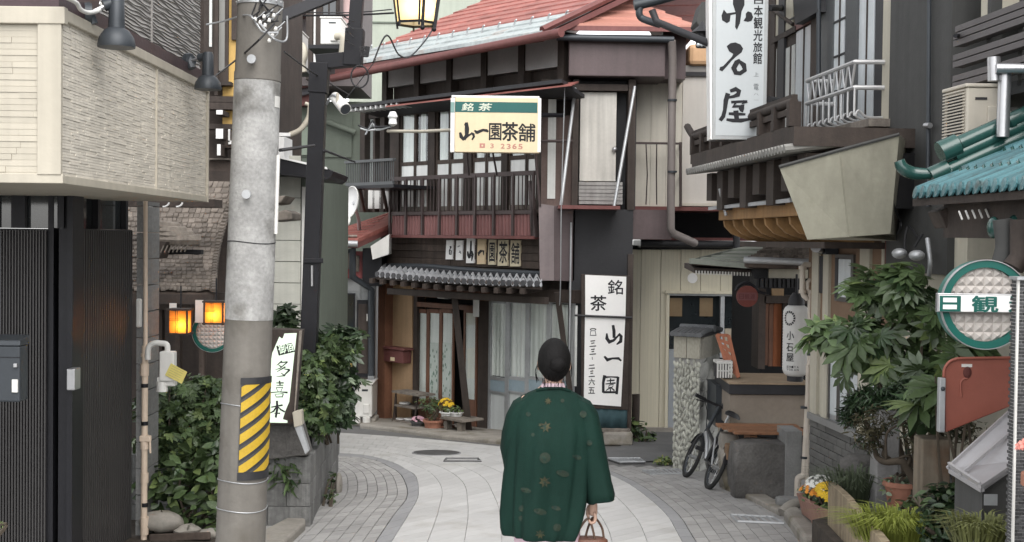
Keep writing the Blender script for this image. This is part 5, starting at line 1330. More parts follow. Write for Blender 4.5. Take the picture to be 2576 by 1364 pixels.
# corner wall below: door recess, white door, brace rods, platform
def tfx(name, m, r, n0, n1, parent=None, bev=0): return wb(parent or ts, name, m, TF, r, n0, n1, bev)
tfx('back_wall', M_char, (1440, 196, 1600, 530), -3, -.35)
tfx('brown_boards', mat('brown_boards', (.12, .085, .075), .8, var=.2, streak=.4), (1362, 290, 1440, 520), -1.5, -.1)
tfx('post', M_dwood, (1362, 200, 1392, 300), -.6, -.16); tfx('curtain', M_gcurt, (1378, 250, 1398, 500), -.099, -.09)
tfx('frame_post', M_dwood, (1440, 200, 1455, 528), -.35, .0); tfx('frame_post', M_dwood, (1580, 200, 1598, 528), -.35, .0); tfx('frame_head', M_dwood, (1455, 212, 1580, 228), -.35, -.02)
d_ = tfx('door', mat('door_white', (.5, .48, .44), .6, var=.08, streak=.25), (1459, 232, 1550, 456), -.25, -.1, bev=.004)
MB().ball(TF.pt(1546, 376, -.07), .035, 7).b('handle', M_steel, d_, 60)
for k in range(6): tfx('slat', mat('slat_grey', (.3, .29, .28), .8, var=.2, streak=.3), (1456, 458 + 9.5 * k, 1566, 466.5 + 9.5 * k), -.2, -.05 - .008 * (k % 2))
pl = TF.rect((1405, 517, 1560, 526), .55)
MB().box(TF.f, (pl[0], -.1, pl[2]), (pl[1], .55, pl[3])).b('platform', M_redrail, ts)
for a, b_ in ((TF.pt(1447, 222, .02), TF.pt(1411, 520, .5)), (TF.pt(1597, 218, .02), TF.pt(1545, 520, .5))): tb(ts, 'brace_rod', M_galv, [a, b_], .022)
tb(ts, 'rail', M_rail, [TF.pt(1345, 355, .1), TF.pt(1440, 355, .1)], .02); tb(ts, 'rail', M_rail, [TF.pt(1345, 355, .1), TF.pt(1358, 520, .1)], .02)
MB().prism([TF.pt(*p, .1) for p in ((1355, 512), (1394, 518), (1394, 706), (1358, 706))], [TF.pt(*p, -1) for p in ((1355, 512), (1394, 518), (1394, 706), (1358, 706))]).b('metal_cladding', mat('mauve_metal', (.2, .165, .165), .5, .2, var=.12, streak=.1), ts)
MB().prism([TF.pt(*p, .1) for p in ((1394.5, 518), (1442, 525), (1440, 708), (1394.5, 706))], [TF.pt(*p, -1) for p in ((1394.5, 518), (1442, 525), (1440, 708), (1394.5, 706))]).b('metal_cladding', M_brown, ts)
tfx('charcoal_panel', M_char, (1443, 527, 1589, 1090), -1.5, -.02)
tfx('dark_return', M_brown, (1590, 528, 1690, 602), -1, -.1)
tfx('dark_post', M_char, (1428, 706, 1443, 1110), -.4, .05)
tb(ts, 'thin_pole', M_galv, [TF.pt(1437, 560, .2), TF.pt(1430, 1030, .2)], .014)
cable('thin pale wire hanging down in front of the dark corner', [TF.pt(1421, 220, .6), TF.pt(1412, 520, .6), TF.pt(1410, 720, .5), TF.pt(1405, 800, .3)], .007, m=M_galv)
# beige walls to the right of the door
def side_wall(name, r, n0, n1, m): return tfx(name, m, r, n0, n1)
WB = Front(17.9)
for k in range(3):
    a, b_ = 1598 + 39 * k, 1598 + 39 * (k + 1); wb(ts, 'wall_panel', M_beige, WB, (a + .5, 194, b_ - .3, 520), -2, 0)
wb(ts, 'floor_band', M_redrail, WB, (1590, 520, 1815, 530), -2, .05)
wb(ts, 'wall_panel', M_whitew, Front(18.2), (1716, 190, 1900, 520), -2, 0); wb(ts, 'band', M_char, Front(18.2), (1700, 182, 1900, 192), -1, .04); wb(ts, 'band', M_grey, Front(18.2), (1700, 165, 1810, 181), -1, .02)
MB().wbox(Front(18.4), (1733, 110, 1810, 164), -.8, .3).b('orange_box', mat('orange_plaster', (.6, .38, .22), .7, var=.08, streak=.1), ts, bev=.06)
wb(ts, 'frame', M_beige, Front(18.2), (1715, 512, 1900, 519), 0, .06)
o = MB().wbox(WB, (1600, 358, 1714, 363), .25, .3).b('rail', M_rail, ts)
for x in (1625, 1652, 1682): tb(o, 'baluster', M_rail, [WB.pt(x, 360, .28), WB.pt(x + R.uniform(-6, 6), 440, .28), WB.pt(x, 515, .28)], .009, 5)
for y in (360, 440, 512): tb(o, 'bracket', M_rail, [WB.pt(1712, y, .28), WB.pt(1712, y, .0)], .015)
tb(o, 'post', M_rail, [WB.pt(1712, 358, .28), WB.pt(1712, 520, .28)], .02)
tb(ts, 'downpipe', mat('pipe_brown', (.2, .175, .165), .5, .1, var=.1), [TF.pt(1690, 102, .26), TF.pt(1692, 150, .15), TF.pt(1690, 300, .1), TF.pt(1687, 575, .1), TF.pt(1694, 588, .1), TF.pt(1748, 612, -.3)], .055, 10)
for y in (250, 430): tb(ts, 'pipe_clamp', M_lamp, [TF.pt(1691, y, .12), TF.pt(1691, y + 5, .12)], .065, 10)
# distant red roof seen above the corner roof
dr = thing('far_roof', 'dull red metal roof rising behind the pink corner roof', 'roof', at(1700, 80, 22))
for k in range(5):
    y0 = 75 - 26 * k; Y0 = 20.5 + .8 * k
    MB().hexa([at(1380, y0, Y0), at(1900, y0 - 10, Y0), at(1380, y0 - 28, Y0 + .85), at(1900, y0 - 38, Y0 + .85), at(1380, y0 - 4, Y0), at(1900, y0 - 14, Y0), at(1380, y0 - 30, Y0 + .85), at(1900, y0 - 40, Y0 + .85)]).b('roof_sheet', M_redroof, dr)

# ------------------------------------------------------------------ signs on the tea shop
S2 = crop(1380, 280, 6.82)
SG = Front(16.6); sg = thing('tea_sign', 'cream projecting signboard with green band and black brush lettering', 'sign', SG.pt(1250, 383))
MB().wbox(SG, (1144, 246, 1358, 384), -.16, 0).b('face_box', M_signcr, sg, bev=.008)
MB().wbox(SG, (1133, 246, 1143.6, 383), -.15, -.005).b('side_box', M_signw, sg, bev=.006)
MB().wbox(SG, (1136, 241, 1357, 246), -.15, -.01).b('top_trim', M_signw, sg, bev=.004)
MB().wbox(SG, (1353, 247, 1361, 383), -.15, .002).b('edge_trim', M_signw, sg, bev=.003)
M_band = mat('green_band', (.015, .105, .095), .5, var=.05, bump=0)
MB().wbox(SG, (1145, 257, 1352, 283), 0, .004).b('green_band', M_band, sg)
MB().wbox(SG, (1133.5, 257, 1143, 283), -.005, -.001).b('green_band', mat('pale_green_band', (.2, .32, .3), .5), sg)
r2 = lambda x0, y0, x1, y1: (*S2(x0, y0), *S2(x1, y1))
mb = MB(); wwrite(mb, SG, '銘', r2(285, 255, 520, 415), .006, .02, .15); wwrite(mb, SG, '茶', r2(635, 260, 900, 415), .006, .02, .15); mb.b('band_writing', mat('pale_ink', (.62, .66, .55), .6, bump=0), sg)
mb = MB(); ss = lambda x, y, e=0: SG.pt(*S2(x, y), .0015 + e)
def S_(pts, ws): stroke(mb, ss, pts, ws)
S_([(375, 660), (385, 800), (380, 930), (320, 1020)], [60, 95, 80, 70]); S_([(375, 670), (350, 730)], [60, 60]); S_([(240, 870), (265, 960), (320, 1035)], [45, 80, 40]); S_([(320, 1010), (400, 950), (470, 900)], [60, 40, 40]); S_([(470, 880), (520, 910), (530, 960), (490, 1030)], [40, 60, 50, 25])
S_([(540, 830), (600, 870), (720, 820), (800, 830), (830, 860)], [30, 70, 55, 60, 40]); S_([(560, 840), (585, 895)], [40, 30])
wwrite(mb, SG, '園', r2(850, 680, 1105, 1030), .0016, .018); wwrite(mb, SG, '茶', r2(1120, 660, 1455, 1045), .0016, .022); wwrite(mb, SG, '舗', r2(1465, 690, 1815, 1060), .0016, .016)
mb.b('main_writing', M_ink, sg)
mb = MB()
for ch, r in (('3', (875, 1105, 945, 1200)), ('2', (1095, 1110, 1175, 1205)), ('3', (1220, 1115, 1300, 1215)), ('6', (1340, 1110, 1425, 1215)), ('5', (1465, 1115, 1550, 1220))): wwrite(mb, SG, ch, r2(*r), .0016, .03)
MB().wbox(SG, r2(650, 1100, 762, 1195), 0, .0015).b('phone_mark', M_pinkink, sg); MB().wbox(SG, r2(690, 1130, 725, 1165), .0015, .0025).b('phone_dial', M_signcr, sg)
mb.b('number_writing', M_pinkink, sg)
tb(sg, 'support_pole', M_siding, [at(975, 330, 17.6), at(1060, 331, 17.2), at(1140, 327, 16.7)], .022)
tb(sg, 'bracket', M_black, [at(1362, 290, 16.68), at(1420, 290, 16.9)], .03); tb(sg, 'bracket', M_rail, [at(1240, 385, 16.68), at(1250, 440, 17.5)], .014); tb(sg, 'bracket', M_rail, [at(1175, 385, 16.68), at(1180, 440, 18.0)], .014)
for q in ([(940, 350), (965, 375), (985, 355)], [(925, 395), (945, 380), (965, 398), (985, 375)]):
    pass
t = thing('insulator_string', 'white insulator with twisted wires at the end of the sign pole', 'insulator', at(985, 310, 17.5))
MB().lathe(at(988, 318, 17.5), [(.02, 0), (.06, .03), (.05, .1), (.07, .13), (.04, .2)], 10).b('insulator', M_paintw, t, 40)
for k in range(4):
    MB().tube(curve([at(905 + R.uniform(-5, 20), 315 + 8 * k, 17.6), at(930 + R.uniform(-8, 8), 300 + R.uniform(-6, 30), 17.6), at(950 + R.uniform(-8, 8), 320 + R.uniform(-12, 12), 17.6), at(985, 318, 17.5)], 4), .012, 5).b('wire', M_galv if k % 2 else M_cable, t)
S5 = crop(1350, 720, 9.54)
strips = [((195, 180, 415, 745), M_signw), ((490, 190, 700, 765), M_signw), ((795, 130, 1040, 855), M_signw), ((1115, 150, 1365, 885), mat('strip_cream', (.66, .52, .34), .8, var=.1)), ((1440, 165, 1665, 905), mat('strip_pale', (.6, .53, .38), .8, var=.1)), ((1720, 175, 2025, 935), MATS['strip_pale']), ((2085, 185, 2390, 950), MATS['strip_pale'])]
lbl = ['leftmost white strip with a small black mark low on it', 'second white strip with two tiny black marks', 'white strip brushed with a tall mountain character', 'plain cream strip brushed with a single stroke', 'strip brushed with a dense boxed character', 'strip brushed with the tea character', 'rightmost strip, its lower left corner torn']
for i, ((r, m), lb) in enumerate(zip(strips, lbl)):
    off_ = .03
    t = thing('name_strip', lb, 'sign strip', TC.pt(*S5(r[0], r[3]), off_), 'paper strips on the weathered plank band')
    q = [S5(r[0] + 22, r[1]), S5(r[2], r[1]), S5(r[2] - 25, r[3]), S5(r[0], r[3])]
    MB().wprism(TC, q, .0, off_).b('board', m, t)
    mb = MB(); s_ = lambda x, y, e=0: TC.pt(*S5(x, y), off_ + .002 + e)
    def S_(pts, ws): stroke(mb, s_, pts, ws)
    if i == 0: S_([(340, 355), (350, 420)], [60, 40]); S_([(340, 420), (310, 480), (310, 600)], [30, 30, 30]); S_([(310, 490), (365, 490), (355, 600), (310, 595)], [30, 30, 30, 30])
    elif i == 1: S_([(625, 350), (560, 360), (560, 390)], [20, 20, 20]); S_([(615, 490), (620, 540), (650, 570)], [20, 20, 25]); S_([(585, 545), (650, 520)], [14, 14])
    elif i == 2: S_([(940, 200), (935, 500), (900, 700)], [40, 55, 60]); S_([(845, 510), (860, 620), (890, 720)], [40, 70, 40]); S_([(960, 500), (990, 600), (960, 790)], [50, 70, 30]); S_([(870, 700), (950, 600)], [60, 60])
    elif i == 3: S_([(1150, 530), (1175, 640)], [30, 40]); S_([(1160, 580), (1230, 500), (1310, 500), (1310, 620)], [70, 80, 60, 20])
    elif i == 4: wwrite(mb, TC, '園', (*S5(1480, 260), *S5(1640, 810)), off_ + .002, .02)
    elif i == 5: wwrite(mb, TC, '茶', (*S5(1770, 230), *S5(2005, 850)), off_ + .002, .02)
    else: wwrite(mb, TC, '舗', (*S5(2120, 270), *S5(2360, 870)), off_ + .002, .015)
    mb.b('writing', M_ink, t)
# tall white sign by the corner
S3 = crop(1780, 830, 3.172); VS = Front(16.85)
vs_ = thing('vertical_sign', 'tall white vertical sign with black brush writing in dark frame', 'sign', VS.pt(1520, 1022))
MB().wprism(VS, [(1462, 690), (1586, 694), (1580, 1032), (1462, 1026)], -.1, -.004).b('frame', M_dwood, vs_, bev=.006)
MB().wprism(VS, [S3(64, 50), S3(465, 68), S3(457, 456), S3(64, 440)], -.004, .01).b('upper_panel', M_signw, vs_)
MB().wprism(VS, [S3(62, 458), S3(455, 474), S3(413, 1335), S3(50, 1308)], -.004, .01).b('lower_panel', M_signw, vs_)
MB().tube([VS.pt(*S3(-40, 445), .03), VS.pt(*S3(520, 468), .03)], .016, 6).b('cross_bar', M_char, vs_)
for x in ((1579, 1597),): MB().wprism(VS, [(1580, 640), (1594, 640), (1588, 1085), (1578, 1085)], -.16, -.06).b('post', M_dwood, vs_)
r3 = lambda x0, y0, x1, y1: (*S3(x0, y0), *S3(x1, y1))
mb = MB(); sv = lambda x, y, e=0: VS.pt(*S3(x, y), .012 + e)
def S_(pts, ws): stroke(mb, sv, pts, ws)
wwrite(mb, VS, '銘', r3(285, 100, 432, 240), .012, .012); wwrite(mb, VS, '茶', r3(115, 252, 270, 400), .012, .016)
S_([(335, 540), (345, 600), (345, 665)], [26, 32, 28]); S_([(275, 620), (275, 670), (300, 705), (340, 690), (400, 630)], [14, 34, 40, 26, 14]); S_([(390, 625), (415, 650), (410, 700), (370, 730)], [26, 30, 34, 12])
S_([(250, 845), (280, 880), (330, 865), (390, 865), (415, 890)], [18, 36, 18, 26, 16])
S_([(255, 1030), (240, 1100), (240, 1200)], [32, 26, 26]); S_([(250, 1050), (320, 1045), (385, 1050)], [22, 12, 18]); S_([(385, 1045), (378, 1130), (370, 1215)], [26, 26, 26]); S_([(240, 1195), (370, 1195)], [22, 20])
S_([(275, 1085), (350, 1078)], [10, 14]); S_([(312, 1060), (310, 1110)], [12, 10]); S_([(262, 1115), (360, 1105)], [10, 14]); S_([(300, 1125), (340, 1120), (330, 1145), (290, 1150), (300, 1125)], [9, 9, 9, 9, 9]); S_([(310, 1150), (265, 1180)], [12, 8]); S_([(310, 1145), (310, 1185)], [10, 10]); S_([(315, 1150), (350, 1180)], [10, 14])
for k, (y, ws) in enumerate(((693, 45), (715, 30), (745, 65), (775, 35), (797, 25), (822, 62))): S_([(138 - ws / 2, y + 4), (138 + ws / 2, y - 1)], [8, 10])
S_([(132, 850), (134, 878)], [6, 6])
for y, ws in ((930, 50), (960, 60), (988, 30), (1010, 25), (1040, 58)): S_([(128 - ws / 2, y + 3), (128 + ws / 2, y - 1)], [8, 10])
wwrite(mb, VS, '六', r3(97, 1065, 158, 1125), .012, .02); wwrite(mb, VS, '五', r3(95, 1148, 158, 1208), .012, .016)
S_([(112, 585), (125, 575), (155, 575), (170, 585)], [14, 9, 9, 14]); S_([(120, 595), (112, 640), (170, 640), (160, 595), (120, 595)], [7, 8, 10, 7, 6])
mb.b('brush_writing', M_ink, vs_)
# ------------------------------------------------------------------ things in front of the tea shop
M_terra = mat('terracotta', (.33, .15, .1), .8, var=.12)
M_dpot = mat('dark_pot', (.06, .06, .06), .7, var=.15)
M_ylw = mat('yellow_petal', (.75, .5, .03), .6, var=.1, rnd=.15, bump=0, trans=.2)
M_wht = mat('white_petal', (.78, .78, .74), .6, var=.05, rnd=.1, bump=0, trans=.2)
M_pnk = mat('pink_petal', (.7, .42, .5), .6, var=.1, rnd=.2, bump=0, trans=.2)
M_org = mat('orange_petal', (.75, .3, .04), .6, var=.1, rnd=.2, bump=0, trans=.2)
def flowers(t, c, r, n, s, m):
    k = ('f', m.name)
    if k not in LM:
        mb = MB()
        for i in range(6):
            a = i * math.pi / 3; d = Vector((math.cos(a), math.sin(a), 0)); q = Vector((-d.y, d.x, 0))
            mb.add([(0, 0, 0), d * .6 + q * .3 + Vector((0, 0, .15)), d + Vector((0, 0, .1)), d * .6 - q * .3 + Vector((0, 0, .15))], [(0, 1, 2, 3)])
        me = bpy.data.meshes.new('flower'); me.from_pydata([tuple(v) for v in mb.v], [], mb.f); me.materials.append(m); LM[k] = me
    for i in range(n):
        d = Vector((R.gauss(0, 1), R.gauss(0, 1), abs(R.gauss(0, 1)) + .3)).normalized(); p = Vector(c) + Vector((d.x * r[0], d.y * r[1], d.z * r[2]))
        z = (d + Vector((0, -.5, .3))).normalized(); x = z.cross(Vector((.3, .2, 1))).normalized(); y = z.cross(x)
        M4 = (Matrix((x, y, z)).transposed() * s * R.uniform(.7, 1.2)).to_4x4(); M4.translation = p - org(t); link('flower', LM[k], t, mtx=M4)
def pot(label, c, r, h, m, kind=None, name='flower_pot'):
    t = thing(name, label, 'flower pot', c)
    MB().lathe(c, [(r * .7, 0), (r * .95, h * .85), (r * 1.08, h * .86), (r * 1.08, h), (r * .92, h), (r * .9, h * .9)], 20, cap=False).b('pot', m, t, 40)
    MB().lathe(c, [(.001, h * .9), (r * .9, h * .9)], 16, cap=False).b('soil', M_soil, t)
    return t
po = TC
p_ = lambda x, y, n: TC.pt(x, y, n)
t = pot('small dark pot of pink flowers on the tea shop kerb', p_(1052, 1088, .5), .11, .17, M_dpot)
shrub('', '', '', p_(1052, 1075, .5), [(p_(1052, 1066, .5), (.11, .1, .06))], 20, 20, 'oval', .07, [M_leafm, M_leafd], root=t, stems=2)
flowers(t, p_(1052, 1062, .5), (.11, .1, .08), 26, .03, M_pnk)
t = pot('square terracotta pot with a leafy bush at the kerb', p_(1091, 1097, .5), .15, .24, M_terra)
shrub('', '', '', p_(1091, 1055, .5), [(p_(1090, 1025, .5), (.17, .14, .16)), (p_(1080, 1010, .5), (.2, .14, .08))], 90, 60, 'narrow', .1, [M_leafm, M_leafl, M_leafd], root=t, stems=5)
t = pot('white bowl of yellow flowers on the plant stand', p_(1127, 1053, .42), .12, .1, M_paintw)
shrub('', '', '', p_(1127, 1040, .42), [(p_(1127, 1030, .42), (.12, .1, .06))], 40, 20, 'narrow', .09, [M_leafl, M_leafm], root=t, stems=2)
flowers(t, p_(1122, 1022, .42), (.11, .1, .11), 34, .028, M_ylw)
t = pot('pale bowl of trailing greenery beside the yellow flowers', p_(1148, 1052, .38), .1, .09, M_paintw)
shrub('', '', '', p_(1148, 1040, .38), [(p_(1148, 1032, .38), (.11, .1, .06))], 40, 20, 'oval', .06, [M_leafm, M_leafl], root=t, stems=2)
t = pot('small reddish pot under the plant stand', p_(1125, 1098, .35), .1, .16, M_terra)
st = thing('plant_stand', 'low weathered wooden stand carrying the white flower bowls', 'stand', p_(1135, 1098, .4))
MB().wbox(TC, (1108, 1053, 1163, 1059), .2, .6).b('top', M_grwood, st, bev=.004)
for x in (1116, 1150): MB().wbox(TC, (x, 1059, x + 8, 1102), .45, .55).b('leg', M_grwood, st)
for x in (1116, 1150): MB().wbox(TC, (x, 1059, x + 8, 1096), .22, .3).b('leg', M_grwood, st)
sh_ = thing('step_shelf', 'small dark stepped shelf with dishes against the ochre wall', 'shelf', p_(1020, 1080, .3))
for r in ((985, 988, 1056, 993), (992, 1022, 1042, 1026), (985, 1062, 1050, 1066)): MB().wbox(TC, r, .05, .35).b('shelf_board', M_grwood, sh_)
for x in (992, 1046): tb(sh_, 'leg', M_dwood, [p_(x + 4, 990, .3), p_(x - 4, 1078, .33)], .014)
for x in (996, 1046): tb(sh_, 'leg', M_dwood, [p_(x, 990, .08), p_(x, 1074, .08)], .014)
for k, (x, y) in enumerate(((1010, 1062), (1030, 1062), (1018, 1022))):
    o = MB().lathe(p_(x, y, .2), [(.05, 0), (.09, .05), (.085, .06)], 14).b('dish', M_paintw, smooth=40); tag(o, ['white dish on the lowest board of the stepped shelf, left one', 'white dish on the lowest board of the stepped shelf, right one', 'single white dish on the middle board of the stepped shelf'][k], 'dish')
mbx = thing('mailbox', 'dark red metal mailbox on the ochre wall of the tea shop', 'mailbox', p_(990, 912, .15))
MB().wbox(TC, (965, 880, 1014, 912), -.02, .14).b('case', M_redrail, mbx, bev=.01); MB().wbox(TC, (963, 874, 1016, 880), -.02, .17).b('lid', M_redrail, mbx, bev=.006); MB().wbox(TC, (982, 899, 992, 908), .14, .146).b('label_plate', M_signcr, mbx)
o = MB().wbox(TC, (1190, 753, 1204, 797), .09, .1).b('notice', M_signw); tag(o, 'narrow white notice hanging at the tea shop door post', 'notice')
o = MB().wbox(TC, (1098, 735, 1118, 752), .05, .2).b('lamp', M_galv, bev=.02); tag(o, 'small grey wall lamp under the tiled eave', 'lamp')
# banner, logs and weeds below the tall sign
bn = thing('dark_banner', 'dark teal cloth with an orange patch hung below the vertical sign', 'banner', VS.pt(1530, 1085))
mb = MB(); n = 20; v0, v1 = [], []
for k in range(n + 1):
    x = lerp(1470, 1578, k / n); o_ = -.02 + .015 * math.sin(k * 1.1)
    v0.append(VS.pt(x, 1082 + 2 * math.sin(k), o_)); v1.append(VS.pt(x, 1024, -.02 + .006 * math.sin(k * 1.7)))
M_teal = mat('teal_cloth', (.03, .065, .075), .8, var=.2)
mb.add(v0 + v1, [(k, k + 1, n + 2 + k, n + 1 + k) for k in range(n)]); o = mb.b('cloth', M_teal, bn, 60); md = o.modifiers.new('solid', 'SOLIDIFY'); md.thickness = .006
MB().wbox(VS, (1486, 1045, 1497, 1078), .01, .016).b('patch', M_terra, bn)
lg = thing('log_edging', 'pale stone block edging under the dark banner', 'edging', VS.pt(1530, 1122))
for a, b_ in ((1470, 1515), (1517, 1592)): MB().wbox(VS, (a, 1088, b_, 1122), -.25, .12).b('block', M_curb, lg, bev=.03)
MB().wbox(VS, (1470, 1080, 1585, 1087), -.2, .08).b('board', M_grwood, lg)
shrub('weed', 'weeds growing between the stone edging and the cream shed', 'weed', at(1610, 1110, 17.3),
      [(at(1605, 1085, 17.3), (.16, .1, .12)), (at(1632, 1100, 17.3), (.12, .1, .08)), (at(1590, 1070, 17.3), (.08, .08, .1))], 70, 60, 'oval', .1, [M_leafm, M_leafd, M_leafl], stems=4)
o = MB().tube([at(1598, 1112, 17.6), at(1600, 992, 17.6)], .055, 14).b('post', M_dwood, smooth=40); tag(o, 'short dark round post in front of the cream shed', 'post')

# ------------------------------------------------------------------ cream shed beyond the tall sign
M_cream2 = mat('cream_siding', (.62, .575, .45), .6, var=.05, rnd=.04, streak=.14)
cs = thing('cream_shed', 'cream metal sided building with a dark window behind the gatepost', 'building', at(1720, 1080, 19))
CSW = Front(18.8)
x = 1560
while x < 1930:
    u0, u1, z0, z1 = CSW.rect((x + .6, 628, x + 49.4, 1090), 0)
    if x + 49 > 1680:
        zt_ = CSW.hit(x, 737)[1]; wpiece('siding_panel', M_cream2, cs, CSW, u0, u1, zt_, z1, -.1, 0)
        if x < 1670: wpiece('siding_panel', M_cream2, cs, CSW, u0, CSW.hit(1676, 900)[0], z0, zt_ - .004, -.1, 0)
    else: wpiece('siding_panel', M_cream2, cs, CSW, u0, u1, z0, z1, -.1, 0)
    x += 50
MB().wbox(CSW, (1560, 620, 2050, 1090), -3, -.12).b('wall', M_void, cs)
wb(cs, 'window_head', M_cream2, CSW, (1674, 733, 1930, 740), -.1, .06); wb(cs, 'window_jamb', M_cream2, CSW, (1674, 741, 1682, 1085), -.1, .03)
wn_ = wb(cs, 'window', M_galv, CSW, (1682, 741, 1930, 745), -.1, .0)
MB().wbox(CSW, (1812, 746, 1822, 900), -.1, .0).b('mullion', M_galv, wn_)
MB().wbox(CSW, (1683, 746, 1812, 900), -.08, -.075).b('pane', M_dglass, wn_); MB().wbox(CSW, (1822, 746, 1930, 900), -.08, -.075).b('pane', M_dglass, wn_)
MB().wbox(CSW, (1683, 750, 1716, 796), -.07, -.06).b('brown_card', mat('brown_card', (.2, .14, .08), .8, var=.1), wn_); MB().wbox(CSW, (1760, 750, 1793, 796), -.07, -.06).b('brown_card', MATS['brown_card'], wn_)
wb(cs, 'grey_door', mat('grey_blue', (.3, .32, .34), .6, var=.06, streak=.1), CSW, (1682, 880, 1760, 1085), -.1, .01)
wb(cs, 'tan_panel', mat('tan_panel', (.36, .31, .24), .7, var=.06), CSW, (1822, 828, 1930, 1000), -.1, .0); wb(cs, 'blue_strip', mat('pale_blue', (.3, .4, .45), .6), CSW, (1905, 832, 1920, 1000), .0, .02)
wb(cs, 'footing', M_curb, CSW, (1560, 1077, 1900, 1100), -.2, .05)
MB().lathe(CSW.pt(1742, 700, .005), [(.001, .0), (.075, 0)], 24, Matrix((Vector((1, 0, 0)), Vector((0, 0, 1)), Vector((0, -1, 0)))).transposed(), cap=False).b('round_patch', M_signw, cs)
# dark gap and black eave between shed and the storey above
wb(cs, 'dark_gap', M_void, Front(18.9), (1690, 528, 1900, 600), -1, -.2)
wb(cs, 'eave', M_black, Front(18.4), (1612, 606, 1900, 626), -1.2, 0, .01); wb(cs, 'eave_top', M_redrail, Front(18.4), (1610, 598, 1900, 605), -1.2, -.02)
tb(cs, 'gutter', M_char, [at(1612, 612, 18.3), at(1890, 616, 18.3)], .05); wb(cs, 'red_frame', M_redrail, Front(18.7), (1845, 528, 1858, 600), -.1, 0)
tb(cs, 'downpipe', M_char, [at(1852, 560, 18.2), at(1853, 640, 18.2)], .05)
# ------------------------------------------------------------------ right side: the inn
RW = Wall((2.72 + .086 * 7.9, 4.0), (2.72 - .086 * 8, 19.9))
if RW.n.x > 0: RW.n = -RW.n
Mq = crop(2050, 0, 2.4354); Nq = crop(2050, 540, 2.435); Oq = crop(2000, 1000, 2.0417); Pq = crop(2500, 0, 2.4354); Qq = crop(2500, 540, 2.4354); Sq = crop(2500, 1050, 2.2077)
M_rcream = mat('inn_cream', (.47, .44, .36), .75, var=.08, streak=.12)
M_skyglass = mat('sky_pale_glass', (.60, .64, .66), .25, var=.08, streak=.12, bump=.02, spec=.6)  # pale colour stands in for sky reflected in the inn's upper windows
M_olive = mat('olive_metal', (.33, .318, .255), .55, .1, var=.1, streak=.14, stain=((.24, .24, .18), .6, 2.5))
M_gwall = mat('dark_grey_wall', (.062, .062, .06), .85, var=.12, vs=1.5, streak=.15)
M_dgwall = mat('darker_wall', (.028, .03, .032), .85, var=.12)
M_turq = mat('turquoise_tile', (.062, .155, .172), .28, var=.25, vs=9, rnd=.28, bump=.08, coat=.2, stain=((.04, .07, .07), .58, 9))
M_turqd = mat('dark_green_tile', (.02, .07, .06), .25, var=.2, rnd=.1, bump=.03, coat=.4)
M_brick = mat('grey_brick', (.12, .118, .112), .85, var=.15, rnd=.15, bump=.3)
M_owood = mat('ochre_wood', (.30, .17, .07), .7, var=.2, streak=.25)
M_copper = mat('copper_sheet', (.22, .235, .2), .5, .15, var=.15, rnd=.08)
M_sil = mat('silver_paint', (.5, .5, .5), .4, .5, var=.08, bump=.03)
inn = thing('inn', 'old timber inn with upper windows, tiled porch roof and cream lower wall', 'inn', RW.f(9, -.5, gz(13)))
def rx(name, m, r, n0, n1, parent=None, bev=0): return wb(parent or inn, name, m, RW, r, n0, n1, bev)
zt0, zt1 = RW.hit(2100, 325)[1], 4.6
uN, uF = RW.hit(2243, 300)[0], RW.hit(1700, 300)[0]
MB().box(RW.f, (uN, -2, 2.3), (RW.hit(1930, 300)[0], -.022, 5.2)).b('upper_wall', M_dwood, inn)
MB().box(RW.f, (RW.hit(1930, 300)[0] + .01, -3, 2.3), (uF + .6, -1.1, 5.2)).b('upper_wall', M_dwood, inn)
for a, b_, m, n in ((1938, 1949, M_dwood, .005), (1958, 1973, M_char, .008), (2040, 2056, M_dwood, .008), (2066, 2096, M_grail, .0), (2127, 2158, M_grail, .0), (2202, 2221, M_char, .012)):
    rx('post', m, (a, -250, b_, 340), -.16, n)
rx('corner_trim', M_rcream, (2221.5, -250, 2243, 345), -.2, .015)
tb(inn, 'conduit', M_lamp, [RW.pt(2060, -100, .06), RW.pt(2059, 240, .06)], .022)
for a, b_, y0, y1, bars in ((1949.5, 1957.5, 120, 360, 0), (1973.5, 1999, 115, 345, 1), (1999.5, 2039.5, 70, 340, 0), (2096.5, 2126.5, -250, 325, 3), (2158.5, 2201.5, -250, 318, 0)):
    wn_ = rx('window', M_dwood, (a, y0, b_, y1), -.16, -.02)
    MB().wbox(RW, (a + 1.5, y0 + 3, b_ - 1.5, y1 - 5), -.02, -.012).b('pane', M_skyglass if a > 1990 else MATS['curtain_grey'], wn_)
    MB().wbox(RW, ((a + b_) / 2 - 1.2, y0, (a + b_) / 2 + 1.2, y1), -.012, -.004).b('mullion', M_dwood, wn_)
    for k in range(bars): y = 48 + 88 * k; MB().wbox(RW, (a, y, b_, y + 5), -.012, -.003).b('bar', M_char, wn_)
rx('lintel', M_redrail, (1999, 45, 2042, 66), -.16, .004); rx('beam', M_dwood, (1938, 82, 2000, 96), -.16, .01); rx('plaster', M_rcream, (1948, -200, 1996, 80), -.16, -.006)
tb(inn, 'brace', M_dwood, [RW.pt(1945, 25, .0), RW.pt(1995, 62, .0)], .02)
MB().wprism(RW, [(1990, -60), (2048, -80), (2056, 30), (2000, 62)], -.05, .08).b('shutter_box', M_char, inn)
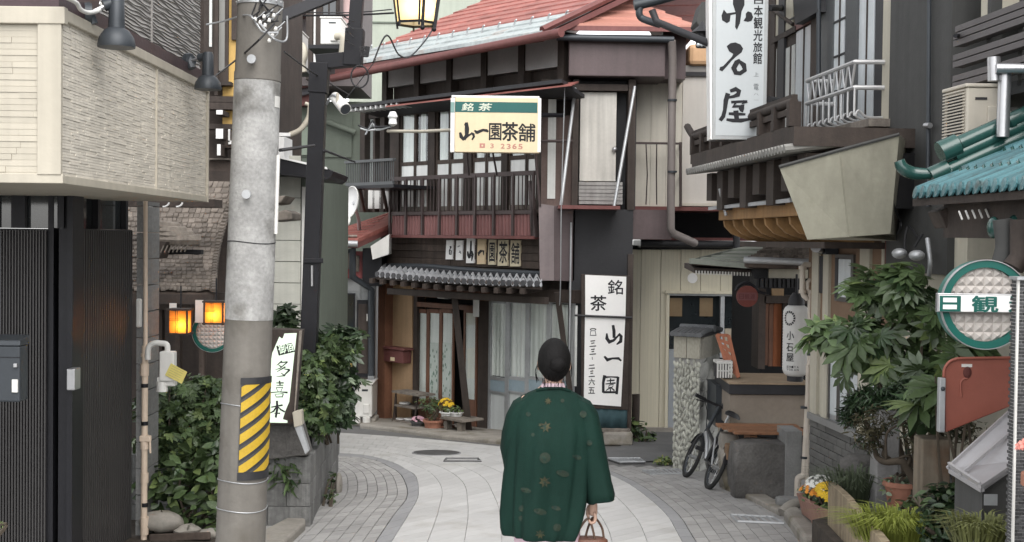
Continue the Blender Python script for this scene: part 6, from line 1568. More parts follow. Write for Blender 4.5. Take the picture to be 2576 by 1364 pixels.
# wooden balcony with horn ended rail
zb0, zb1 = RW.hit(1760, 385, .6)[1], RW.hit(1760, 352, .6)[1]
uR0, uR1 = RW.hit(1990, 340, .6)[0], RW.hit(1742, 360, .6)[0]
bl = MB().box(RW.f, (uR0, -.5, zb0 - .1), (uR1, .62, zb0)).b('balcony', M_dwood, inn)
for z in (zb0 + .10, zb0 + .21): MB().box(RW.f, (uR0, .55, z), (uR1, .6, z + .05)).b('rail', M_dwood, bl)
MB().tube(curve([RW.f(uR0, .58, zb1 + .06), RW.f(uR1 - .3, .58, zb1 + .06), RW.f(uR1 + .05, .58, zb1 + .08), RW.f(uR1 + .35, .58, zb1 + .2)], 5), .04, 8).b('top_rail', M_dwood, bl, 50)
for k in range(9):
    u = lerp(uR1 - .04, uR0, k / 8); MB().box(RW.f, (u - .04, .53, zb0), (u + .04, .63, zb1 + .06)).b('post', M_dwood, bl)
MB().tube([RW.f(uR1, -.9, zb1 + .06), RW.f(uR1, .6, zb1 + .06)], .035, 8).b('end_rail', M_dwood, bl)
# tiled eave with pale scalloped edge
ze0, ze1 = RW.hit(1860, 425, .95)[1], RW.hit(1860, 400, .95)[1]
ueA, ueB = RW.hit(1990, 380, .95)[0], RW.hit(1735, 440, .95)[0]
zed = RW.hit(1740, 432, .95)[1]
MB().box(RW.f, (ueA, -.4, zed + .02), (ueB, .93, zed + .16)).b('eave', M_dwood, inn)
for k in range(40):
    u0, u1 = lerp(ueA, ueB, k / 40), lerp(ueA, ueB, (k + 1) / 40)
    MB().tube([RW.f((u0 + u1) / 2, .6, zed + .05), RW.f((u0 + u1) / 2, .99, zed - .0)], (u1 - u0) * .4, 7).b('eave_tile', mat('pale_edge', (.22, .215, .2), .6, var=.15, rnd=.1), inn, 40)
for k in range(8):
    u = lerp(ueA, ueB, (k + .3) / 8); MB().box(RW.f, (u, .1, zed - .38 + .1 * (k % 2)), (u + .2, .8, zed - .02)).b('bracket', M_dwood, inn)
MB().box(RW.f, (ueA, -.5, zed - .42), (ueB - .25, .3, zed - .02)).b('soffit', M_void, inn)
# ochre eave with curved brackets
OW = RW; zo = RW.hit(1900, 512, .7)[1]; uo0, uo1 = RW.hit(2012, 500, .7)[0], RW.hit(1808, 520, .7)[0]
zf0, zf1 = RW.hit(1850, 552, .7)[1], RW.hit(1850, 522, .7)[1]
slope('zinc_sheet', M_galv, RW, uo0, uo1 + .1, -.2, zf1 + .2, .78, zf1 + .02, .03, inn)
MB().box(RW.f, (uo0, .62, zf0), (uo1, .7, zf1)).b('fascia', M_owood, inn, bev=.006)
MB().box(RW.f, (uo1 - .06, -.3, zf0), (uo1 + .003, .62, zf1)).b('fascia', M_owood, inn)
for k in range(8):
    u = lerp(uo1 - .02, uo0, k / 7.2); pr = [(.66, zf0 - .003), (.65, zf0 - .06), (.58, zf0 - .13), (.42, zf0 - .19), (.1, zf0 - .22), (.1, zf0 - .003)]
    MB().prism([RW.f(u, n, z) for n, z in pr], [RW.f(u - .05, n, z) for n, z in pr]).b('bracket', M_owood, inn)
MB().box(RW.f, (uo0, -.4, zf0 - .9), (uo1 - .55, -.02, zf0 - .003)).b('ochre_wall', mat('brown_wall', (.2, .13, .085), .85, var=.1), inn)
MB().box(RW.f, (uo0, -.0, zf0 - .25), (uo1 - .05, .5, zf0 - .2)).b('soffit', M_dwood, inn)
tb(inn, 'thin_rod', M_galv, [RW.pt(*Nq(400, 100), .8), RW.pt(*Nq(448, 300), .75)], .016)
# porch roofs
PR = Front(13.7); PL = Front(14.6)
def roofpoly(name, m, pts, th=.05, parent=inn):
    return MB().prism([Vector(p) for p in pts], [Vector(p) - Vector((0, 0, th)) for p in pts]).b(name, m, parent)
E0, E1 = at(*Nq(172, 632), 13.6), at(*Nq(640, 672), 13.4); T0, T1 = at(*Nq(560, 535), 14.7), at(*Nq(790, 520), 14.7)
for k in range(5):
    f0, f1 = k / 5, (k + 1) / 5; a, b_, c_, d_ = lerp(E0, T0, f0), lerp(E1, T1, f0), lerp(E1, T1, f1), lerp(E0, T0, f1)
    sag = lambda p, f: p - Vector((0, 0, .03 * math.sin(math.pi * f)))
    a, b_, c_, d_ = sag(a, f0), sag(b_, f0), sag(c_, f1), sag(d_, f1)
    MB().hexa([a - Vector((0, 0, .04)), b_ - Vector((0, 0, .04)), d_ - Vector((0, 0, .04)), c_ - Vector((0, 0, .04)), a + Vector((0, 0, .018)), b_ + Vector((0, 0, .018)), d_, c_]).b('copper_sheet', M_copper, inn)
q = [at(*Nq(172, 632), 13.6), at(*Nq(560, 535), 14.7), at(*Nq(470, 555), 16.5)]
roofpoly('copper_sheet', M_copper, q, .04)
MB().hexa([at(*Nq(x, y), Y_) for y0 in (0,) for (x, y, Y_) in ((190, 672, 13.7), (650, 700, 13.5), (190, 672, 14.6), (650, 700, 14.5), (180, 640, 13.62), (645, 678, 13.42), (180, 640, 14.6), (645, 678, 14.4))]).b('eave_board', M_dwood, inn)
for k in range(20):
    x = 222 + 22 * k; p0 = at(*Nq(x, 712 + .035 * (x - 222)), 13.72); piece('rafter', M_dwood, inn, p0 + Vector((0, .4, .02)), Vector((.04, 0, 0)), Vector((0, .8, .08)), Vector((0, 0, .055)))
    piece('rafter_tip', M_white, inn, p0 + Vector((0, -.012, -.02)), Vector((.016, 0, 0)), Vector((0, .01, 0)), Vector((0, 0, .04)))
# right shingled part
E0, E1 = at(*Nq(585, 628), 13.25), at(*Nq(1075, 648), 13.0); T0, T1 = at(*Nq(800, 525), 14.3), at(*Nq(1075, 400), 14.7)
rr_ = MB().hexa([E0 - Vector((0, 0, .08)), E1 - Vector((0, 0, .08)), T0 - Vector((0, 0, .08)), T1 - Vector((0, 0, .08)), E0 - Vector((0, 0, .02)), E1 - Vector((0, 0, .02)), T0 - Vector((0, 0, .02)), T1 - Vector((0, 0, .02))]).b('porch_roof', M_wood, inn)
for i in range(12):
    f0, f1 = i / 12, (i + 1.3) / 12; u = R.uniform(0, .05)
    while u < .97:
        u2 = min(u + R.uniform(.06, .11), 1); h = .02 + R.random() * .02
        A_, B_, C_, D_ = lerp(lerp(E0, E1, u), lerp(T0, T1, u), f0), lerp(lerp(E0, E1, u2 - .005), lerp(T0, T1, u2 - .005), f0), lerp(lerp(E0, E1, u), lerp(T0, T1, u), f1), lerp(lerp(E0, E1, u2 - .005), lerp(T0, T1, u2 - .005), f1)
        up_ = Vector((0, 0, h)); MB().hexa([A_ - Vector((0, 0, .01)), B_ - Vector((0, 0, .01)), C_ - Vector((0, 0, .01)), D_ - Vector((0, 0, .01)), A_ + up_, B_ + up_, C_, D_]).b('shingle', M_shing, rr_)
        u = u2
tb(inn, 'gutter', M_galv, [at(*Nq(582, 632), 13.2), at(*Nq(1075, 652), 12.95)], .035)
PE = Front(13.3)
wb(inn, 'porch_beam', M_dwood, PE, (*Nq(615, 655), *Nq(1090, 700)), -.5, .0)
wb(inn, 'porch_board', M_rcream, PE, (*Nq(770, 702), *Nq(1060, 770)), -.3, -.2)
for k in range(10): wb(inn, 'porch_lattice', M_char, PE, (*Nq(672 + 33 * k, 772), *Nq(695 + 33 * k, 842)), -.25, -.12 + .02 * (k % 2))
wb(inn, 'porch_panel', M_char, PE, (*Nq(655, 702), *Nq(1010, 842)), -.5, -.26)
ED = Front(14.2)
wb(inn, 'porch_wall', M_void, Front(14.9), (1912, 660, 2120, 1250), -2, 0)
wb(inn, 'lintel', M_dwood, ED, (*Nq(735, 905), *Nq(1080, 958)), -.3, .1)
wb(inn, 'transom_paper', M_ochre, ED, (*Nq(790, 848), *Nq(880, 900)), -.1, -.05)
wb(inn, 'post', M_dwood, ED, (*Nq(690, 850), *Nq(742, 1450)), -.3, .1); wb(inn, 'post', M_ltwood, ED, (*Nq(742, 960), *Nq(762, 1420)), -.2, .05)
M_rdoor = mat('red_door_wood', (.34, .11, .04), .45, var=.15, streak=.25)
wb(inn, 'door', M_rdoor, ED, (*Nq(800, 960), *Nq(868, 1430)), -.2, -.05); wb(inn, 'door_frame', M_ltwood, ED, (*Nq(766, 960), *Nq(798, 1430)), -.2, .0); wb(inn, 'door_frame', M_dwood, ED, (*Nq(869, 960), *Nq(900, 1430)), -.2, .02)
# counter, bench, stone, block beneath the porch
ct = thing('porch_counter', 'tan plastered counter with a dark edged top before the red door', 'counter', at(1910, 1075, 13))
C1 = Front(12.9)
MB().wbox(C1, (*Oq(500, 440), *Oq(1010, 640)), -.5, 0).b('body', mat('tan_plaster', (.26, .22, .18), .85, var=.12), ct)
u0, u1, z0, z1 = C1.rect((*Oq(497, 375), *Oq(1010, 438)), .04)
MB().box(C1.f, (u0, -.9, z0), (u1, .04, z1)).b('edge', M_char, ct, bev=.005)
MB().box(C1.f, (u0 - .005, -.9, z1 + .001), (u1, .05, z1 + .02)).b('top', mat('tan_board', (.33, .25, .17), .6, var=.12, streak=.2), ct)
MB().wbox(Front(13.4), (*Oq(412, 380), *Oq(500, 640)), -.6, 0).b('side', M_lamp, ct)
bn = thing('wooden_bench', 'reddish brown wooden bench above the large dark rock', 'bench', at(1930, 1105, 12.4))
B1 = Front(12.15); u0, u1, z0, z1 = B1.rect((*Oq(530, 676), *Oq(1000, 692)), 0)
for k in range(4):
    MB().box(B1.f, (u0 - .03 * k, -.14 - .15 * k, z0), (u1, -.15 * k - .004, z1 + .004 * (k % 2))).b('board', mat('bench_wood', (.26, .125, .065), .55, var=.15, streak=.3, rnd=.1), bn, bev=.004)
MB().wbox(B1, (*Oq(625, 693), *Oq(672, 745)), -.4, -.1).b('leg', MATS['bench_wood'], bn); MB().wbox(B1, (*Oq(860, 693), *Oq(900, 745)), -.4, -.1).b('leg', MATS['bench_wood'], bn)
def boulder(name, label, c, r, m, sx, sy, sz, seed, rough=.12, cat='rock', cl_=.72):
    rr = random.Random(seed); mb = MB().ball((0, 0, 0), 1, 11); ph = [rr.uniform(0, 6) for _ in range(6)]
    for i, v in enumerate(mb.v):
        k = 1 + .035 * math.sin(17 * v.x + ph[4]) * math.sin(15 * v.z + ph[5]) + .02 * math.sin(31 * v.y + 23 * v.z) + rough * (math.sin(3 * v.x + ph[0]) + math.sin(4 * v.y + ph[1]) + math.sin(3.5 * v.z + ph[2]) + .5 * math.sin(9 * v.x + 7 * v.z + ph[3]))
        p = v * k; p = Vector([max(-cl_, min(cl_, t)) for t in p]); mb.v[i] = Vector(c) + Vector((p.x * r * sx, p.y * r * sy, p.z * r * sz))
    o = mb.b(name, m, smooth=50); return tag(o, label, cat)
boulder('boulder', 'big dark rough rock under the wooden bench', at(1915, 1182, 12.1), .44, M_stone, 1.0, .8, .98, 3, .06, cl_=.66)
boulder('rock', 'brown rounded rock left of the big dark one', at(*Oq(528, 795), 12.35), .11, mat('brown_rock', (.2, .13, .08), .9, var=.3, bump=.6), 1.05, 1, .9, 5)
boulder('rock', 'tall grey stone behind the bicycle under the bench end', at(*Oq(500, 900), 12.5), .18, M_curb, .8, 1, 1.6, 8)
boulder('rock', 'pale upright stone at the left end of the bench', at(*Oq(495, 725), 12.6), .13, M_curb, 1.0, 1, .8, 12)
o = MB().wbox(Front(11.85), (*Oq(848, 668), *Oq(952, 1100)), -.4, 0).b('concrete_block', M_block, bev=.008); tag(o, 'upright grey concrete block between the dark rock and downpipes', 'block')
# downpipes at the inn corner
DP = Front(11.75); dpp = thing('drain_pipes', 'cream drain pipes with elbows running down the inn corner', 'pipe', DP.pt(2022, 1250, 0))
M_cpipe = mat('cream_pipe', (.55, .49, .42), .5, var=.08, streak=.12)
def dp(x, y, o=0): return DP.pt(*Nq(x, y), o)
tb(dpp, 'pipe', M_cpipe, [dp(1115, 668), dp(1035, 668), dp(1020, 682), dp(1018, 870), dp(1030, 900), dp(1060, 925)], .026, 10)
tb(dpp, 'pipe', M_cpipe, [dp(1110, 785), dp(1072, 787), dp(1058, 800), dp(1056, 850), dp(1066, 864), dp(1082, 868)], .022, 10)
tb(dpp, 'pipe', M_cpipe, [dp(1082, 860), dp(1080, 1340), DP.pt(*Oq(968, 930))], .03, 12)
tb(dpp, 'pipe', M_cpipe, [DP.pt(*Oq(992, 250), .01), DP.pt(*Oq(985, 1015), .01)], .022, 10)
tb(dpp, 'elbow', M_cpipe, curve([DP.pt(*Oq(968, 925)), DP.pt(*Oq(965, 945)), DP.pt(*Oq(935, 960)), DP.pt(*Oq(928, 985)), DP.pt(*Oq(925, 1100))], 5), .032, 12)
for x, y in ((1081, 870), (1020, 690), (1020, 868)): tb(dpp, 'coupling', M_cpipe, [dp(x, y - 12), dp(x, y + 14)], .037, 12)
for y in (1110, 1330): tb(dpp, 'clamp', M_lamp, [dp(1080, y), dp(1080, y + 18)], .036, 12)
for y in (510, 825): tb(dpp, 'clamp', M_lamp, [DP.pt(*Oq(968, y)), DP.pt(*Oq(968, y + 14))], .036, 12); MB().wbox(DP, (*Oq(985, y), *Oq(1040, y + 13)), -.02, 0).b('strap', M_lamp, dpp)
# lower cream wall, windows, brick base
uW0, uW1 = RW.hit(2420, 900)[0], RW.hit(2040, 900)[0]
zsill = RW.hit(2080, 1056)[1]; zhood = RW.hit(2120, 596)[1]
MB().box(RW.f, (uW0, -1.5, zsill), (uW1, -.022, 2.6)).b('lower_wall', M_rcream, inn)
def rfull(name, m, x0, x1, z0, z1, n0, n1, parent=None): return MB().box(RW.f, (RW.hit(x1, 900)[0], n0, z0), (RW.hit(x0, 900)[0], n1, z1)).b(name, m, parent or inn)
for a, b_ in ((2040, 2056), (2068, 2082), (2160, 2184)): rfull('post', M_rcream, a, b_, zsill, 2.2, -.12, .006)
zhd = RW.hit(2100, 872)[1]
rfull('head_rail', M_rcream, 2056, 2260, zhd, zhd + .09, -.12, .004)
for a, b_ in ((2083, 2108), (2108, 2134), (2134, 2160), (2186, 2215), (2215, 2250)):
    wn_ = rfull('window', M_galv, a, b_, zsill + .01, zhd, -.12, -.015)
    rfull('pane', M_skyglass, a + 3, b_ - 3, zsill + .06, zhd - .04, -.015, -.012, wn_)
    for x in (a, b_ - 3): rfull('sash', mat('bronze_sash', (.1, .095, .09), .4, .4), x + .2, x + 2.8, zsill + .02, zhd - .002, -.0149, -.002, wn_)
zw1, zw0 = RW.hit(2110, 640)[1], RW.hit(2110, 758)[1]
wn_ = rfull('window', MATS['bronze_sash'], 2096, 2142, zw0, zw1, -.12, .0); rfull('pane', M_skyglass, 2106, 2136, zw0 + .04, zw1 - .04, .0, .003, wn_); rfull('jamb', M_char, 2098, 2106, zw0 + .03, zw1 - .03, .0, .006, wn_)
wn_ = rfull('window', M_char, 2057, 2066, zw0 + .05, zw1 - .02, -.12, .0)
rfull('sill', mat('sill_metal', (.27, .27, .265), .5, .3, var=.1), 2040, 2262, zsill - .05, zsill + .008, -.12, .03)
zbr = zsill - .053; nb_ = 8; bh = .068
MB().box(RW.f, (uW0, -1, -1.2), (uW1, -.02, zbr)).b('base_wall', mat('base_render', (.17, .165, .16), .9, var=.15, vs=2, bump=.3), inn)
for i in range(nb_):
    u = uW1 - .002 + (.105 if i % 2 else 0); z1_ = zbr - i * bh
    while u > RW.hit(2275, 1100)[0]:
        u1_ = min(u, uW1 - .002); u0_ = u - .206
        if u1_ - u0_ > .03: wpiece('brick', M_brick, inn, RW, u0_, u1_, z1_ - bh + .006, z1_, -.02, R.uniform(-.004, .004))
        u -= .212
# small fittings on the wall
t = thing('wall_lamp', 'small silver floodlight under the olive metal hood', 'lamp', RW.pt(2058, 628, .2))
MB().tube([RW.pt(2052, 622, .25), RW.pt(2066, 632, .1)], [.045, .025], 12).b('head', M_steel, t, 40); MB().wbox(RW, (2068, 612, 2078, 640), -.01, .1).b('bracket', M_lamp, t)
# olive metal hood
hd = thing('metal_hood', 'large olive painted metal hood jutting from the inn wall', 'hood', RW.pt(2140, 500, .3))
TL, TM, TR = RW.pt(1960, 420, 1.1), RW.pt(2112, 378, .693), RW.pt(2262, 338, .3)
BL, BM, BR = RW.pt(2031, 603, .865), RW.pt(2135, 596, .57), RW.pt(2240, 588, .27)
_uv = lambda p: (p - RW.o).dot(RW.u)
bk = [RW.f(_uv(TL) + .5, -.02, TL.z - .01), RW.f(_uv(TR) + .6, -.02, TR.z - .01), RW.f(_uv(BL) + .5, -.02, BL.z), RW.f(_uv(BR) + .6, -.02, BR.z)]
MB().add([TL, TM, TR, BL, BM, BR, bk[0], bk[1], bk[2], bk[3]], [(0, 1, 4, 3), (1, 2, 5, 4), (0, 3, 8, 6), (2, 7, 9, 5), (3, 4, 5, 9, 8), (0, 6, 7, 2, 1)]).b('shell', M_olive, hd)
for a, b_ in ((TL, TM), (TM, TR)): MB().tube([a, b_], .014, 6).b('rim', M_gwall, hd)
MB().tube([TM, BM], .005, 5).b('seam', M_olive, hd)
cable('black cables drooping from the hood corner down the grey wall', [RW.pt(*Qq(585, 0), .3), RW.pt(*Qq(600, 200), .25), RW.pt(*Qq(650, 330), .1), RW.pt(*Qq(660, 380), .1), RW.pt(*Qq(640, 430), .1)], .01)
cable('black cable loop above the globe lamps on the grey wall', [RW.pt(*Qq(690, 560), .15), RW.pt(*Qq(690, 470), .12), RW.pt(*Qq(720, 380), .08), RW.pt(*Qq(790, 470), .1), RW.pt(*Qq(820, 440), .1), RW.pt(*Qq(760, 540), .15)], .009)
for k, (x, y) in enumerate(((650, 570), (780, 585))):
    t = thing('globe_lamp', ['nearer round white globe lamp above the broad leaved shrub', 'farther oval white globe lamp above the shrub'][1 - k], 'lamp', RW.pt(*Qq(x, y), .2))
    MB().ball(RW.pt(*Qq(x, y + 14), .2), .055, 8, 1, 1, .7).b('globe', M_galv, t, 60); MB().tube([RW.pt(*Qq(x, y), .2), RW.pt(*Qq(x + 20, y - 10), -.1)], .02, 8).b('arm', M_lamp, t)
MB_ = rx('rusty_panel', mat('rust_board', (.12, .05, .04), .8, var=.2), (2226, 592, 2262, 680), -.12, .02)
rfull('post', M_rcream, 2222, 2227, zw0, zhood, -.12, .03)
# silver basket balcony
bsk = thing('metal_balcony', 'silver painted metal balcony with curved bars under upper window', 'balcony', RW.pt(2110, 320, .3))
n_ = .24
ztop, zlow, zfl = RW.hit(2100, 176, n_)[1], RW.hit(2100, 237, n_)[1], RW.hit(2110, 308, .2)[1]
ub0, ub1 = RW.hit(2152, 150, n_)[0], RW.hit(2030, 215, n_)[0]; un_ = ub0 - .05
for z in (ztop, zlow): MB().tube([RW.f(ub1, 0, z), RW.f(ub1, n_, z), RW.f(ub0, n_, z), RW.f(ub0 - .02, 0, z)], .019, 8).b('rail', M_sil, bsk, 30)
nbz = 8
for k in range(nbz + 1):
    u = lerp(ub0, ub1, k / nbz)
    MB().tube(curve([RW.f(u, n_, zlow), RW.f(u, n_, zlow - .22), RW.f(u, n_ - .03, zfl + .05), RW.f(u, n_ - .1, zfl), RW.f(u, .0, zfl)], 4), .010, 6).b('bar', M_sil, bsk, 50)
    if k < nbz: MB().tube([RW.f(u, n_, ztop), RW.f(lerp(ub0, ub1, (k + .5) / nbz), n_, zlow)], .010, 6).b('zigzag', M_sil, bsk); MB().tube([RW.f(lerp(ub0, ub1, (k + 1) / nbz), n_, ztop), RW.f(lerp(ub0, ub1, (k + .5) / nbz), n_, zlow)], .007, 6).b('zigzag', M_sil, bsk)
MB().box(RW.f, (ub0 - .2, -.1, zfl - .09), (ub1 + .1, .2, zfl - .03)).b('floor', M_grwood, bsk)
tb(bsk, 'strut', M_lamp, [RW.pt(2045, 330, .2), RW.pt(2020, 375, .5)], .03)
rx('sill_boards', M_rcream, (2075, 322, 2215, 372), -.3, -.02); rx('sill_post', M_char, (2110, 320, 2128, 360), -.1, .02)
# big hanging paper lantern
M_lw = mat('white_paper', (.70, .69, .67), .8, var=.03, bump=.05, trans=.15)
lt = thing('paper_lantern', 'tall white paper lantern with black writing hanging by the downpipes', 'lantern', at(1998, 945, 12.3))
lc = at(2000, 946, 12.3); hL = at(2000, 768, 12.3).z - lc.z; rl = 32 / 3200 * 12.3
prof = [(rl * .62, 0), (rl * .85, .02), (rl, .06)] + [(rl * (1 + .012 * (-1) ** k), .06 + (hL - .12) * k / 40) for k in range(1, 40)] + [(rl, hL - .06), (rl * .85, hL - .02), (rl * .62, hL)]
MB().lathe(lc, prof, 32).b('paper', M_lw, lt, 60)
MB().lathe(lc, [(rl * .62, -.05), (rl * .64, 0)], 20).b('base_ring', M_char, lt, 40); MB().lathe(lc + Vector((0, 0, hL)), [(rl * .64, 0), (rl * .6, .06), (rl * .3, .12)], 20).b('top_ring', M_char, lt, 40)
tb(lt, 'hanger', M_black, [lc + Vector((0, 0, hL + .1)), lc + Vector((0, 0, hL + .3))], .012)
def onl(a, z): return lc + Vector((math.sin(a) * (rl + .004), -math.cos(a) * (rl + .004), z))
mb = MB()
def lwr(ch, a0, a1, y0, y1, off=.012): z0, z1 = at(1980, y1, 12.3).z - lc.z, at(1980, y0, 12.3).z - lc.z; write(mb, lambda x, y: onl(x, y), ch, (a0, z0, a1, z1), off)
lwr('小', -.95, -.35, 832, 853); lwr('石', -.95, -.4, 862, 882); lwr('屋', -.95, -.35, 887, 907)
for k in range(5): 
    for j, ch in enumerate(('SHIYA'[k], 'YOKAN'[k])): lwr(ch, -.9 + .2 * k, -.76 + .2 * k, 918 + 7 * j, 923 + 7 * j, .01)
for k in range(16):
    if k in (6, 7, 8, 9, 10): pass
    a = k * 2 * math.pi / 16; mb.add([onl(-.75 + .42 * math.cos(a + d) * (1 + e), .665 - .0 + (.062 * math.sin(a + d)) * (1 + e) - .1) for d, e in ((-.14, -.18), (.12, -.2), (.16, .14), (-.1, .18))], [(0, 1, 2, 3)])
mb.b('brush_writing', M_ink, lt)
# red round signboard on a curved bracket
rs = thing('red_signboard', 'round dull red wooden signboard on a curved black bracket', 'sign', at(1880, 745, 13.2))
c_ = at(*Nq(604, 905), 13.2); r_ = 27 / 3200 * 13.2; XZ = Matrix((Vector((1, 0, 0)), Vector((0, 0, 1)), Vector((0, -1, 0)))).transposed()
M_red = mat('dull_red', (.13, .03, .022), .6, var=.15)
MB().lathe(c_, [(r_, -.02), (r_, .02), (r_ * .85, .022)], 28, XZ).b('disc', M_red, rs, 40)
MB().tube(curve([at(*Nq(x, y), 13.2) for x, y in ((520, 862), (540, 825), (600, 803), (650, 825), (690, 870), (740, 885))], 5), .016, 8).b('bracket', M_black, rs, 50)
mb = MB(); f13 = Front(13.17)
MB().wbox(f13, (*Nq(533, 878), *Nq(676, 936)), -.012, .002).b('band', mat('maroon_band', (.13, .045, .045), .6, var=.15), rs)
for k, ch in enumerate('日観連'): wwrite(mb, f13, ch, (*Nq(545 + 42 * k, 888), *Nq(580 + 42 * k, 925)), .003, .01)
mb.b('lettering', mat('dark_red_ink', (.09, .02, .02), .6, bump=0), rs)
# ------------------------------------------------------------------ the hanging box sign of the inn
SH = Front(11.6); bs_ = thing('box_sign', 'large white box sign with bold black brush characters hanging from the inn', 'sign', SH.pt(1857, 350))
X2 = crop(2170, 0, 3.1)
MB().wprism(SH, [(1792, -140), (1937, -140), (1927, 352), (1792, 352)], -.22, 0).b('box', mat('sign_steel', (.36, .37, .37), .4, .4, var=.06), bs_, bev=.006)
MB().wprism(SH, [(1782, -140), (1791.5, -140), (1791.5, 351), (1787, 350)], -.2, -.002).b('side_edge', M_signw, bs_)
MB().wprism(SH, [(1803, -140), (1926, -140), (1919, 342), (1800, 341)], 0, .004).b('face', mat('sign_grey_white', (.50, .53, .54), .35, var=.03, bump=.01), bs_)
mb = MB(); e_ = [0]
def P_(pts): e_[0] += 1; mb.add([SH.pt(*X2(x, y), .0055 + e_[0] * .0002) for x, y in pts], [tuple(range(len(pts)))])
def S_(pts, ws): stroke(mb, lambda x, y, e=0: SH.pt(*X2(x, y), .0055 + e), pts, ws)
P_([(262, -60), (372, -60), (372, 50), (345, 110), (330, 220), (300, 288), (283, 260), (290, 130), (262, 40)])
P_([(175, 92), (205, 128), (290, 115), (290, 135), (240, 145), (232, 205), (205, 222), (160, 195), (153, 150)])
P_([(405, 108), (440, 120), (455, 165), (440, 200), (405, 210), (362, 200), (385, 165), (385, 130)])
P_([(203, 440), (240, 412), (285, 405), (335, 425), (360, 465), (345, 500), (300, 535), (250, 580), (190, 650), (160, 682), (132, 668), (140, 640), (170, 630), (250, 545), (265, 515), (225, 490)])
S_([(330, 570), (300, 595), (270, 650), (290, 695), (330, 700), (375, 670), (365, 620), (330, 590)], [24, 50, 52, 46, 40, 44, 50, 30])
S_([(215, 890), (195, 960), (185, 1050), (170, 1110), (140, 1150)], [46, 46, 36, 40, 36])
S_([(235, 870), (290, 850), (320, 870), (310, 905), (270, 920), (200, 935)], [30, 44, 46, 46, 30, 22])
S_([(245, 975), (320, 970), (400, 965)], [26, 26, 16]); S_([(360, 965), (395, 972), (345, 990)], [24, 30, 10]); S_([(290, 985), (260, 1015), (330, 1015)], [26, 30, 24]); P_([(335, 1000), (372, 995), (370, 1040), (358, 1075), (330, 1062), (315, 1035)])
S_([(222, 1085), (290, 1088), (382, 1092)], [26, 34, 22]); S_([(290, 1055), (300, 1150)], [50, 44]); S_([(200, 1140), (260, 1150), (340, 1150), (420, 1138)], [24, 36, 40, 24])
for k, (ch, y0, y1) in enumerate((('日', -25, 38), ('本', 55, 158), ('観', 165, 275), ('光', 285, 390), ('旅', 405, 495), ('館', 505, 610))): wwrite(mb, SH, ch, (*X2(465 - 2 * k, y0), *X2(548 - 2 * k, y1)), .0055, .02)
mb.b('brush_writing', M_ink, bs_)
mb = MB()
for ch, y0, y1 in (('上', 690, 730), ('電', 800, 860), ('八', 890, 910), ('一', 945, 965), ('口', 1040, 1070), ('迎', 1135, 1195)): wwrite(mb, SH, ch, (*X2(460, y0), *X2(508, y1)), .0055, .002)
mb.b('faded_writing', mat('faded_ink', (.12, .13, .14), .6, bump=0), bs_)
tb(bs_, 'arm', M_char, [at(1640, 25, 12.2), at(1652, 55, 12.2), at(1700, 75, 12.0), at(1790, 112, 11.7)], .035, 8)
tb(bs_, 'arm', M_char, [at(1935, 250, 11.7), RW.pt(1965, 255, .0)], .03); tb(bs_, 'arm', M_char, [at(1935, 20, 11.7), RW.pt(1965, 20, .0)], .03)
# gutter end and eave of the inn at the top of the picture
ge = thing('gutter_elbow', 'dark gutter spout with an elbow at the top beside the box sign', 'gutter', at(1600, 20, 12.3))
tb(ge, 'spout', M_lamp, [at(1595, 14, 12.4), at(1640, 4, 12.4), at(1760, -30, 12.4)], .05, 10)
tb(ge, 'elbow', M_lamp, curve([at(1610, 18, 12.4), at(1608, 35, 12.4), at(1618, 48, 12.4), at(1660, 62, 12.3)], 4), .035, 10)
MB().hexa([at(x, y, Y_) for Y_ in (12.5, 13.4) for x, y in ((1650, 12), (1780, -22), (1640, -6), (1775, -42))]).b('eave_board', M_dwood, ge)
t = thing('small_lantern', 'small dark metal lantern hanging behind the box sign', 'lantern', at(1768, 105, 14.5))
MB().lathe(at(1766, 120, 14.5), [(.07, 0), (.075, .03), (.07, .16), (.13, .17), (.05, .24), (.01, .3)], 8).b('body', M_char, t)
for k in range(3): MB().ball(at(1757 + 9 * k, 113, 14.4), .022, 5).b('glass', M_skyglass, t, 60)
o = MB().wprism(Front(15), [Mq(*p) for p in ((225, 160), (265, 15), (320, 15), (320, 200), (240, 185))], -.5, 0).b('gable_edge', M_gwall); tag(o, 'dark gable corner seen behind the box sign', 'gable')
# ------------------------------------------------------------------ grey building, balcony louvres, air conditioner
gr = thing('grey_building', 'dark grey rendered building on the right with a louvred balcony', 'building', RW.f(3, -1, gz(8)))
uG0, uG1 = RW.hit(2400, 300)[0], RW.hit(2243.5, 300)[0]
MB().box(RW.f, (uG0, -2, 1.5), (uG1 - .01, .03, 5.2)).b('wall', M_gwall, gr)
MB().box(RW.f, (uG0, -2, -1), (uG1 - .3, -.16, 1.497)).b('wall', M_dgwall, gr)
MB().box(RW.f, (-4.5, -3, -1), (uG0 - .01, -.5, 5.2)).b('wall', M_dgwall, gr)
tb(gr, 'wall_pipe', M_lamp, [RW.pt(2338, -100, .06), RW.pt(2334, 520, .06)], .016); tb(gr, 'wall_pipe', M_galv, curve([RW.pt(2333, 600, .12), RW.pt(2340, 660, .12), RW.pt(2336, 700, .1)], 4), .017); tb(gr, 'pipe_clip', M_steel, [RW.pt(2328, 316, .08), RW.pt(2340, 316, .08)], .02)
for k in range(9):
    ya = 118 + 17.5 * k; z = RW.hit(2400, ya - 45, .25)[1]
    ua, ub = RW.hit(2700, 0, .25)[0], RW.hit(2402 - (4 if k % 3 else 0), 100, .25)[0]
    if k == 3 or k == 6: continue
    MB().box(RW.f, (ua, .18, z - .025), (ub, .25, z + .012)).b('louvre', mat('louvre', (.11, .1, .1), .6, .2, var=.1), gr)
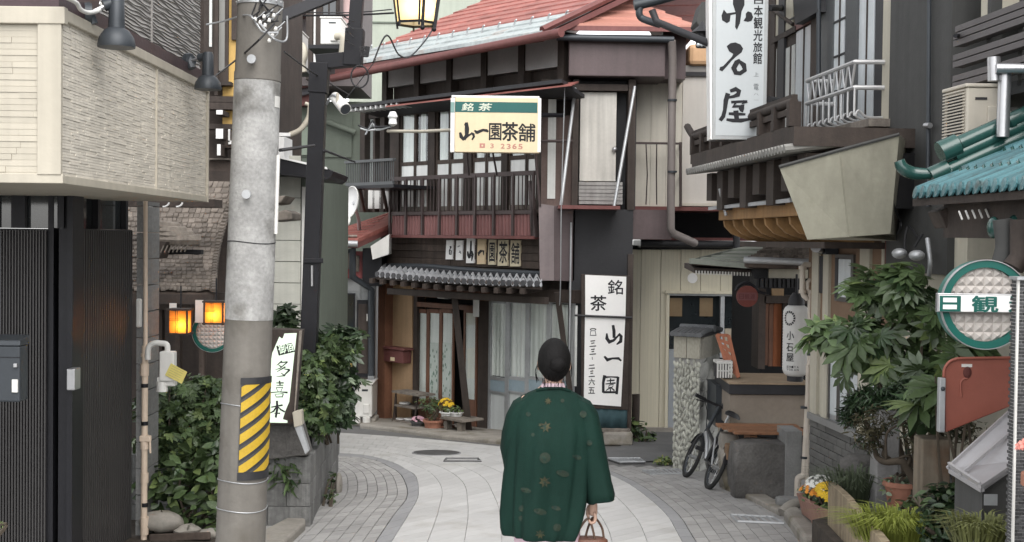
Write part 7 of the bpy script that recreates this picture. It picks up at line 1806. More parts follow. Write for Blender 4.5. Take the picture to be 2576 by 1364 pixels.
for u in (RW.hit(2480, 100, .2)[0], RW.hit(2560, 100, .2)[0]): MB().box(RW.f, (u, .1, RW.hit(2400, 250, .25)[1]), (u + .05, .17, 4.0)).b('louvre_post', M_gwall, gr)
MB().box(RW.f, (RW.hit(2700, 0, .25)[0], -.4, RW.hit(2400, 265, .25)[1]), (RW.hit(2410, 250, .2)[0], .17, RW.hit(2400, 235, .25)[1])).b('balcony_floor', M_dgwall, gr)
wb(gr, 'window', M_rcream, RW, (2470, -200, 2500, 60), -.5, -.05); tb(gr, 'balcony_bar', M_black, [RW.pt(2403, 90, .3), RW.pt(2450, 92, .0)], .014)
pf = thing('pipe_frame', 'thick silver pipe frame standing behind the turquoise roof', 'frame', at(2530, 330, 7.2))
tb(pf, 'pipe', M_steel, [at(2500, 144, 7.2), at(2501, 204, 7.2)], .036, 14); tb(pf, 'pipe', M_steel, [at(2506, 172, 7.15), at(2650, 172, 7.1)], .028, 14); tb(pf, 'pipe', M_steel, [at(2528, 182, 7.2), at(2522, 345, 7.2)], .036, 14)
ac = thing('air_conditioner', 'beige outdoor air conditioner with ribbed grille above the turquoise roof', 'air conditioner', at(2450, 350, 7.7))
cA = at(2431, 300, 7.6); su = RW.u; sx_ = Vector((1, 0, 0)); z0, z1 = at(2431, 352, 7.6).z, at(2431, 219, 7.6).z
M_acb = mat('ac_beige', (.50, .46, .39), .5, var=.05, streak=.06)
fa_ = lambda a, b_, z: Vector((cA.x, cA.y, 0)) + su * a + sx_ * b_ + Vector((0, 0, z))
MB().box(fa_, (.0, 0, z0), (.32, .22, z1)).b('case', M_acb, ac, bev=.012)
MB().box(fa_, (-.01, -.012, z1), (.33, .23, z1 + .022)).b('lid', M_acb, ac, bev=.006)
for k in range(16): z = lerp(z0 + .01, z1 - .02, k / 15); MB().box(fa_, (.02, -.014, z), (.31, -.004, z + .008)).b('grille_bar', M_acb, ac)
MB().box(fa_, (.06, -.003, z0 + .02), (.26, -.001, z1 - .03)).b('fan_shadow_gap', M_char, ac)
MB().box(fa_, (-.004, .05, z1 - .075), (-.001, .12, z1 - .06)).b('handle_slot', M_char, ac); MB().box(fa_, (-.02, .12, z0 + .09), (0, .19, z0 + .2)).b('valve_cover', M_acb, ac, bev=.006)
tb(ac, 'hose', M_gwall, [fa_(-.02, .15, z0 + .1), fa_(-.03, .19, z0 + .0)], .012)
# ------------------------------------------------------------------ turquoise tiled roof
tr_ = thing('turquoise_roof', 'small porch roof of glossy turquoise tiles with dark green ridge', 'roof', (2.9, 6.2, 1.6))
ze_ = at(2305, 492, 7.2).z; XE = lambda Y_: 2.28 + .086 * (7.2 - Y_)
tp = math.tan(rad(25)); Lr = 1.5
def rpt(Y_, s, lift=0): return Vector((XE(Y_) + s * math.cos(rad(25)), Y_ , ze_ + s * math.sin(rad(25)) + lift))
MB().prism([rpt(7.25, 0, -.02), rpt(4.5, 0, -.02), rpt(4.5, Lr, -.02), rpt(7.25, Lr, -.02)], [rpt(7.25, 0, -.06), rpt(4.5, 0, -.06), rpt(4.5, Lr, -.06), rpt(7.25, Lr, -.06)]).b('deck', M_dwood, tr_)
pit = .096; nT = 27
for i in range(nT):
    Yc = 7.2 - pit * (i + .5)
    for j in range(5):
        s0, s1 = j * .27 - .01, (j + 1) * .27 + .02; lf = lambda s: .012 if s == s0 else -.004
        mb = MB(); vs = []; n = 8
        for s in (s0, s1):
            for k in range(n + 1):
                a = k / n; y = Yc + pit * 1.03 * (.5 - a); h = .034 * math.sin(math.pi * a / .55) if a < .55 else -.01 * math.sin(math.pi * (a - .55) / .45)
                p = rpt(y, s, h + .012 + lf(s)); p.x += XE(Yc) - XE(y); vs.append(p)
        mb.add(vs, [(k, k + 1, n + 2 + k, n + 1 + k) for k in range(n)])
        # closing lip at the lower end
        m_ = len(mb.v); mb.add([vs[k] for k in range(n + 1)] + [vs[k] - Vector((0, 0, .03)) for k in range(n + 1)], [(k, k + 1, n + 2 + k, n + 1 + k) for k in range(n)])
        mb.b('roof_tile', M_turq, tr_, 40)
        if j < 3:
            e = rpt(Yc + pit * .23, s0, .012); 
            MB().lathe(e + Vector((-.004, 0, .008)), [(.028 if j else .036, -.004), (.028 if j else .036, .006), (.018, .009)], 12, Matrix((Vector((0, 1, 0)), Vector((.2, 0, 1)).normalized(), Vector((-1, 0, .2)).normalized())).transposed()).b('tile_end', M_turqd if j else M_turq, tr_)
# verge ridge in three courses with end tile and horn
for k, (r, up_, m) in enumerate(((.044, .05, M_turqd), (.04, .115, M_turqd), (.047, .172, M_turqd))):
    MB().tube([rpt(7.28, .24 - .08 * (k == 0) + .03 * k, up_), rpt(7.28, 1.6, up_)], r, 12).b('ridge_tile', m, tr_, 50)
for s in (.6, .95, 1.3): MB().tube([rpt(7.28, s, .172), rpt(7.28, s + .03, .172)], .054, 12).b('ridge_collar', M_turqd, tr_, 40)
for up_, s, r in ((.172, .2, .066), (.06, .14, .054)):
    MB().tube([rpt(7.28, s - .02, up_), rpt(7.28, s + .09, up_)], r, 16).b('ridge_end', MATS['turquoise_tile'] if False else M_turqd, tr_, 40)
MB().tube(curve([at(2262, 404, 7.3), at(2272, 424, 7.3), at(2300, 436, 7.3), at(2345, 437, 7.28), at(2395, 432, 7.25)], 5), [.03 + .008 * math.sin(k * .2) for k in range(21)], 10).b('horn', M_turqd, tr_, 50)
# rafters and beams below
MB().prism([rpt(7.15, .15, -.1), rpt(4.5, .1, -.1), rpt(4.5, Lr, -.1), rpt(7.15, Lr, -.1)], [rpt(7.15, .15, -.3) , rpt(4.5, .1, -.3), rpt(4.5, Lr, -.3), rpt(7.15, Lr, -.3)]).b('soffit', M_dwood, tr_)
MB().wprism(Front(7.1), [Qq(945, 270), Qq(1120, 190), Qq(1700, 120), Qq(1700, 330), Qq(1000, 395)], -.2, .0).b('beam', M_dwood, tr_, bev=.005)
for k in range(12):
    a, b_ = at(*Qq(1095 + 50 * k, 268 - 4 * k), 6.6), at(*Qq(1120 + 50 * k, 330 - 4 * k), 6.55)
    bar(MB(), a, b_, .007, .007).b('rafter_tip', M_white, tr_)
for k in range(4): bar(MB(), at(*Qq(1150 + 38 * k, 378), 6.9), at(*Qq(1165 + 38 * k, 405), 6.88), .005).b('rafter_tip', M_white, tr_)
for x, y in ((1355, 390), (1510, 375)):
    MB().ball(at(*Qq(x, y), 6.3), .05, 8, .6, 1, 1.1).b('corner_tile', M_turqd, tr_, 60)
t = thing('dark_downpipe', 'dark hooked downpipe hanging below the turquoise roof', 'pipe', at(2510, 690, 6.1))
tb(t, 'pipe', M_gwall, curve([at(*Qq(1420, 330), 6.1), at(*Qq(1440, 520), 6.1), at(*Qq(1415, 650), 6.1), at(*Qq(1410, 730), 6.1), at(*Qq(1450, 762), 6.1), at(*Qq(1520, 760), 6.1)], 5), .045, 12)
tb(t, 'pipe', M_dwood, [at(*Qq(1560, 330), 6.0), at(*Qq(1560, 600), 6.0), at(*Qq(1500, 690), 6.0)], .05, 10)
# ------------------------------------------------------------------ green ringed round sign with band
YS_ = 5.75; c_ = at(*Qq(1275, 965), YS_); rS = 330 / 2.4354 / 1.2228 / 3200 * YS_
t, X_, Z_, N__ = round_sign('large quilted round sign with dark green ring and lettered band', c_, rS, M_tiletan, M_signgr)
BW = Front(YS_ - .06)
MB().wbox(BW, (*Qq(935, 886), *Qq(1700, 1028)), -.03, 0).b('band_frame', M_steel, t, bev=.003)
MB().wbox(BW, (*Qq(948, 898), *Qq(1700, 1022)), .0, .003).b('band_face', M_signw, t)
mb = MB(); MB().wbox(BW, (*Qq(952, 902), *Qq(1110, 1018)), .003, .0045).b('green_square', M_signgr, t)
for r in ((978, 916, 1080, 950), (976, 968, 1080, 1002)): MB().wbox(BW, (*Qq(*r[:2]), *Qq(*r[2:])), .0045, .006).b('white_bar', M_signw, t)
wwrite(mb, BW, '観', (*Qq(1195, 904), *Qq(1388, 1024)), .005, .025); wwrite(mb, BW, '連', (*Qq(1472, 904), *Qq(1660, 1024)), .005, .025); mb.b('lettering', M_signgr, t)
tb(t, 'bracket', M_gwall, [c_ + Vector((0, .06, .02)), c_ + Vector((.5, .12, .02))], .02, 8)
# ------------------------------------------------------------------ red board, grey sloping cover, mosaic pier, flower pot
rb_ = thing('red_board', 'faded red board with rounded corner behind the sloping cover', 'board', at(2450, 1150, 6.4))
M_rboard = mat('faded_red', (.26, .08, .055), .5, var=.1, vs=2)
BR_ = Front(6.45)
pts = [Sq(905, 620), Sq(890, 240), Sq(893, 200), Sq(905, 168), Sq(930, 140), Sq(965, 124), Sq(1020, 117), Sq(1380, 112), Sq(1400, 420)]
MB().wprism(BR_, pts, -.03, 0).b('sheet', M_rboard, rb_, bev=.006)
MB().tube(curve([BR_.pt(*p, .003) for p in pts[1:8]], 4), .008, 8).b('rolled_edge', M_rboard, rb_, 50)
MB().tube(curve([BR_.pt(*Sq(x, y), .001) for x, y in ((1010, 380), (1005, 290), (1020, 260), (1050, 252))], 4), .006, 6).b('pressed_rib', M_rboard, rb_, 50)
MB().wbox(BR_, (*Sq(1012, 155), *Sq(1083, 176)), 0, .003).b('label_strip', M_white, rb_); MB().ball(BR_.pt(*Sq(1050, 212), .002), .022, 7, 1, .3, 1.4).b('knob', mat('rust', (.1, .03, .025), .8), rb_, 60)
MB().wbox(BR_, (*Sq(860, 250), *Sq(902, 620)), -.02, .02).b('post', M_galv, rb_, bev=.004); MB().ball(BR_.pt(*Sq(884, 323), .02), .012, 6).b('bolt', M_lamp, rb_, 60)
cv = thing('sloping_cover', 'grey metal bin with a seamed sloping lid beside the mosaic pier', 'bin', at(2480, 1300, 5.7))
L1, L2, R1, R2 = at(*Sq(920, 868), 5.9), at(*Sq(1140, 1000), 5.45), at(*Sq(1400, 430), 6.25), at(*Sq(1420, 810), 5.75)
M_cov = mat('cover_metal', (.40, .39, .40), .42, .35, var=.08, vs=2, streak=.06)
MB().hexa([p - Vector((0, 0, .02)) for p in (L1, L2, R1, R2)] + [L1, L2, R1, R2]).b('lid', M_cov, cv, bev=.004)
nl = (L2 - L1).cross(R1 - L1).normalized(); nl = nl if nl.z > 0 else -nl
for f in (.0, .40, .99): bar(MB(), lerp(L1, L2, f) + nl * .006 + (R1 - L1) * .0, lerp(R1, R2, f) + nl * .006, .014, .014).b('seam', M_cov, cv)
bar(MB(), L1 + nl * .003 + (R1 - L1) * .03, L2 + nl * .003 + (R2 - L2) * .03, .045, .012).b('front_strip', M_cov, cv)
fl_ = lambda p, d: Vector((p.x, p.y, gz(p.y) + d))
ins_ = lambda p: lerp(p, (L1 + L2 + R1 + R2) / 4, .16)
a, b_, c2, d2 = ins_(L1), ins_(L2), ins_(R1), ins_(R2)
MB().hexa([fl_(a, 0), fl_(b_, 0), fl_(c2, 0), fl_(d2, 0), a - Vector((0, 0, .03)), b_ - Vector((0, 0, .03)), c2 - Vector((0, 0, .03)), d2 - Vector((0, 0, .03))]).b('body', M_gwall, cv)
CB = Front(5.38); MB().wbox(CB, (*Sq(1165, 1040), *Sq(1255, 1115)), -.002, 0.002).b('sticker', M_galv, cv)
mp = thing('mosaic_pier', 'pier clad in small dark mosaic bricks with white joints at the right edge', 'pier', at(2575, 1364, 4.7))
MP = Front(4.62); u0 = MP.hit(*Sq(1375, 600))[0]
MB().box(MP.f, (u0, -.05, -.6), (u0 + .5, -.004, at(2560, 702, 4.62).z)).b('core', mat('white_grout', (.5, .5, .49), .8, var=.1), mp)
MB().box(MP.f, (u0 - .004, -.006, -.6), (u0 + .004, .004, at(2560, 700, 4.62).z)).b('edge_strip', M_white, mp)
MB().box(MP.f, (u0 - .012, -.06, at(2560, 704, 4.62).z), (u0 + .5, .02, at(2560, 696, 4.62).z)).b('cap', M_galv, mp)
M_mos = mat('mosaic_brick', (.05, .05, .052), .4, var=.2, rnd=.5, bump=.1)
zc = at(2560, 706, 4.62).z; i = 0; cnt = 0; rest = MB()
while zc > -.5:
    z1 = zc - .0128; u = u0 + .006 - (.013 if i % 2 else 0)
    while u < u0 + .5:
        a = max(u, u0 + .006)
        if cnt < 290 and u < u0 + .05: wpiece('mosaic_brick', M_mos, mp, MP, a, u + .024, z1 + .0012, zc - .0012, -.004, R.uniform(0, .0015)); cnt += 1
        else: rest.box(MP.f, (a, -.004, z1 + .0012), (u + .024, .001, zc - .0012))
        u += .0265
    # flank facing the street
    v = -.006 - (.012 if i % 2 else 0)
    while v > -.045:
        b2 = min(v, -.008); 
        rest.box(lambda x, y, z: MP.f(u0 + x, y, z), (-.0015, v - .024, z1 + .0012), (.0, b2, zc - .0012)); v -= .0265
    zc = z1; i += 1
rest.b('mosaic_bricks', M_mos, mp, stuff=True)
t = pot('terracotta pot with a pink flower on the right edge of picture', at(2632, 1400, 4.3), .08, .28, M_terra)
flowers(t, at(2584, 1130, 4.3), (.025, .025, .025), 12, .024, mat('coral_petal', (.75, .3, .25), .6, var=.1, bump=0, trans=.2))
MB().tube([at(2590, 1200, 4.3), at(2584, 1130, 4.3)], .004, 6).b('stem', M_leafm, t)
# ------------------------------------------------------------------ raised bed, posts, plants
bed = MB(); q = [(2.0, 8.35), (1.95, 7.3), (2.15, 5.6), (3.2, 5.6), (3.0, 8.8), (2.45, 8.8)]
zbd = at(2235, 1300, 8.5).z
MB().prism([Vector((x, y, zbd - .059 * (y - 8.5) * -1 * 0 + (8.5 - y) * .03)) for x, y in q], [Vector((x, y, -1)) for x, y in q]).b('garden_bed', M_soil)['kind'] = 'structure'
tm = thing('timber_edge', 'weathered upright timber boards edging the planted bed', 'edging', at(2110, 1364, 8.3))
M_tmb = mat('timber_tan', (.30, .24, .16), .85, var=.25, streak=.45, rnd=.15, bump=.4)
tops = [Sq(x, y) for x, y in ((105, 965), (150, 1000), (195, 1040), (240, 1085), (285, 1135), (330, 1190), (375, 1245), (420, 1300), (470, 1364))]
for k in range(8):
    Y0, Y1 = 8.2 - .22 * k, 8.2 - .22 * (k + 1) + .006
    a, b_ = at(*tops[k], Y0), at(*tops[k + 1], Y1); d = Vector((.05, .03, 0)); jt = R.uniform(-.008, .008)
    MB().hexa([Vector((a.x, a.y, -1)), Vector((b_.x, b_.y, -1)), Vector((a.x, a.y, -1)) + d, Vector((b_.x, b_.y, -1)) + d, a + Vector((0, 0, jt)), b_ + Vector((0, 0, jt)), a + d + Vector((0, 0, jt)), b_ + d + Vector((0, 0, jt))]).b('board', M_tmb, tm, bev=.004)
def spost(label, top, bot, Y_, m, name='stone_post', d=.16, cat='post'):
    (x0, y0), (x1, _), (x2, y2), (x3, _) = top[0], top[1], bot[0], bot[1]
    P = [at(x2, y2, Y_), at(x3, y2, Y_), at(x2, y2, Y_) + Vector((0, d, 0)), at(x3, y2, Y_) + Vector((0, d, 0)), at(x0, y0, Y_), at(x1, y0, Y_), at(x0, y0, Y_) + Vector((0, d, .004)), at(x1, y0, Y_) + Vector((0, d, .004))]
    o = MB().hexa(P).b(name, m, bev=.008); return tag(o, label, cat)
spost('speckled grey granite post standing behind the bonsai', [Sq(455, 468), Sq(598, 468)], [Sq(420, 1200), Sq(575, 1200)], 7.95, mat('granite_post', (.24, .235, .23), .85, var=.2, vs=10, bump=.3, stain=((.33, .33, .32), .6, 6)))
spost('weathered brown and grey post in front of the sloping cover', [Sq(748, 668), Sq(935, 668)], [Sq(735, 1180), Sq(935, 1180)], 7.0, mat('brown_post', (.2, .165, .125), .85, var=.2, streak=.5, stain=((.13, .08, .05), .55, 3)))
boulder('stone', 'flat black stone lying in the planted bed', at(*Sq(465, 1225), 7.8), .14, mat('black_stone', (.03, .03, .032), .5, var=.2), 1.5, .8, .45, 22, .06, 'stone')
boulder('rock', 'dark upright rock leaning by the brick base', at(*Sq(300, 960), 8.6), .2, M_stone, .8, .7, 1.3, 31)
# flower boxes
M_pbox = mat('planter_box', (.30, .17, .135), .75, var=.1)
def fbox(label, a, b_, z0, hgt, n0, wd):
    d = (b_ - a).normalized(); s = Vector((d.y, -d.x, 0)); s = s if s.x > 0 else -s
    t = thing('flower_box', label, 'flower box', (a + b_) / 2, 'terracotta flower boxes by the inn wall')
    mb = MB(); n = 24; vs = []
    for k in range(n + 1):
        p = lerp(a, b_, k / n); sc_ = .012 * abs(math.sin(math.pi * 5 * k / n))
        for (o_, h) in ((.03, 0), (-.0 - sc_, hgt * .8), (-.015 - sc_, hgt), (.012 - sc_, hgt), (wd - .012 + sc_, hgt), (wd + sc_, hgt * .8), (wd - .03, 0)): vs.append(p + s * o_ + Vector((0, 0, h)))
    m_ = 7; fs = []
    for k in range(n):
        for j in range(m_ - 1): 
            if j != 3: fs.append((k * m_ + j, k * m_ + j + 1, (k + 1) * m_ + j + 1, (k + 1) * m_ + j))
    fs += [tuple(range(m_)), tuple(range(n * m_, n * m_ + m_))]
    mb.add(vs, fs); mb.b('box', M_pbox, t, 40)
    MB().prism([a + s * .01 + Vector((0, 0, hgt * .85)), b_ + s * .01 + Vector((0, 0, hgt * .85)), b_ + s * (wd - .01) + Vector((0, 0, hgt * .85)), a + s * (wd - .01) + Vector((0, 0, hgt * .85))], [a + s * .03, b_ + s * .03, b_ + s * (wd - .03), a + s * (wd - .03)]).b('soil', M_soil, t)
    return t, (a + b_) / 2 + s * wd / 2 + Vector((0, 0, hgt))
a, b_ = at(*Oq(930, 1185), 10.4), at(*Oq(1010, 1245), 9.75)
t, c1 = fbox('flower box with white and orange flowers, beside the downpipe', a, b_, 0, .17, 0, .2)
shrub('', '', '', c1, [(c1 + Vector((0, 0, .03)), (.13, .28, .07))], 110, 60, 'oval', .05, [M_leafm, M_leafl, M_leafd], root=t, stems=3)
flowers(t, c1 + Vector((.04, .05, .05)), (.12, .22, .11), 60, .022, M_wht); flowers(t, c1 + Vector((-.07, -.02, .03)), (.06, .2, .06), 26, .02, M_org)
a, b_ = at(*Oq(990, 1245), 9.7), at(*Oq(1130, 1320), 8.95)
t, c1 = fbox('nearer flower box full of yellow pansies', a, b_, 0, .17, 0, .2)
shrub('', '', '', c1, [(c1 + Vector((0, 0, .03)), (.12, .32, .08))], 130, 60, 'oval', .06, [M_leafd, M_leafm, M_leafl], root=t, stems=3)
flowers(t, c1 + Vector((0, .02, .06)), (.12, .25, .1), 75, .032, M_ylw)
# kerbs along the right
def kerb(label, px_, h, bev=.015):
    A = [gp(gnd(*p), h) for p in px_]; o = MB().prism(A, [v - Vector((0, 0, h + .05)) for v in A]).b('kerb', M_curb, bev=bev); return tag(o, label, 'kerb')
kerb('flat concrete kerb running from the bicycle to the concrete block', [Oq(450, 1030), Oq(530, 1022), Oq(720, 1090), Oq(840, 1160), Oq(815, 1205), Oq(640, 1110)], .05)
kerb('rounded kerb stone below the flower boxes', [Oq(840, 1225), Oq(900, 1180), Oq(960, 1230), Oq(1120, 1320), Oq(1120, 1400), Oq(960, 1400)], .09, .03)
o = MB().tube(curve([at(*Oq(830, 1180), 10.8), at(*Oq(870, 1140), 10.85), at(*Oq(925, 1120), 10.9)], 4), .045, 10).b('stone_roll', M_curb, smooth=50); tag(o, 'short grey stone roll lying at the foot of the downpipe', 'stone')
boulder('stone', 'grey block stone beside the concrete block foot', at(*Oq(870, 1110), 11.2), .1, M_block, 1.5, 1, .6, 41, .05, 'stone')
# plants
fat = shrub('broadleaf_shrub', 'large fatsia shrub with hand shaped leaves under the hood', 'shrub', (2.75, 8.5, gz(8.5) + .3),
    [(at(2190, 745, 8.7), (.16, .2, .2)), (at(2270, 715, 8.5), (.24, .2, .16)), (at(2085, 835, 8.8), (.2, .15, .1)), (at(2200, 850, 8.6), (.28, .25, .16)), (at(2320, 800, 8.4), (.2, .2, .16)), (at(2290, 900, 8.5), (.26, .2, .13)), (at(2170, 925, 8.8), (.16, .2, .08)), (at(2340, 940, 8.2), (.16, .15, .08))],
    298, 0, 'palm', .18, [M_leafm, M_leafd, M_leafm, M_leafl, M_leafp], stems=14, rnd=.42)
shrub('broadleaf_shrub', 'low fatsia leaves filling the gap under the round sign', 'shrub', (2.5, 6.9, gz(6.9) + .35),
    [(at(2400, 980, 7.0), (.2, .15, .12)), (at(2420, 900, 7.0), (.16, .12, .1)), (at(2340, 1000, 7.1), (.14, .15, .12))], 40, 20, 'palm', .2, [M_leafm, M_leafd, M_leafl], stems=5)
shrub('pine_shrub', 'soft dark green cloud pruned conifer below the fatsia', 'shrub', (2.65, 8.1, zbd),
    [(at(2190, 1005, 8.1), (.18, .2, .09)), (at(2280, 995, 8.0), (.2, .2, .09)), (at(2140, 1040, 8.2), (.07, .12, .08))], 250, 3200, 'narrow', .055, [M_leafd, mat('needle_green', (.02, .055, .018), .6, var=.3, bump=0), M_leafd], stems=5, rnd=.9)
M_ndl = mat('needle_brown', (.085, .075, .04), .7, var=.3, rnd=.3, island=.3, bump=0)
bz = shrub('bonsai', 'twisted bonsai with sparse brownish foliage between the posts', 'bonsai', at(*Sq(690, 1100), 7.6),
    [(at(*Sq(400, 560), 7.7), (.17, .15, .11)), (at(*Sq(380, 660), 7.7), (.1, .12, .1)), (at(*Sq(640, 520), 7.6), (.14, .15, .06)), (at(*Sq(800, 540), 7.5), (.2, .15, .11)), (at(*Sq(960, 600), 7.4), (.18, .15, .1)), (at(*Sq(700, 660), 7.5), (.1, .12, .09))],
    240, 1700, 'narrow', .05, [M_ndl, M_leafd, M_ndl], stems=0, rnd=.9)
def tw(pts, r0, r1): pts = curve([at(*Sq(x, y), Y_) for x, y, Y_ in pts], 5); MB().tube(pts, [lerp(r0, r1, k / (len(pts) - 1)) for k in range(len(pts))], 8).b('trunk', M_stem, bz, 60)
tw([(700, 1110, 7.6), (690, 960, 7.6), (640, 860, 7.6), (600, 815, 7.6), (500, 820, 7.65), (440, 790, 7.7), (420, 730, 7.7), (400, 650, 7.7)], .032, .012)
tw([(520, 800, 7.65), (480, 770, 7.7), (490, 720, 7.7), (450, 712, 7.7), (440, 640, 7.7)], .016, .006)
tw([(640, 860, 7.6), (660, 780, 7.55), (580, 795, 7.55)], .012, .006); tw([(690, 960, 7.6), (760, 800, 7.5), (800, 640, 7.5), (900, 600, 7.45), (1075, 495, 7.4)], .018, .005); tw([(500, 820, 7.65), (500, 640, 7.6), (560, 580, 7.6), (660, 550, 7.6)], .01, .004)
t = pot('terracotta pot with pale variegated leaves in the bed', at(*Sq(610, 1170), 7.7), .115, .2, M_terra)
shrub('', '', '', at(*Sq(610, 1030), 7.7), [(at(*Sq(600, 975), 7.7), (.12, .1, .07)), (at(*Sq(510, 985), 7.7), (.04, .04, .03)), (at(*Sq(700, 930), 7.7), (.06, .05, .05))], 130, 60, 'oval', .045, [M_leafp, M_leafp, M_leafl], root=t, stems=3)
def grass(name, label, c, r, n, h, m, lean=.5, nb_=0):
    t = thing(name, label, 'grass', c); mb = MB()
    for i in range(n):
        a = R.uniform(0, 6.28); rr_ = R.random() ** .5; b0 = Vector(c) + Vector((math.cos(a) * rr_ * r[0], math.sin(a) * rr_ * r[1], 0)); hh = h * R.uniform(.6, 1.1)
        d = Vector((math.cos(a), math.sin(a), 0)) * lean * hh * R.uniform(.4, 1.3) * rr_ + Vector((R.gauss(0, .02), R.gauss(0, .02), 0)); w_ = Vector((-math.sin(a), math.cos(a), 0)) * .004
        p1 = b0 + d * .35 + Vector((0, 0, hh * .6)); p2 = b0 + d + Vector((0, 0, hh * (.85 - .3 * lean)))
        mb.add([b0 - w_, b0 + w_, p1 + w_, p1 - w_, p2], [(0, 1, 2, 3), (3, 2, 4)])
    me = bpy.data.meshes.new('blades'); me.from_pydata([tuple(v - org(t)) for v in mb.v], [], mb.f); me.materials.append(m); link('blades', me, t, stuff=True); return t
grass('grass_tuft', 'dark arching grass tuft behind the timber edge', at(*Sq(290, 1100), 8.2), (.14, .12), 420, .34, mat('grass_dark', (.075, .095, .055), .6, var=.2, island=.4, bump=0), .9)
grass('grass_tuft', 'bright yellow green grass spilling at the bottom of the bed', at(*Sq(600, 1345), 6.9), (.26, .15), 900, .24, mat('grass_lime', (.27, .31, .06), .6, var=.2, island=.3, bump=0, trans=.2), 1.0)
grass('grass_tuft', 'yellowish grass clump before the sloping bin', at(*Sq(1130, 1360), 5.3), (.12, .1), 350, .16, mat('grass_olive', (.14, .15, .05), .6, var=.2, island=.3, bump=0), .9)
shrub('small_shrub', 'dark small leaved shrub in front of the brown post', 'shrub', at(*Sq(880, 1340), 6.6),
    [(at(*Sq(860, 1100), 6.7), (.13, .12, .12)), (at(*Sq(930, 1180), 6.6), (.15, .12, .14)), (at(*Sq(900, 1290), 6.6), (.16, .12, .12)), (at(*Sq(990, 1060), 6.6), (.06, .06, .05))], 240, 600, 'oval', .05, [M_leafd, M_leafd, M_leafm], stems=8)
shrub('ground_cover', 'low reddish green plants at the feet of the brown post', 'plant', at(*Sq(660, 1200), 7.1), [(at(*Sq(660, 1120), 7.1), (.07, .06, .06)), (at(*Sq(600, 1190), 7.1), (.08, .06, .04)), (at(*Sq(740, 1190), 7.0), (.08, .06, .05))], 70, 60, 'oval', .05, [M_leafm, M_ndl, M_leafd], stems=3)
shrub('leaf_tip', 'small yellow green leaf cluster at the lower left edge', 'plant', at(-30, 1364, 6.8), [(at(3, 1318, 6.8), (.022, .03, .02))], 14, 0, 'narrow', .05, [M_leafl], stems=1)
shrub('weed', 'yellowish moss and weeds beside the stone gatepost', 'weed', gnd(1672, 1168), [(gnd(1672, 1166) + Vector((0, 0, .03)), (.13, .1, .05))], 60, 160, 'oval', .05, [M_leafl, M_leafm, mat('moss', (.2, .2, .07), .9, var=.3, bump=0)], stems=0)
# ------------------------------------------------------------------ stone gatepost
gpst = thing('stone_gatepost', 'cobble faced gatepost with a dark tiled cap beside the bicycle', 'gatepost', gnd(1757, 1186))
c0 = gnd(1758, 1187); cl = gnd(1693, 1181); cr_ = gnd(1802, 1166)
GL_ = Wall(cl[:2], c0[:2]); GR_ = Wall(c0[:2], cr_[:2])
zT = at(1758, 848, c0.y).z; zB = c0.z - .05; zM = at(1740, 905, c0.y).z
for Wl in (GL_, GR_):
    n_ = Wl.n
c3 = cl + (cr_ - c0)
MB().prism([Vector((p.x, p.y, zB)) for p in (cl, c0, cr_, c3)], [Vector((p.x, p.y, zT)) for p in (cl, c0, cr_, c3)]).b('core', mat('mortar', (.3, .295, .28), .95, var=.2, bump=.5), gpst)
M_cob = mat('cobble', (.40, .40, .35), .8, var=.2, rnd=.22, bump=.3); M_cobshade = mat('cobble_shaded', (.28, .28, .26), .85, var=.2, rnd=.2, bump=.3)  # second cobble colour is darkened to paint the right face's shade
STN = []
for s_ in range(4):
    rr = random.Random(50 + s_); mb = MB().ball((0, 0, 0), .5, 5); ph = [rr.uniform(0, 6) for _ in range(4)]
    for i, v in enumerate(mb.v):
        k = 1 + .14 * math.sin(5 * v.x + ph[0]) + .12 * math.sin(6 * v.z + ph[1]); mb.v[i] = Vector([max(-.42, min(.42, t * k)) for t in v])
    STN.append((mb.mesh('stone', M_cob, smooth=50), mb.mesh('stone', M_cobshade, smooth=50)))
def stones(Wl, zlo, zhi, cols, hm, mi):
    L = Wl.len
    for k in range(cols):
        z = zlo - R.random() * hm; wd = L / cols
        while z < zhi:
            h = hm * R.uniform(.7, 1.4); zc_ = z + h / 2
            if zc_ > zhi - .02: break
            c_ = Wl.f((k + .5) * wd + R.uniform(-.006, .006), .004, max(zc_, zlo)) - org(gpst); an = R.uniform(-.5, .5)
            a = Wl.u * math.cos(an) + Vector((0, 0, 1)) * math.sin(an); b_ = -Wl.u * math.sin(an) + Vector((0, 0, 1)) * math.cos(an)
            M4 = Matrix.Identity(4); 
            for q_ in range(3): M4[q_][0] = a[q_] * wd * R.uniform(1.15, 1.35); M4[q_][1] = Wl.n[q_] * R.uniform(.034, .055); M4[q_][2] = b_[q_] * h * 1.22; M4[q_][3] = c_[q_]
            link('stone', R.choice(STN)[mi], gpst, mtx=M4); z += h
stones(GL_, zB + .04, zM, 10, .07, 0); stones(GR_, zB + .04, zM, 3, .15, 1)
for Wl, m in ((GL_, mat('cap_block', (.37, .35, .29), .85, var=.15, vs=6, bump=.3)), (GR_, mat('cap_block_shaded', (.22, .21, .18), .85, var=.15, vs=6, bump=.3))):  # right face blocks carry its shade as a darker colour
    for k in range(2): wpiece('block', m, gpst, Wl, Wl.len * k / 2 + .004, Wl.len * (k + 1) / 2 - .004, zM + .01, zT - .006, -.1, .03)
cc = (cl + c0 + cr_ + c3) / 4
MB().prism([Vector((p.x, p.y, zT)) + (p - cc) * .18 for p in [Vector((v.x, v.y, cc.z)) for v in (cl, c0, cr_, c3)]], [Vector((p.x, p.y, zT + .03)) + (p - cc) * .18 for p in [Vector((v.x, v.y, cc.z)) for v in (cl, c0, cr_, c3)]]).b('cap_slab', M_char, gpst)
M_captile = mat('cap_tile', (.11, .115, .12), .5, var=.15, rnd=.15)
nC = 8
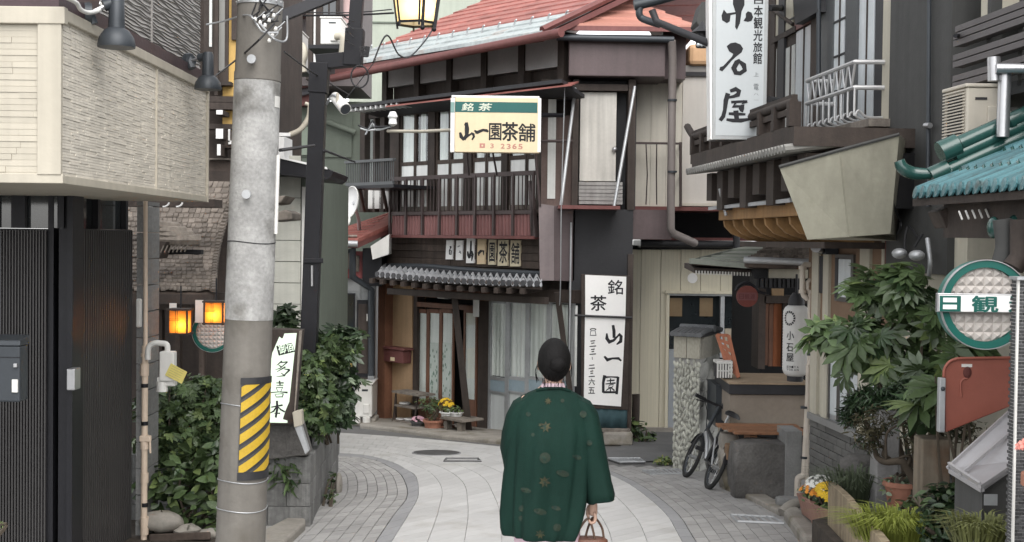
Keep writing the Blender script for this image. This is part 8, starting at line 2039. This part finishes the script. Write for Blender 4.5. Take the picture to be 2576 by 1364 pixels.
for side_ in (0, 1):
    for k in range(nC):
        f = (k + .5) / nC; a = lerp(cl, c0, lerp(-.1, 1.1, f)) if side_ == 0 else lerp(c3, cr_, lerp(-.1, 1.1, f))
        b_ = lerp(lerp(cl, c0, lerp(-.1, 1.1, f)), lerp(c3, cr_, lerp(-.1, 1.1, f)), .5)
        o_ = (a - b_) * .25; a2 = a + o_
        MB().tube([Vector((b_.x, b_.y, zT + .055)), lerp(Vector((b_.x, b_.y, zT + .055)), Vector((a2.x, a2.y, zT + .02)), .5) + Vector((0, 0, .012)), Vector((a2.x, a2.y, zT + .025))], (c0 - cl).length * 1.2 / nC * .56, 8).b('cap_tile', M_captile, gpst, 50)
rA, rB = lerp(cl, c3, .5), lerp(c0, cr_, .5)
MB().tube([Vector((rA.x, rA.y, zT + .068)) + (rA - rB) * .15, Vector((rB.x, rB.y, zT + .068)) + (rB - rA) * .2], .04, 10).b('ridge_tile', M_captile, gpst, 50)
# leaning rack and white basket behind the gatepost
lk = thing('orange_rack', 'orange brown slatted rack leaning behind the gatepost', 'rack', at(*Oq(520, 330), 13.3))
M_rack = mat('rack_orange', (.36, .13, .07), .6, var=.12)
Q4 = [at(*Oq(x, y), Y_) for x, y, Y_ in ((420, 62, 13.4), (492, 66, 13.35), (470, 215, 13.25), (555, 330, 13.15))]
for a, b_ in ((0, 2), (1, 3)): bar(MB(), Q4[a], Q4[b_], .035, .03).b('stile', M_rack, lk)
for k in range(6): f = k / 5; bar(MB(), lerp(Q4[0], Q4[2], f), lerp(Q4[1], Q4[3], f), .032, .015).b('slat', M_rack, lk)
bar(MB(), lerp(Q4[0], Q4[1], .5), lerp(Q4[2], Q4[3], .5), .02, .012).b('stile', M_rack, lk)
wk = thing('white_basket', 'white slotted plastic basket on the counter end', 'basket', at(*Oq(470, 330), 13.1))
WK = Front(13.1)
MB().wbox(WK, (*Oq(420, 228), *Oq(518, 244)), -.25, .0).b('rim', M_white, wk)
for k in range(6): MB().wbox(WK, (*Oq(420 + 17 * k, 245), *Oq(430 + 17 * k, 332)), -.02, -.005).b('slat', M_white, wk)
MB().wbox(WK, (*Oq(420, 285), *Oq(518, 292)), -.005, .0).b('band', M_white, wk); MB().wbox(WK, (*Oq(420, 245), *Oq(518, 335)), -.25, -.03).b('liner', M_char, wk)
for k in range(3): MB().wbox(WK, (*Oq(500, 250 + 25 * k), *Oq(518, 262 + 25 * k)), -.03, .0).b('slat', M_white, wk)
# ------------------------------------------------------------------ bicycle
M_tyre = mat('tyre', (.02, .02, .02), .8, var=.1); M_bsil = mat('bike_silver', (.5, .51, .52), .3, .7, var=.05, bump=0); M_bblk = mat('bike_black', (.02, .02, .022), .4, var=.1, bump=0)
rear, front = gnd(1779, 1231), gnd(1732, 1206)
bk_ = thing('bicycle', 'silver small wheeled bicycle leaning beside the stone gatepost', 'bicycle', rear)
ax = (front - rear); wb_ = .92; ax = ax.normalized(); lean = rad(23)
upv = Vector((math.sin(lean), 0, math.cos(lean))); upv = (upv - ax * upv.dot(ax)).normalized(); sd = ax.cross(upv)
def bp(x, y, z): return rear + ax * x + sd * y + upv * z     # x forward, y right, z up
rw = .215
for xc, nm in ((0, 'rear'), (wb_, 'front')):
    ty = MB().tube([bp(xc + math.cos(a) * rw, 0, rw + .02 + math.sin(a) * rw) for a in [k * math.pi / 16 for k in range(32)]], .022, 8, True).b('wheel', M_tyre, bk_, 60)
    MB().tube([bp(xc + math.cos(a) * (rw - .026), 0, rw + .02 + math.sin(a) * (rw - .026)) for a in [k * math.pi / 16 for k in range(32)]], .011, 6, True).b('rim', M_lamp, ty, 60)
    mb = MB()
    for k in range(14):
        a = k * math.pi / 7; mb.tube([bp(xc, .02 * (-1) ** k, rw + .02), bp(xc + math.cos(a) * (rw - .02), 0, rw + .02 + math.sin(a) * (rw - .02))], .0016, 4)
    mb.b('spokes', M_bsil, ty); MB().tube([bp(xc, -.05, rw + .02), bp(xc, .05, rw + .02)], .02, 10).b('hub', M_bsil, ty, 40)
hz = rw + .02
def bt(nm, m, pts, r): tb(bk_, nm, m, [bp(*p) for p in pts], r, 10)
bt('frame', M_bblk, [(.40, 0, .26), (.36, 0, .46), (.30, 0, .66)], .02); bt('frame', M_bsil, [(.40, 0, .26), (.60, 0, .42), (.80, 0, .52)], .028); bt('frame', M_bblk, [(.36, 0, .44), (.80, 0, .56)], .018)
for y in (-.05, .05): bt('stay', M_bblk, [(.0, y, hz), (.40, y * .4, .26)], .011); bt('stay', M_bsil, [(0, y, hz), (.35, y * .4, .5)], .010); bt('fork', M_bblk, [(wb_, y, hz), (.86, y, .45), (.84, y * .3, .5)], .013)
bt('stem', M_lamp, [(.84, 0, .48), (.80, 0, .62), (.74, 0, .83)], .021)
bt('handlebar', M_bblk, [(.70, -.29, .84), (.74, -.08, .83), (.74, .08, .83), (.70, .29, .84)], .014)
for s_ in (-1, 1):
    bt('grip', M_bblk, [(.70, .29 * s_, .84), (.72, .17 * s_, .835)], .02); bt('brake_lever', M_bblk, [(.78, .13 * s_, .82), (.80, .24 * s_, .80)], .007)
    bt('pedal', M_bblk, [(.42 + .13 * s_, .1 * s_, .26 - .08 * s_), (.42 + .13 * s_, .19 * s_, .26 - .08 * s_)], .022)
    bt('crank', M_bsil, [(.40, .05 * s_, .26), (.42 + .13 * s_, .09 * s_, .26 - .08 * s_)], .011)
bt('chainring', M_bblk, [(.40, .03, .26), (.40, .045, .26)], .075)
bt('bell', M_bblk, [(.74, .05, .84), (.74, .05, .885)], .03); bt('brake_cable', M_bblk, [(.78, -.15, .82), (.92, -.05, .74), (.86, 0, .55)], .005)
bt('seat_post', M_bsil, [(.30, 0, .64), (.27, 0, .76)], .014)
mb = MB(); vs = []
prof = [(-.12, .075, .0), (-.10, .085, .02), (-.04, .075, .025), (.04, .035, .02), (.13, .02, .01)]
for x, wd, h in prof: vs += [bp(.25 + x, -wd, .775 + h - .02), bp(.25 + x, -wd * .6, .775 + h + .01), bp(.25 + x, 0, .775 + h + .016), bp(.25 + x, wd * .6, .775 + h + .01), bp(.25 + x, wd, .775 + h - .02)]
mb.add(vs, [(k * 5 + j, k * 5 + j + 1, k * 5 + j + 6, k * 5 + j + 5) for k in range(4) for j in range(4)] + [(0, 1, 2, 3, 4), (20, 24, 23, 22, 21), ]); mb.b('saddle', M_bblk, bk_, 60)
for xc, a0, a1 in ((0, .3, 2.9), (wb_, .5, 2.6)):
    P = [k / 12 for k in range(13)]; vs = []
    for f in P:
        a = lerp(a0, a1, f); 
        for y in (-.026, .026): vs.append(bp(xc + math.cos(a) * (rw + .04), y, hz + math.sin(a) * (rw + .04)))
    MB().add(vs, [(2 * k, 2 * k + 1, 2 * k + 3, 2 * k + 2) for k in range(12)]).b('mudguard', M_bblk, bk_, 60)
bt('reflector', mat('red_lens', (.45, .02, .02), .25, var=0, bump=0), [(-.235, 0, .41), (-.25, 0, .41)], .024)
MB().ball(bp(.02, .09, .33), .1, 7, .6, .7, 1.2).b('bag', mat('navy_bag', (.02, .025, .035), .7, var=.15), bk_, 60)
# ------------------------------------------------------------------ person walking away
YP = 6.4; SC = YP / 3200
M_skin = mat('skin', (.52, .34, .26), .55, var=.05, bump=.05, bs=200)
M_hair = mat('hair', (.0035, .003, .003), .7, var=.3, bump=.8, bs=160, spec=.22, bdist=.006)
M_haori = mat('haori_green', (.0042, .0215, .0155), .8, var=.15, vs=5, bump=.3, bs=260, spec=.2)
M_kim = mat('kimono_pink', (.62, .46, .52), .8, var=.05, bump=.1)
M_coll = mat('collar_pink', (.68, .52, .58), .8, var=.12, vs=30)
M_gold2 = mat('faded_bronze', (.013, .024, .014), .8, var=.4, vs=40, bump=0, stain=((.0042, .0215, .0155), .5, 55))
M_gold = mat('faded_gold', (.034, .033, .014), .8, var=.5, vs=40, bump=0, stain=((.006, .0215, .0145), .5, 60))
def pp(px_, py, dy=0): return at(px_, py, YP) * 1.0 + Vector((0, dy, 0)) if dy == 0 else (lambda p: Vector((p.x, p.y + dy, p.z)))(at(px_, py, YP))
zg_ = gz(YP)
pr = thing('person', 'person walking away in a dark green patterned haori holding a brown bag', 'person', (at(1388, 1300, YP).x, YP, zg_))
def skinmesh(verts, edges, root=0):
    me = bpy.data.meshes.new('sk'); me.from_pydata([tuple(v[0]) for v in verts], edges, []); o = bpy.data.objects.new('sk', me); COL.objects.link(o)
    md = o.modifiers.new('s', 'SKIN'); md.use_smooth_shade = True
    for i, v in enumerate(verts):
        sv_ = me.skin_vertices[0].data[i]; sv_.radius = (v[1], v[2] if len(v) > 2 else v[1]); sv_.use_root = (i == root)
    sb = o.modifiers.new('b', 'SUBSURF'); sb.levels = 2; sb.render_levels = 2
    dg = bpy.context.evaluated_depsgraph_get(); m2 = bpy.data.meshes.new_from_object(o.evaluated_get(dg))
    vs = [v.co.copy() for v in m2.vertices]; fs = [tuple(p.vertices) for p in m2.polygons]
    bpy.data.objects.remove(o); bpy.data.meshes.remove(me); bpy.data.meshes.remove(m2); return vs, fs
X0 = at(1385, 1200, YP).x
def V3(px_, py, dy=0): return pp(px_, py, dy)
sh_l, sh_r = V3(1312, 1018), V3(1462, 1022)
hipz = zg_ + .80
B_ = [(Vector((X0 - .01, YP, hipz)), .13, .1), (V3(1384, 1160), .115, .09), (V3(1386, 1060), .13, .085), (V3(1388, 1000), .085, .06), (V3(1391, 965), .046), (V3(1393, 940, -.01), .048),
      (sh_l, .052), (V3(1292, 1130, .02), .042), (V3(1310, 1215, .14), .032), (V3(1330, 1240, .24), .024),
      (sh_r, .052), (V3(1494, 1130), .042), (V3(1497, 1215, .0), .032), (V3(1492, 1266, .0), .024),
      (Vector((X0 - .09, YP, hipz - .08)), .085), (Vector((X0 - .08, YP + .07, zg_ + .45)), .06), (Vector((X0 - .08, YP - .02, zg_ + .08)), .036),
      (Vector((X0 + .08, YP, hipz - .08)), .085), (Vector((X0 + .07, YP + .12, zg_ + .46)), .06), (Vector((X0 + .07, YP + .18, zg_ + .07)), .036),
      (Vector((X0 - .08, YP + .12, zg_ + .045)), .03), (Vector((X0 + .07, YP + .33, zg_ + .04)), .03)]
ed = [(0, 1), (1, 2), (2, 3), (3, 4), (4, 5), (3, 6), (6, 7), (7, 8), (8, 9), (3, 10), (10, 11), (11, 12), (12, 13), (0, 14), (14, 15), (15, 16), (0, 17), (17, 18), (18, 19), (16, 20), (19, 21)]
vs, fs = skinmesh(B_, ed); body = MB(); body.add(vs, fs)
# head with nose, ears, eyes and mouth, turned away from us
hc = V3(1394, 912, .0); hr = .088
mb = MB().ball((0, 0, 0), 1, 14)
hv = []
for v in mb.v:
    p = Vector((v.x * hr * .86, v.y * hr * 1.04, v.z * hr * 1.28))
    if v.z < -.2: p.y += .012 * (-v.z); p.x *= 1 - .18 * (-v.z - .2)
    if v.y > .8 and abs(v.x) < .25 and -.25 < v.z < .1: p.y += .016
    hv.append(hc + p)
body.add(hv, mb.f)
for s_ in (-1, 1):
    body.ball(hc + Vector((s_ * hr * .88, .005, -.012)), .026, 6, .35, .75, 1.15)
    body.ball(hc + Vector((s_ * .032, hr * .92, .005)), .011, 5, 1.3, .6, .7)
body.ball(hc + Vector((0, hr * 1.0, -.052)), .016, 5, 1.5, .5, .45); body.ball(hc + Vector((0, hr * 1.08, -.015)), .013, 6, .8, 1, 1.3)
# right hand: palm and curled fingers round the bag handles
wr = V3(1492, 1262); 
def hp(x, y, z): return wr + Vector((x, y, z))
vs, fs = skinmesh([(hp(0, 0, .012), .023, .019), (hp(.0, .0, -.025), .024, .016), (hp(.002, .004, -.062), .024, .015), (hp(.0, .006, -.075), .02, .013)], [(0, 1), (1, 2), (2, 3)]); body.add(vs, fs)
for k, (y, l) in enumerate(((.030, .95), (.010, 1.05), (-.010, 1.0), (-.028, .82))):
    vs, fs = skinmesh([(hp(.006, y * .8, -.05), .0095), (hp(.012, y, -.078), .009), (hp(.006, y, -.078 - .026 * l), .0085), (hp(-.012, y, -.082 - .026 * l), .0078), (hp(-.024, y, -.072 - .016 * l), .007)], [(0, 1), (1, 2), (2, 3), (3, 4)]); body.add(vs, fs)
vs, fs = skinmesh([(hp(-.012, .018, -.02), .012), (hp(-.025, .026, -.045), .0105), (hp(-.026, .016, -.07), .009), (hp(-.02, .004, -.085), .008)], [(0, 1), (1, 2), (2, 3)]); body.add(vs, fs)
# left hand resting in front of the waist
wl_ = V3(1330, 1240, .24)
vs, fs = skinmesh([(wl_, .022, .017), (wl_ + Vector((.03, .025, -.01)), .023, .014), (wl_ + Vector((.06, .03, -.02)), .021, .013)], [(0, 1), (1, 2)]); body.add(vs, fs)
for k, dz in enumerate((.014, .002, -.01, -.022)):
    b0 = wl_ + Vector((.058, .03, -.02 + dz)); vs, fs = skinmesh([(b0, .009), (b0 + Vector((.028, .006, -.004)), .0085), (b0 + Vector((.05, -.004, -.008)), .0078), (b0 + Vector((.062, -.018, -.01)), .007)], [(0, 1), (1, 2), (2, 3)]); body.add(vs, fs)
vs, fs = skinmesh([(wl_ + Vector((.015, .02, .012)), .011), (wl_ + Vector((.035, .018, .03)), .0095), (wl_ + Vector((.055, .012, .036)), .008)], [(0, 1), (1, 2)]); body.add(vs, fs)
body.b('body', M_skin, pr, 80)
# hair: swept up cap with a low bun
hm = MB().ball((0, 0, 0), 1, 18); hh = []
for v in hm.v:
    p = Vector((v.x * .084, v.y * .1, v.z * .112 + .0)); k = 1
    if v.y > .35 and v.z < .45: p.y = min(p.y, .045)
    a = math.atan2(v.x, -v.y); p *= 1 + .012 * math.sin(a * 22 + v.z * 5)
    if v.z < -.45: p.x *= 1 - .34 * (-v.z - .45)
    hh.append(hc + Vector((.0, -.012, .012)) + p)
ha = MB(); ha.add(hh, hm.f); ha.b('hair', M_hair, pr, 80)
hm = MB().ball((0, 0, 0), 1, 14); hh = []
bc = V3(1401, 912, -.105)
for v in hm.v:
    a = math.atan2(v.z, v.x); rr = math.hypot(v.x, v.z); p = Vector((v.x * .04, v.y * .034, v.z * .037)) * (1 + .03 * math.sin(a * 5 + rr * 9)); hh.append(bc + p)
MB().add(hh, hm.f).b('hair_bun', M_hair, pr, 80)
mb = MB()
for k in range(30):   # loose strands round the nape and over the crown
    a = R.uniform(-1.2, 1.2); s0 = hc + Vector((math.sin(a) * .062, -.078 * math.cos(a) - .01, -.075 + R.uniform(-.02, .03))); 
    mb.tube(curve([s0, s0 + Vector((R.uniform(-.005, .005), -.008, -.02)), s0 + Vector((R.uniform(-.008, .008), .002, -.035 - R.uniform(0, .012)))], 3), [.0012] * 6 + [.0004], 4)
for k in range(7):
    mb.tube(curve([V3(1354 + R.uniform(-2, 2), 915, -.01), V3(1349 + R.uniform(-3, 3), 935, -.01), V3(1352 + R.uniform(-3, 4), 958 + R.uniform(-6, 6), -.01)], 4), [.0011] * 8 + [.0003], 4)
for k in range(6):
    mb.tube(curve([V3(1436, 912 + 3 * k, -.0), V3(1439, 925 + 3 * k, 0), V3(1437, 935 + 3 * k, 0)], 3), [.001] * 6 + [.0003], 4)
mb.b('hair_strands', M_hair, pr)
# collar
def ring(cx_, cy_, cz, w_, d_, n=36, f=None):
    o = []
    for k in range(n):
        a = 2 * math.pi * k / n; p = Vector((cx_ + w_ * math.copysign(abs(math.cos(a)) ** .8, math.cos(a)), cy_ + d_ * math.copysign(abs(math.sin(a)) ** .8, math.sin(a)), cz)); o.append(p if f is None else f(p, a))
    return o
def loft(rings, cap=True):
    mb = MB(); n = len(rings[0]); vs = [p for r in rings for p in r]; fs = []
    for i in range(len(rings) - 1):
        for k in range(n): fs.append((i * n + k, i * n + (k + 1) % n, (i + 1) * n + (k + 1) % n, (i + 1) * n + k))
    mb.add(vs, fs); return mb
rg = []
for py, w_, d_, dy in ((961, .055, .055, -.016), (968, .058, .06, -.014), (976, .066, .058, -.005), (990, .085, .065, 0)):
    c_ = V3(1391, py); rg.append(ring(c_.x, YP + dy, c_.z, w_, d_))
loft(rg).b('collar', M_coll, pr, 60)
# haori body: loft with soft folds
rg = []
prof = [(974, 1391, .06, .062), (978, 1391, .066, .066), (984, 1390, .088, .072), (992, 1389, .122, .08), (1006, 1388, .158, .088), (1024, 1387, .182, .098), (1050, 1386, .196, .108), (1090, 1385, .2, .118), (1140, 1382, .204, .128), (1190, 1378, .205, .138), (1240, 1374, .202, .146), (1290, 1369, .196, .152), (1325, 1364, .182, .156), (1340, 1362, .170, .156), (1343, 1362, .166, .152)]
for py, px_, w_, d_ in prof:
    c_ = V3(px_, py); t_ = min(1, max(0, (py - 1000) / 250))
    def fold(p, a, t_=t_, c_=c_, py=py):
        k = .35 * t_ * (1 - t_) * .03 * math.sin(9 * a + py * .05) + t_ * (.015 * math.sin(5 * a + .4 + py * .003) + .010 * math.sin(11 * a + 1 + py * .006) + .004 * math.sin(19 * a - py * .008)) - .006 * math.exp(-((a - 4.76) / .035) ** 2); d = (p - Vector((c_.x, YP, c_.z))); d.z = 0
        q = p + d.normalized() * k; q.z += .006 * math.sin(2 * a) * t_; q.y -= .04 * math.exp(-((py - 1125) / 55) ** 2) * max(0, -math.sin(a)) ** 2; return q
    rg.append(ring(c_.x, YP, c_.z, w_, d_, 96, fold))
hb_ = loft(rg)
ho = hb_.b('haori', M_haori, pr, 80); md = ho.modifiers.new('solid', 'SOLIDIFY'); md.thickness = .006; md.offset = 1
MB().tube(curve([V3(1350, 980, -.045), V3(1368, 975, -.062), V3(1392, 973, -.068), V3(1414, 975, -.06), V3(1434, 983, -.04)], 5), .009, 8).b('haori_collar', M_haori, ho, 60)
# wide sleeves
def sleeve(secs, sgn):
    rg = []
    for (px_, py, w_, d_, dy) in secs:
        c_ = V3(px_, py); t_ = min(1, max(0, (py - 1000) / 200))
        rg.append(ring(c_.x, YP + dy, c_.z, w_, d_, 48, lambda p, a, t_=t_, py=py: p + Vector((.006 * t_ * math.sin(5 * a + py * .03), .009 * t_ * math.sin(6 * a + py * .035), .004 * math.sin(3 * a)))))
    return loft(rg)
sr = sleeve([(1440, 996, .035, .05, .0), (1458, 1012, .058, .07, .0), (1474, 1040, .062, .082, .0), (1484, 1090, .062, .098, 0), (1491, 1140, .066, .112, .0), (1498, 1190, .068, .122, 0), (1503, 1232, .066, .128, 0), (1505, 1254, .062, .128, 0), (1505, 1257, .056, .122, 0)], 1)
for i, v in enumerate(sr.v):     # the hem of the cuff hangs lower on the inside and flares out
    t_ = max(0, (at(1500, 1140, YP).z - v.z) / .24); v.x += .024 * t_ * t_ * (1 if v.x > at(1505, 1200, YP).x else .1); v.z += (v.x - at(1500, 1200, YP).x) * .18 * t_
sro = sr.b('sleeve', M_haori, ho, 80); md = sro.modifiers.new('solid', 'SOLIDIFY'); md.thickness = .005
s_l = sleeve([(1334, 994, .03, .05, .0), (1317, 1012, .055, .07, .0), (1302, 1044, .058, .082, .01), (1292, 1090, .058, .098, .03), (1287, 1135, .056, .11, .06), (1292, 1180, .052, .12, .09), (1300, 1220, .05, .125, .11), (1304, 1224, .045, .12, .11)], -1)
slo = s_l.b('sleeve', M_haori, ho, 80); md = slo.modifiers.new('solid', 'SOLIDIFY'); md.thickness = .005
# faded gold motifs laid on the cloth
from mathutils.bvhtree import BVHTree
bv = BVHTree.FromPolygons([tuple(v) for v in hb_.v + sr.v + s_l.v], [tuple(f) for f in hb_.f] + [tuple(i + len(hb_.v) for i in f) for f in sr.f] + [tuple(i + len(hb_.v) + len(sr.v) for i in f) for f in s_l.f])
def onc(px_, py):
    d = ray(px_, py).normalized(); h = bv.ray_cast(CAM, d)
    return CAM + d * (h[3] - .0095) if h[0] else None
def motif(kind, cx_, cy_, r):
    mb = MB(); P = []
    n = {'maple': 14, 'disc': 16, 'fan': 12}[kind]
    for k in range(n):
        a = 2 * math.pi * k / n
        if kind == 'maple': rr = r * (1.1 if k % 2 == 0 else .55); q = (cx_ + rr * math.sin(a), cy_ - rr * math.cos(a))
        elif kind == 'disc': q = (cx_ + r * math.sin(a), cy_ - r * math.cos(a))
        else: q = (cx_ + 1.5 * r * math.sin(a), cy_ - .75 * r * math.cos(a) + .3 * r * math.sin(a))
        P.append(onc(*q))
    c_ = onc(cx_, cy_)
    if c_ and all(P): mb.add(P + [c_], [(k, (k + 1) % n, n) for k in range(n)]); mb.b('motif', M_gold if kind == 'maple' else M_gold2, ho)

L_ = crop(1500, 1000, 2.0415)
for kind, x, y, r in (('maple', 365, 640, 14), ('disc', 285, 690, 5), ('disc', 360, 835, 14), ('fan', 472, 932, 11), ('maple', 358, 985, 15), ('fan', 240, 1038, 9), ('fan', 330, 1172, 11), ('disc', 215, 1152, 8), ('fan', 430, 1150, 8), ('disc', 437, 1272, 10), ('maple', 330, 1315, 12), ('disc', 212, 1215, 7), ('maple', 380, 478, 9), ('disc', 470, 475, 5), ('disc', 600, 560, 9), ('maple', 330, 628, 5), ('disc', 640, 740, 7), ('fan', 560, 830, 8), ('disc', 255, 560, 6)):
    motif(kind, *L_(x, y), r)
# kimono skirt, feet
rg = []
for z, w_, d_, dy in ((at(1380, 1335, YP).z, .15, .13, .0), (zg_ + .62, .165, .14, .01), (zg_ + .4, .165, .14, .03), (zg_ + .2, .155, .15, .05), (zg_ + .06, .15, .16, .06)):
    rg.append(ring(X0 - .012, YP + dy, z, w_, d_, 64, lambda p, a, z=z: p + Vector((.006 * math.sin(7 * a), .006 * math.sin(9 * a + 1), 0))))
loft(rg).b('kimono', M_kim, pr, 80)
for x, y in ((-.08, .1), (.07, .28)):
    MB().ball((X0 + x, YP + y, gz(YP + y) + .045), .05, 8, .85, 2.1, .75).b('sock', M_paintw, pr, 70)
    MB().box(W0, (X0 + x - .04, YP + y - .12, gz(YP + y - .12) - .0), (X0 + x + .04, YP + y + .12, gz(YP + y) + .018)).b('sandal', M_rdoor, pr, bev=.008)
# bag
bg_ = thing('handbag', 'brown handbag with two looped handles held in the right hand', 'handbag', V3(1478, 1500, -.0))
M_bag = mat('brown_leather', (.13, .055, .035), .5, var=.15, bump=.2)
rg = []
for py, w_, d_ in ((1352, .004, .004), (1353, .088, .05), (1358, .102, .058), (1400, .112, .068), (1470, .118, .075), (1500, .112, .07), (1501, .004, .004)):
    c_ = V3(1478, py); rg.append(ring(c_.x, YP, c_.z, w_, d_, 40))
loft(rg).b('bag_body', M_bag, bg_, 40)
for x0, x1, dy in ((1448, 1496, -.03), (1472, 1520, .02)):
    top = V3(1489, 1301, .0); MB().tube(curve([V3(x0, 1360, dy), V3(x0 + 8, 1330, dy), lerp(V3((x0 + x1) / 2, 1304, dy), top, .4), V3(x1 - 6, 1328, dy), V3(x1, 1360, dy)], 6), .006, 8).b('handle', mat('handle_brown', (.1, .06, .04), .5, var=.2), bg_, 60)
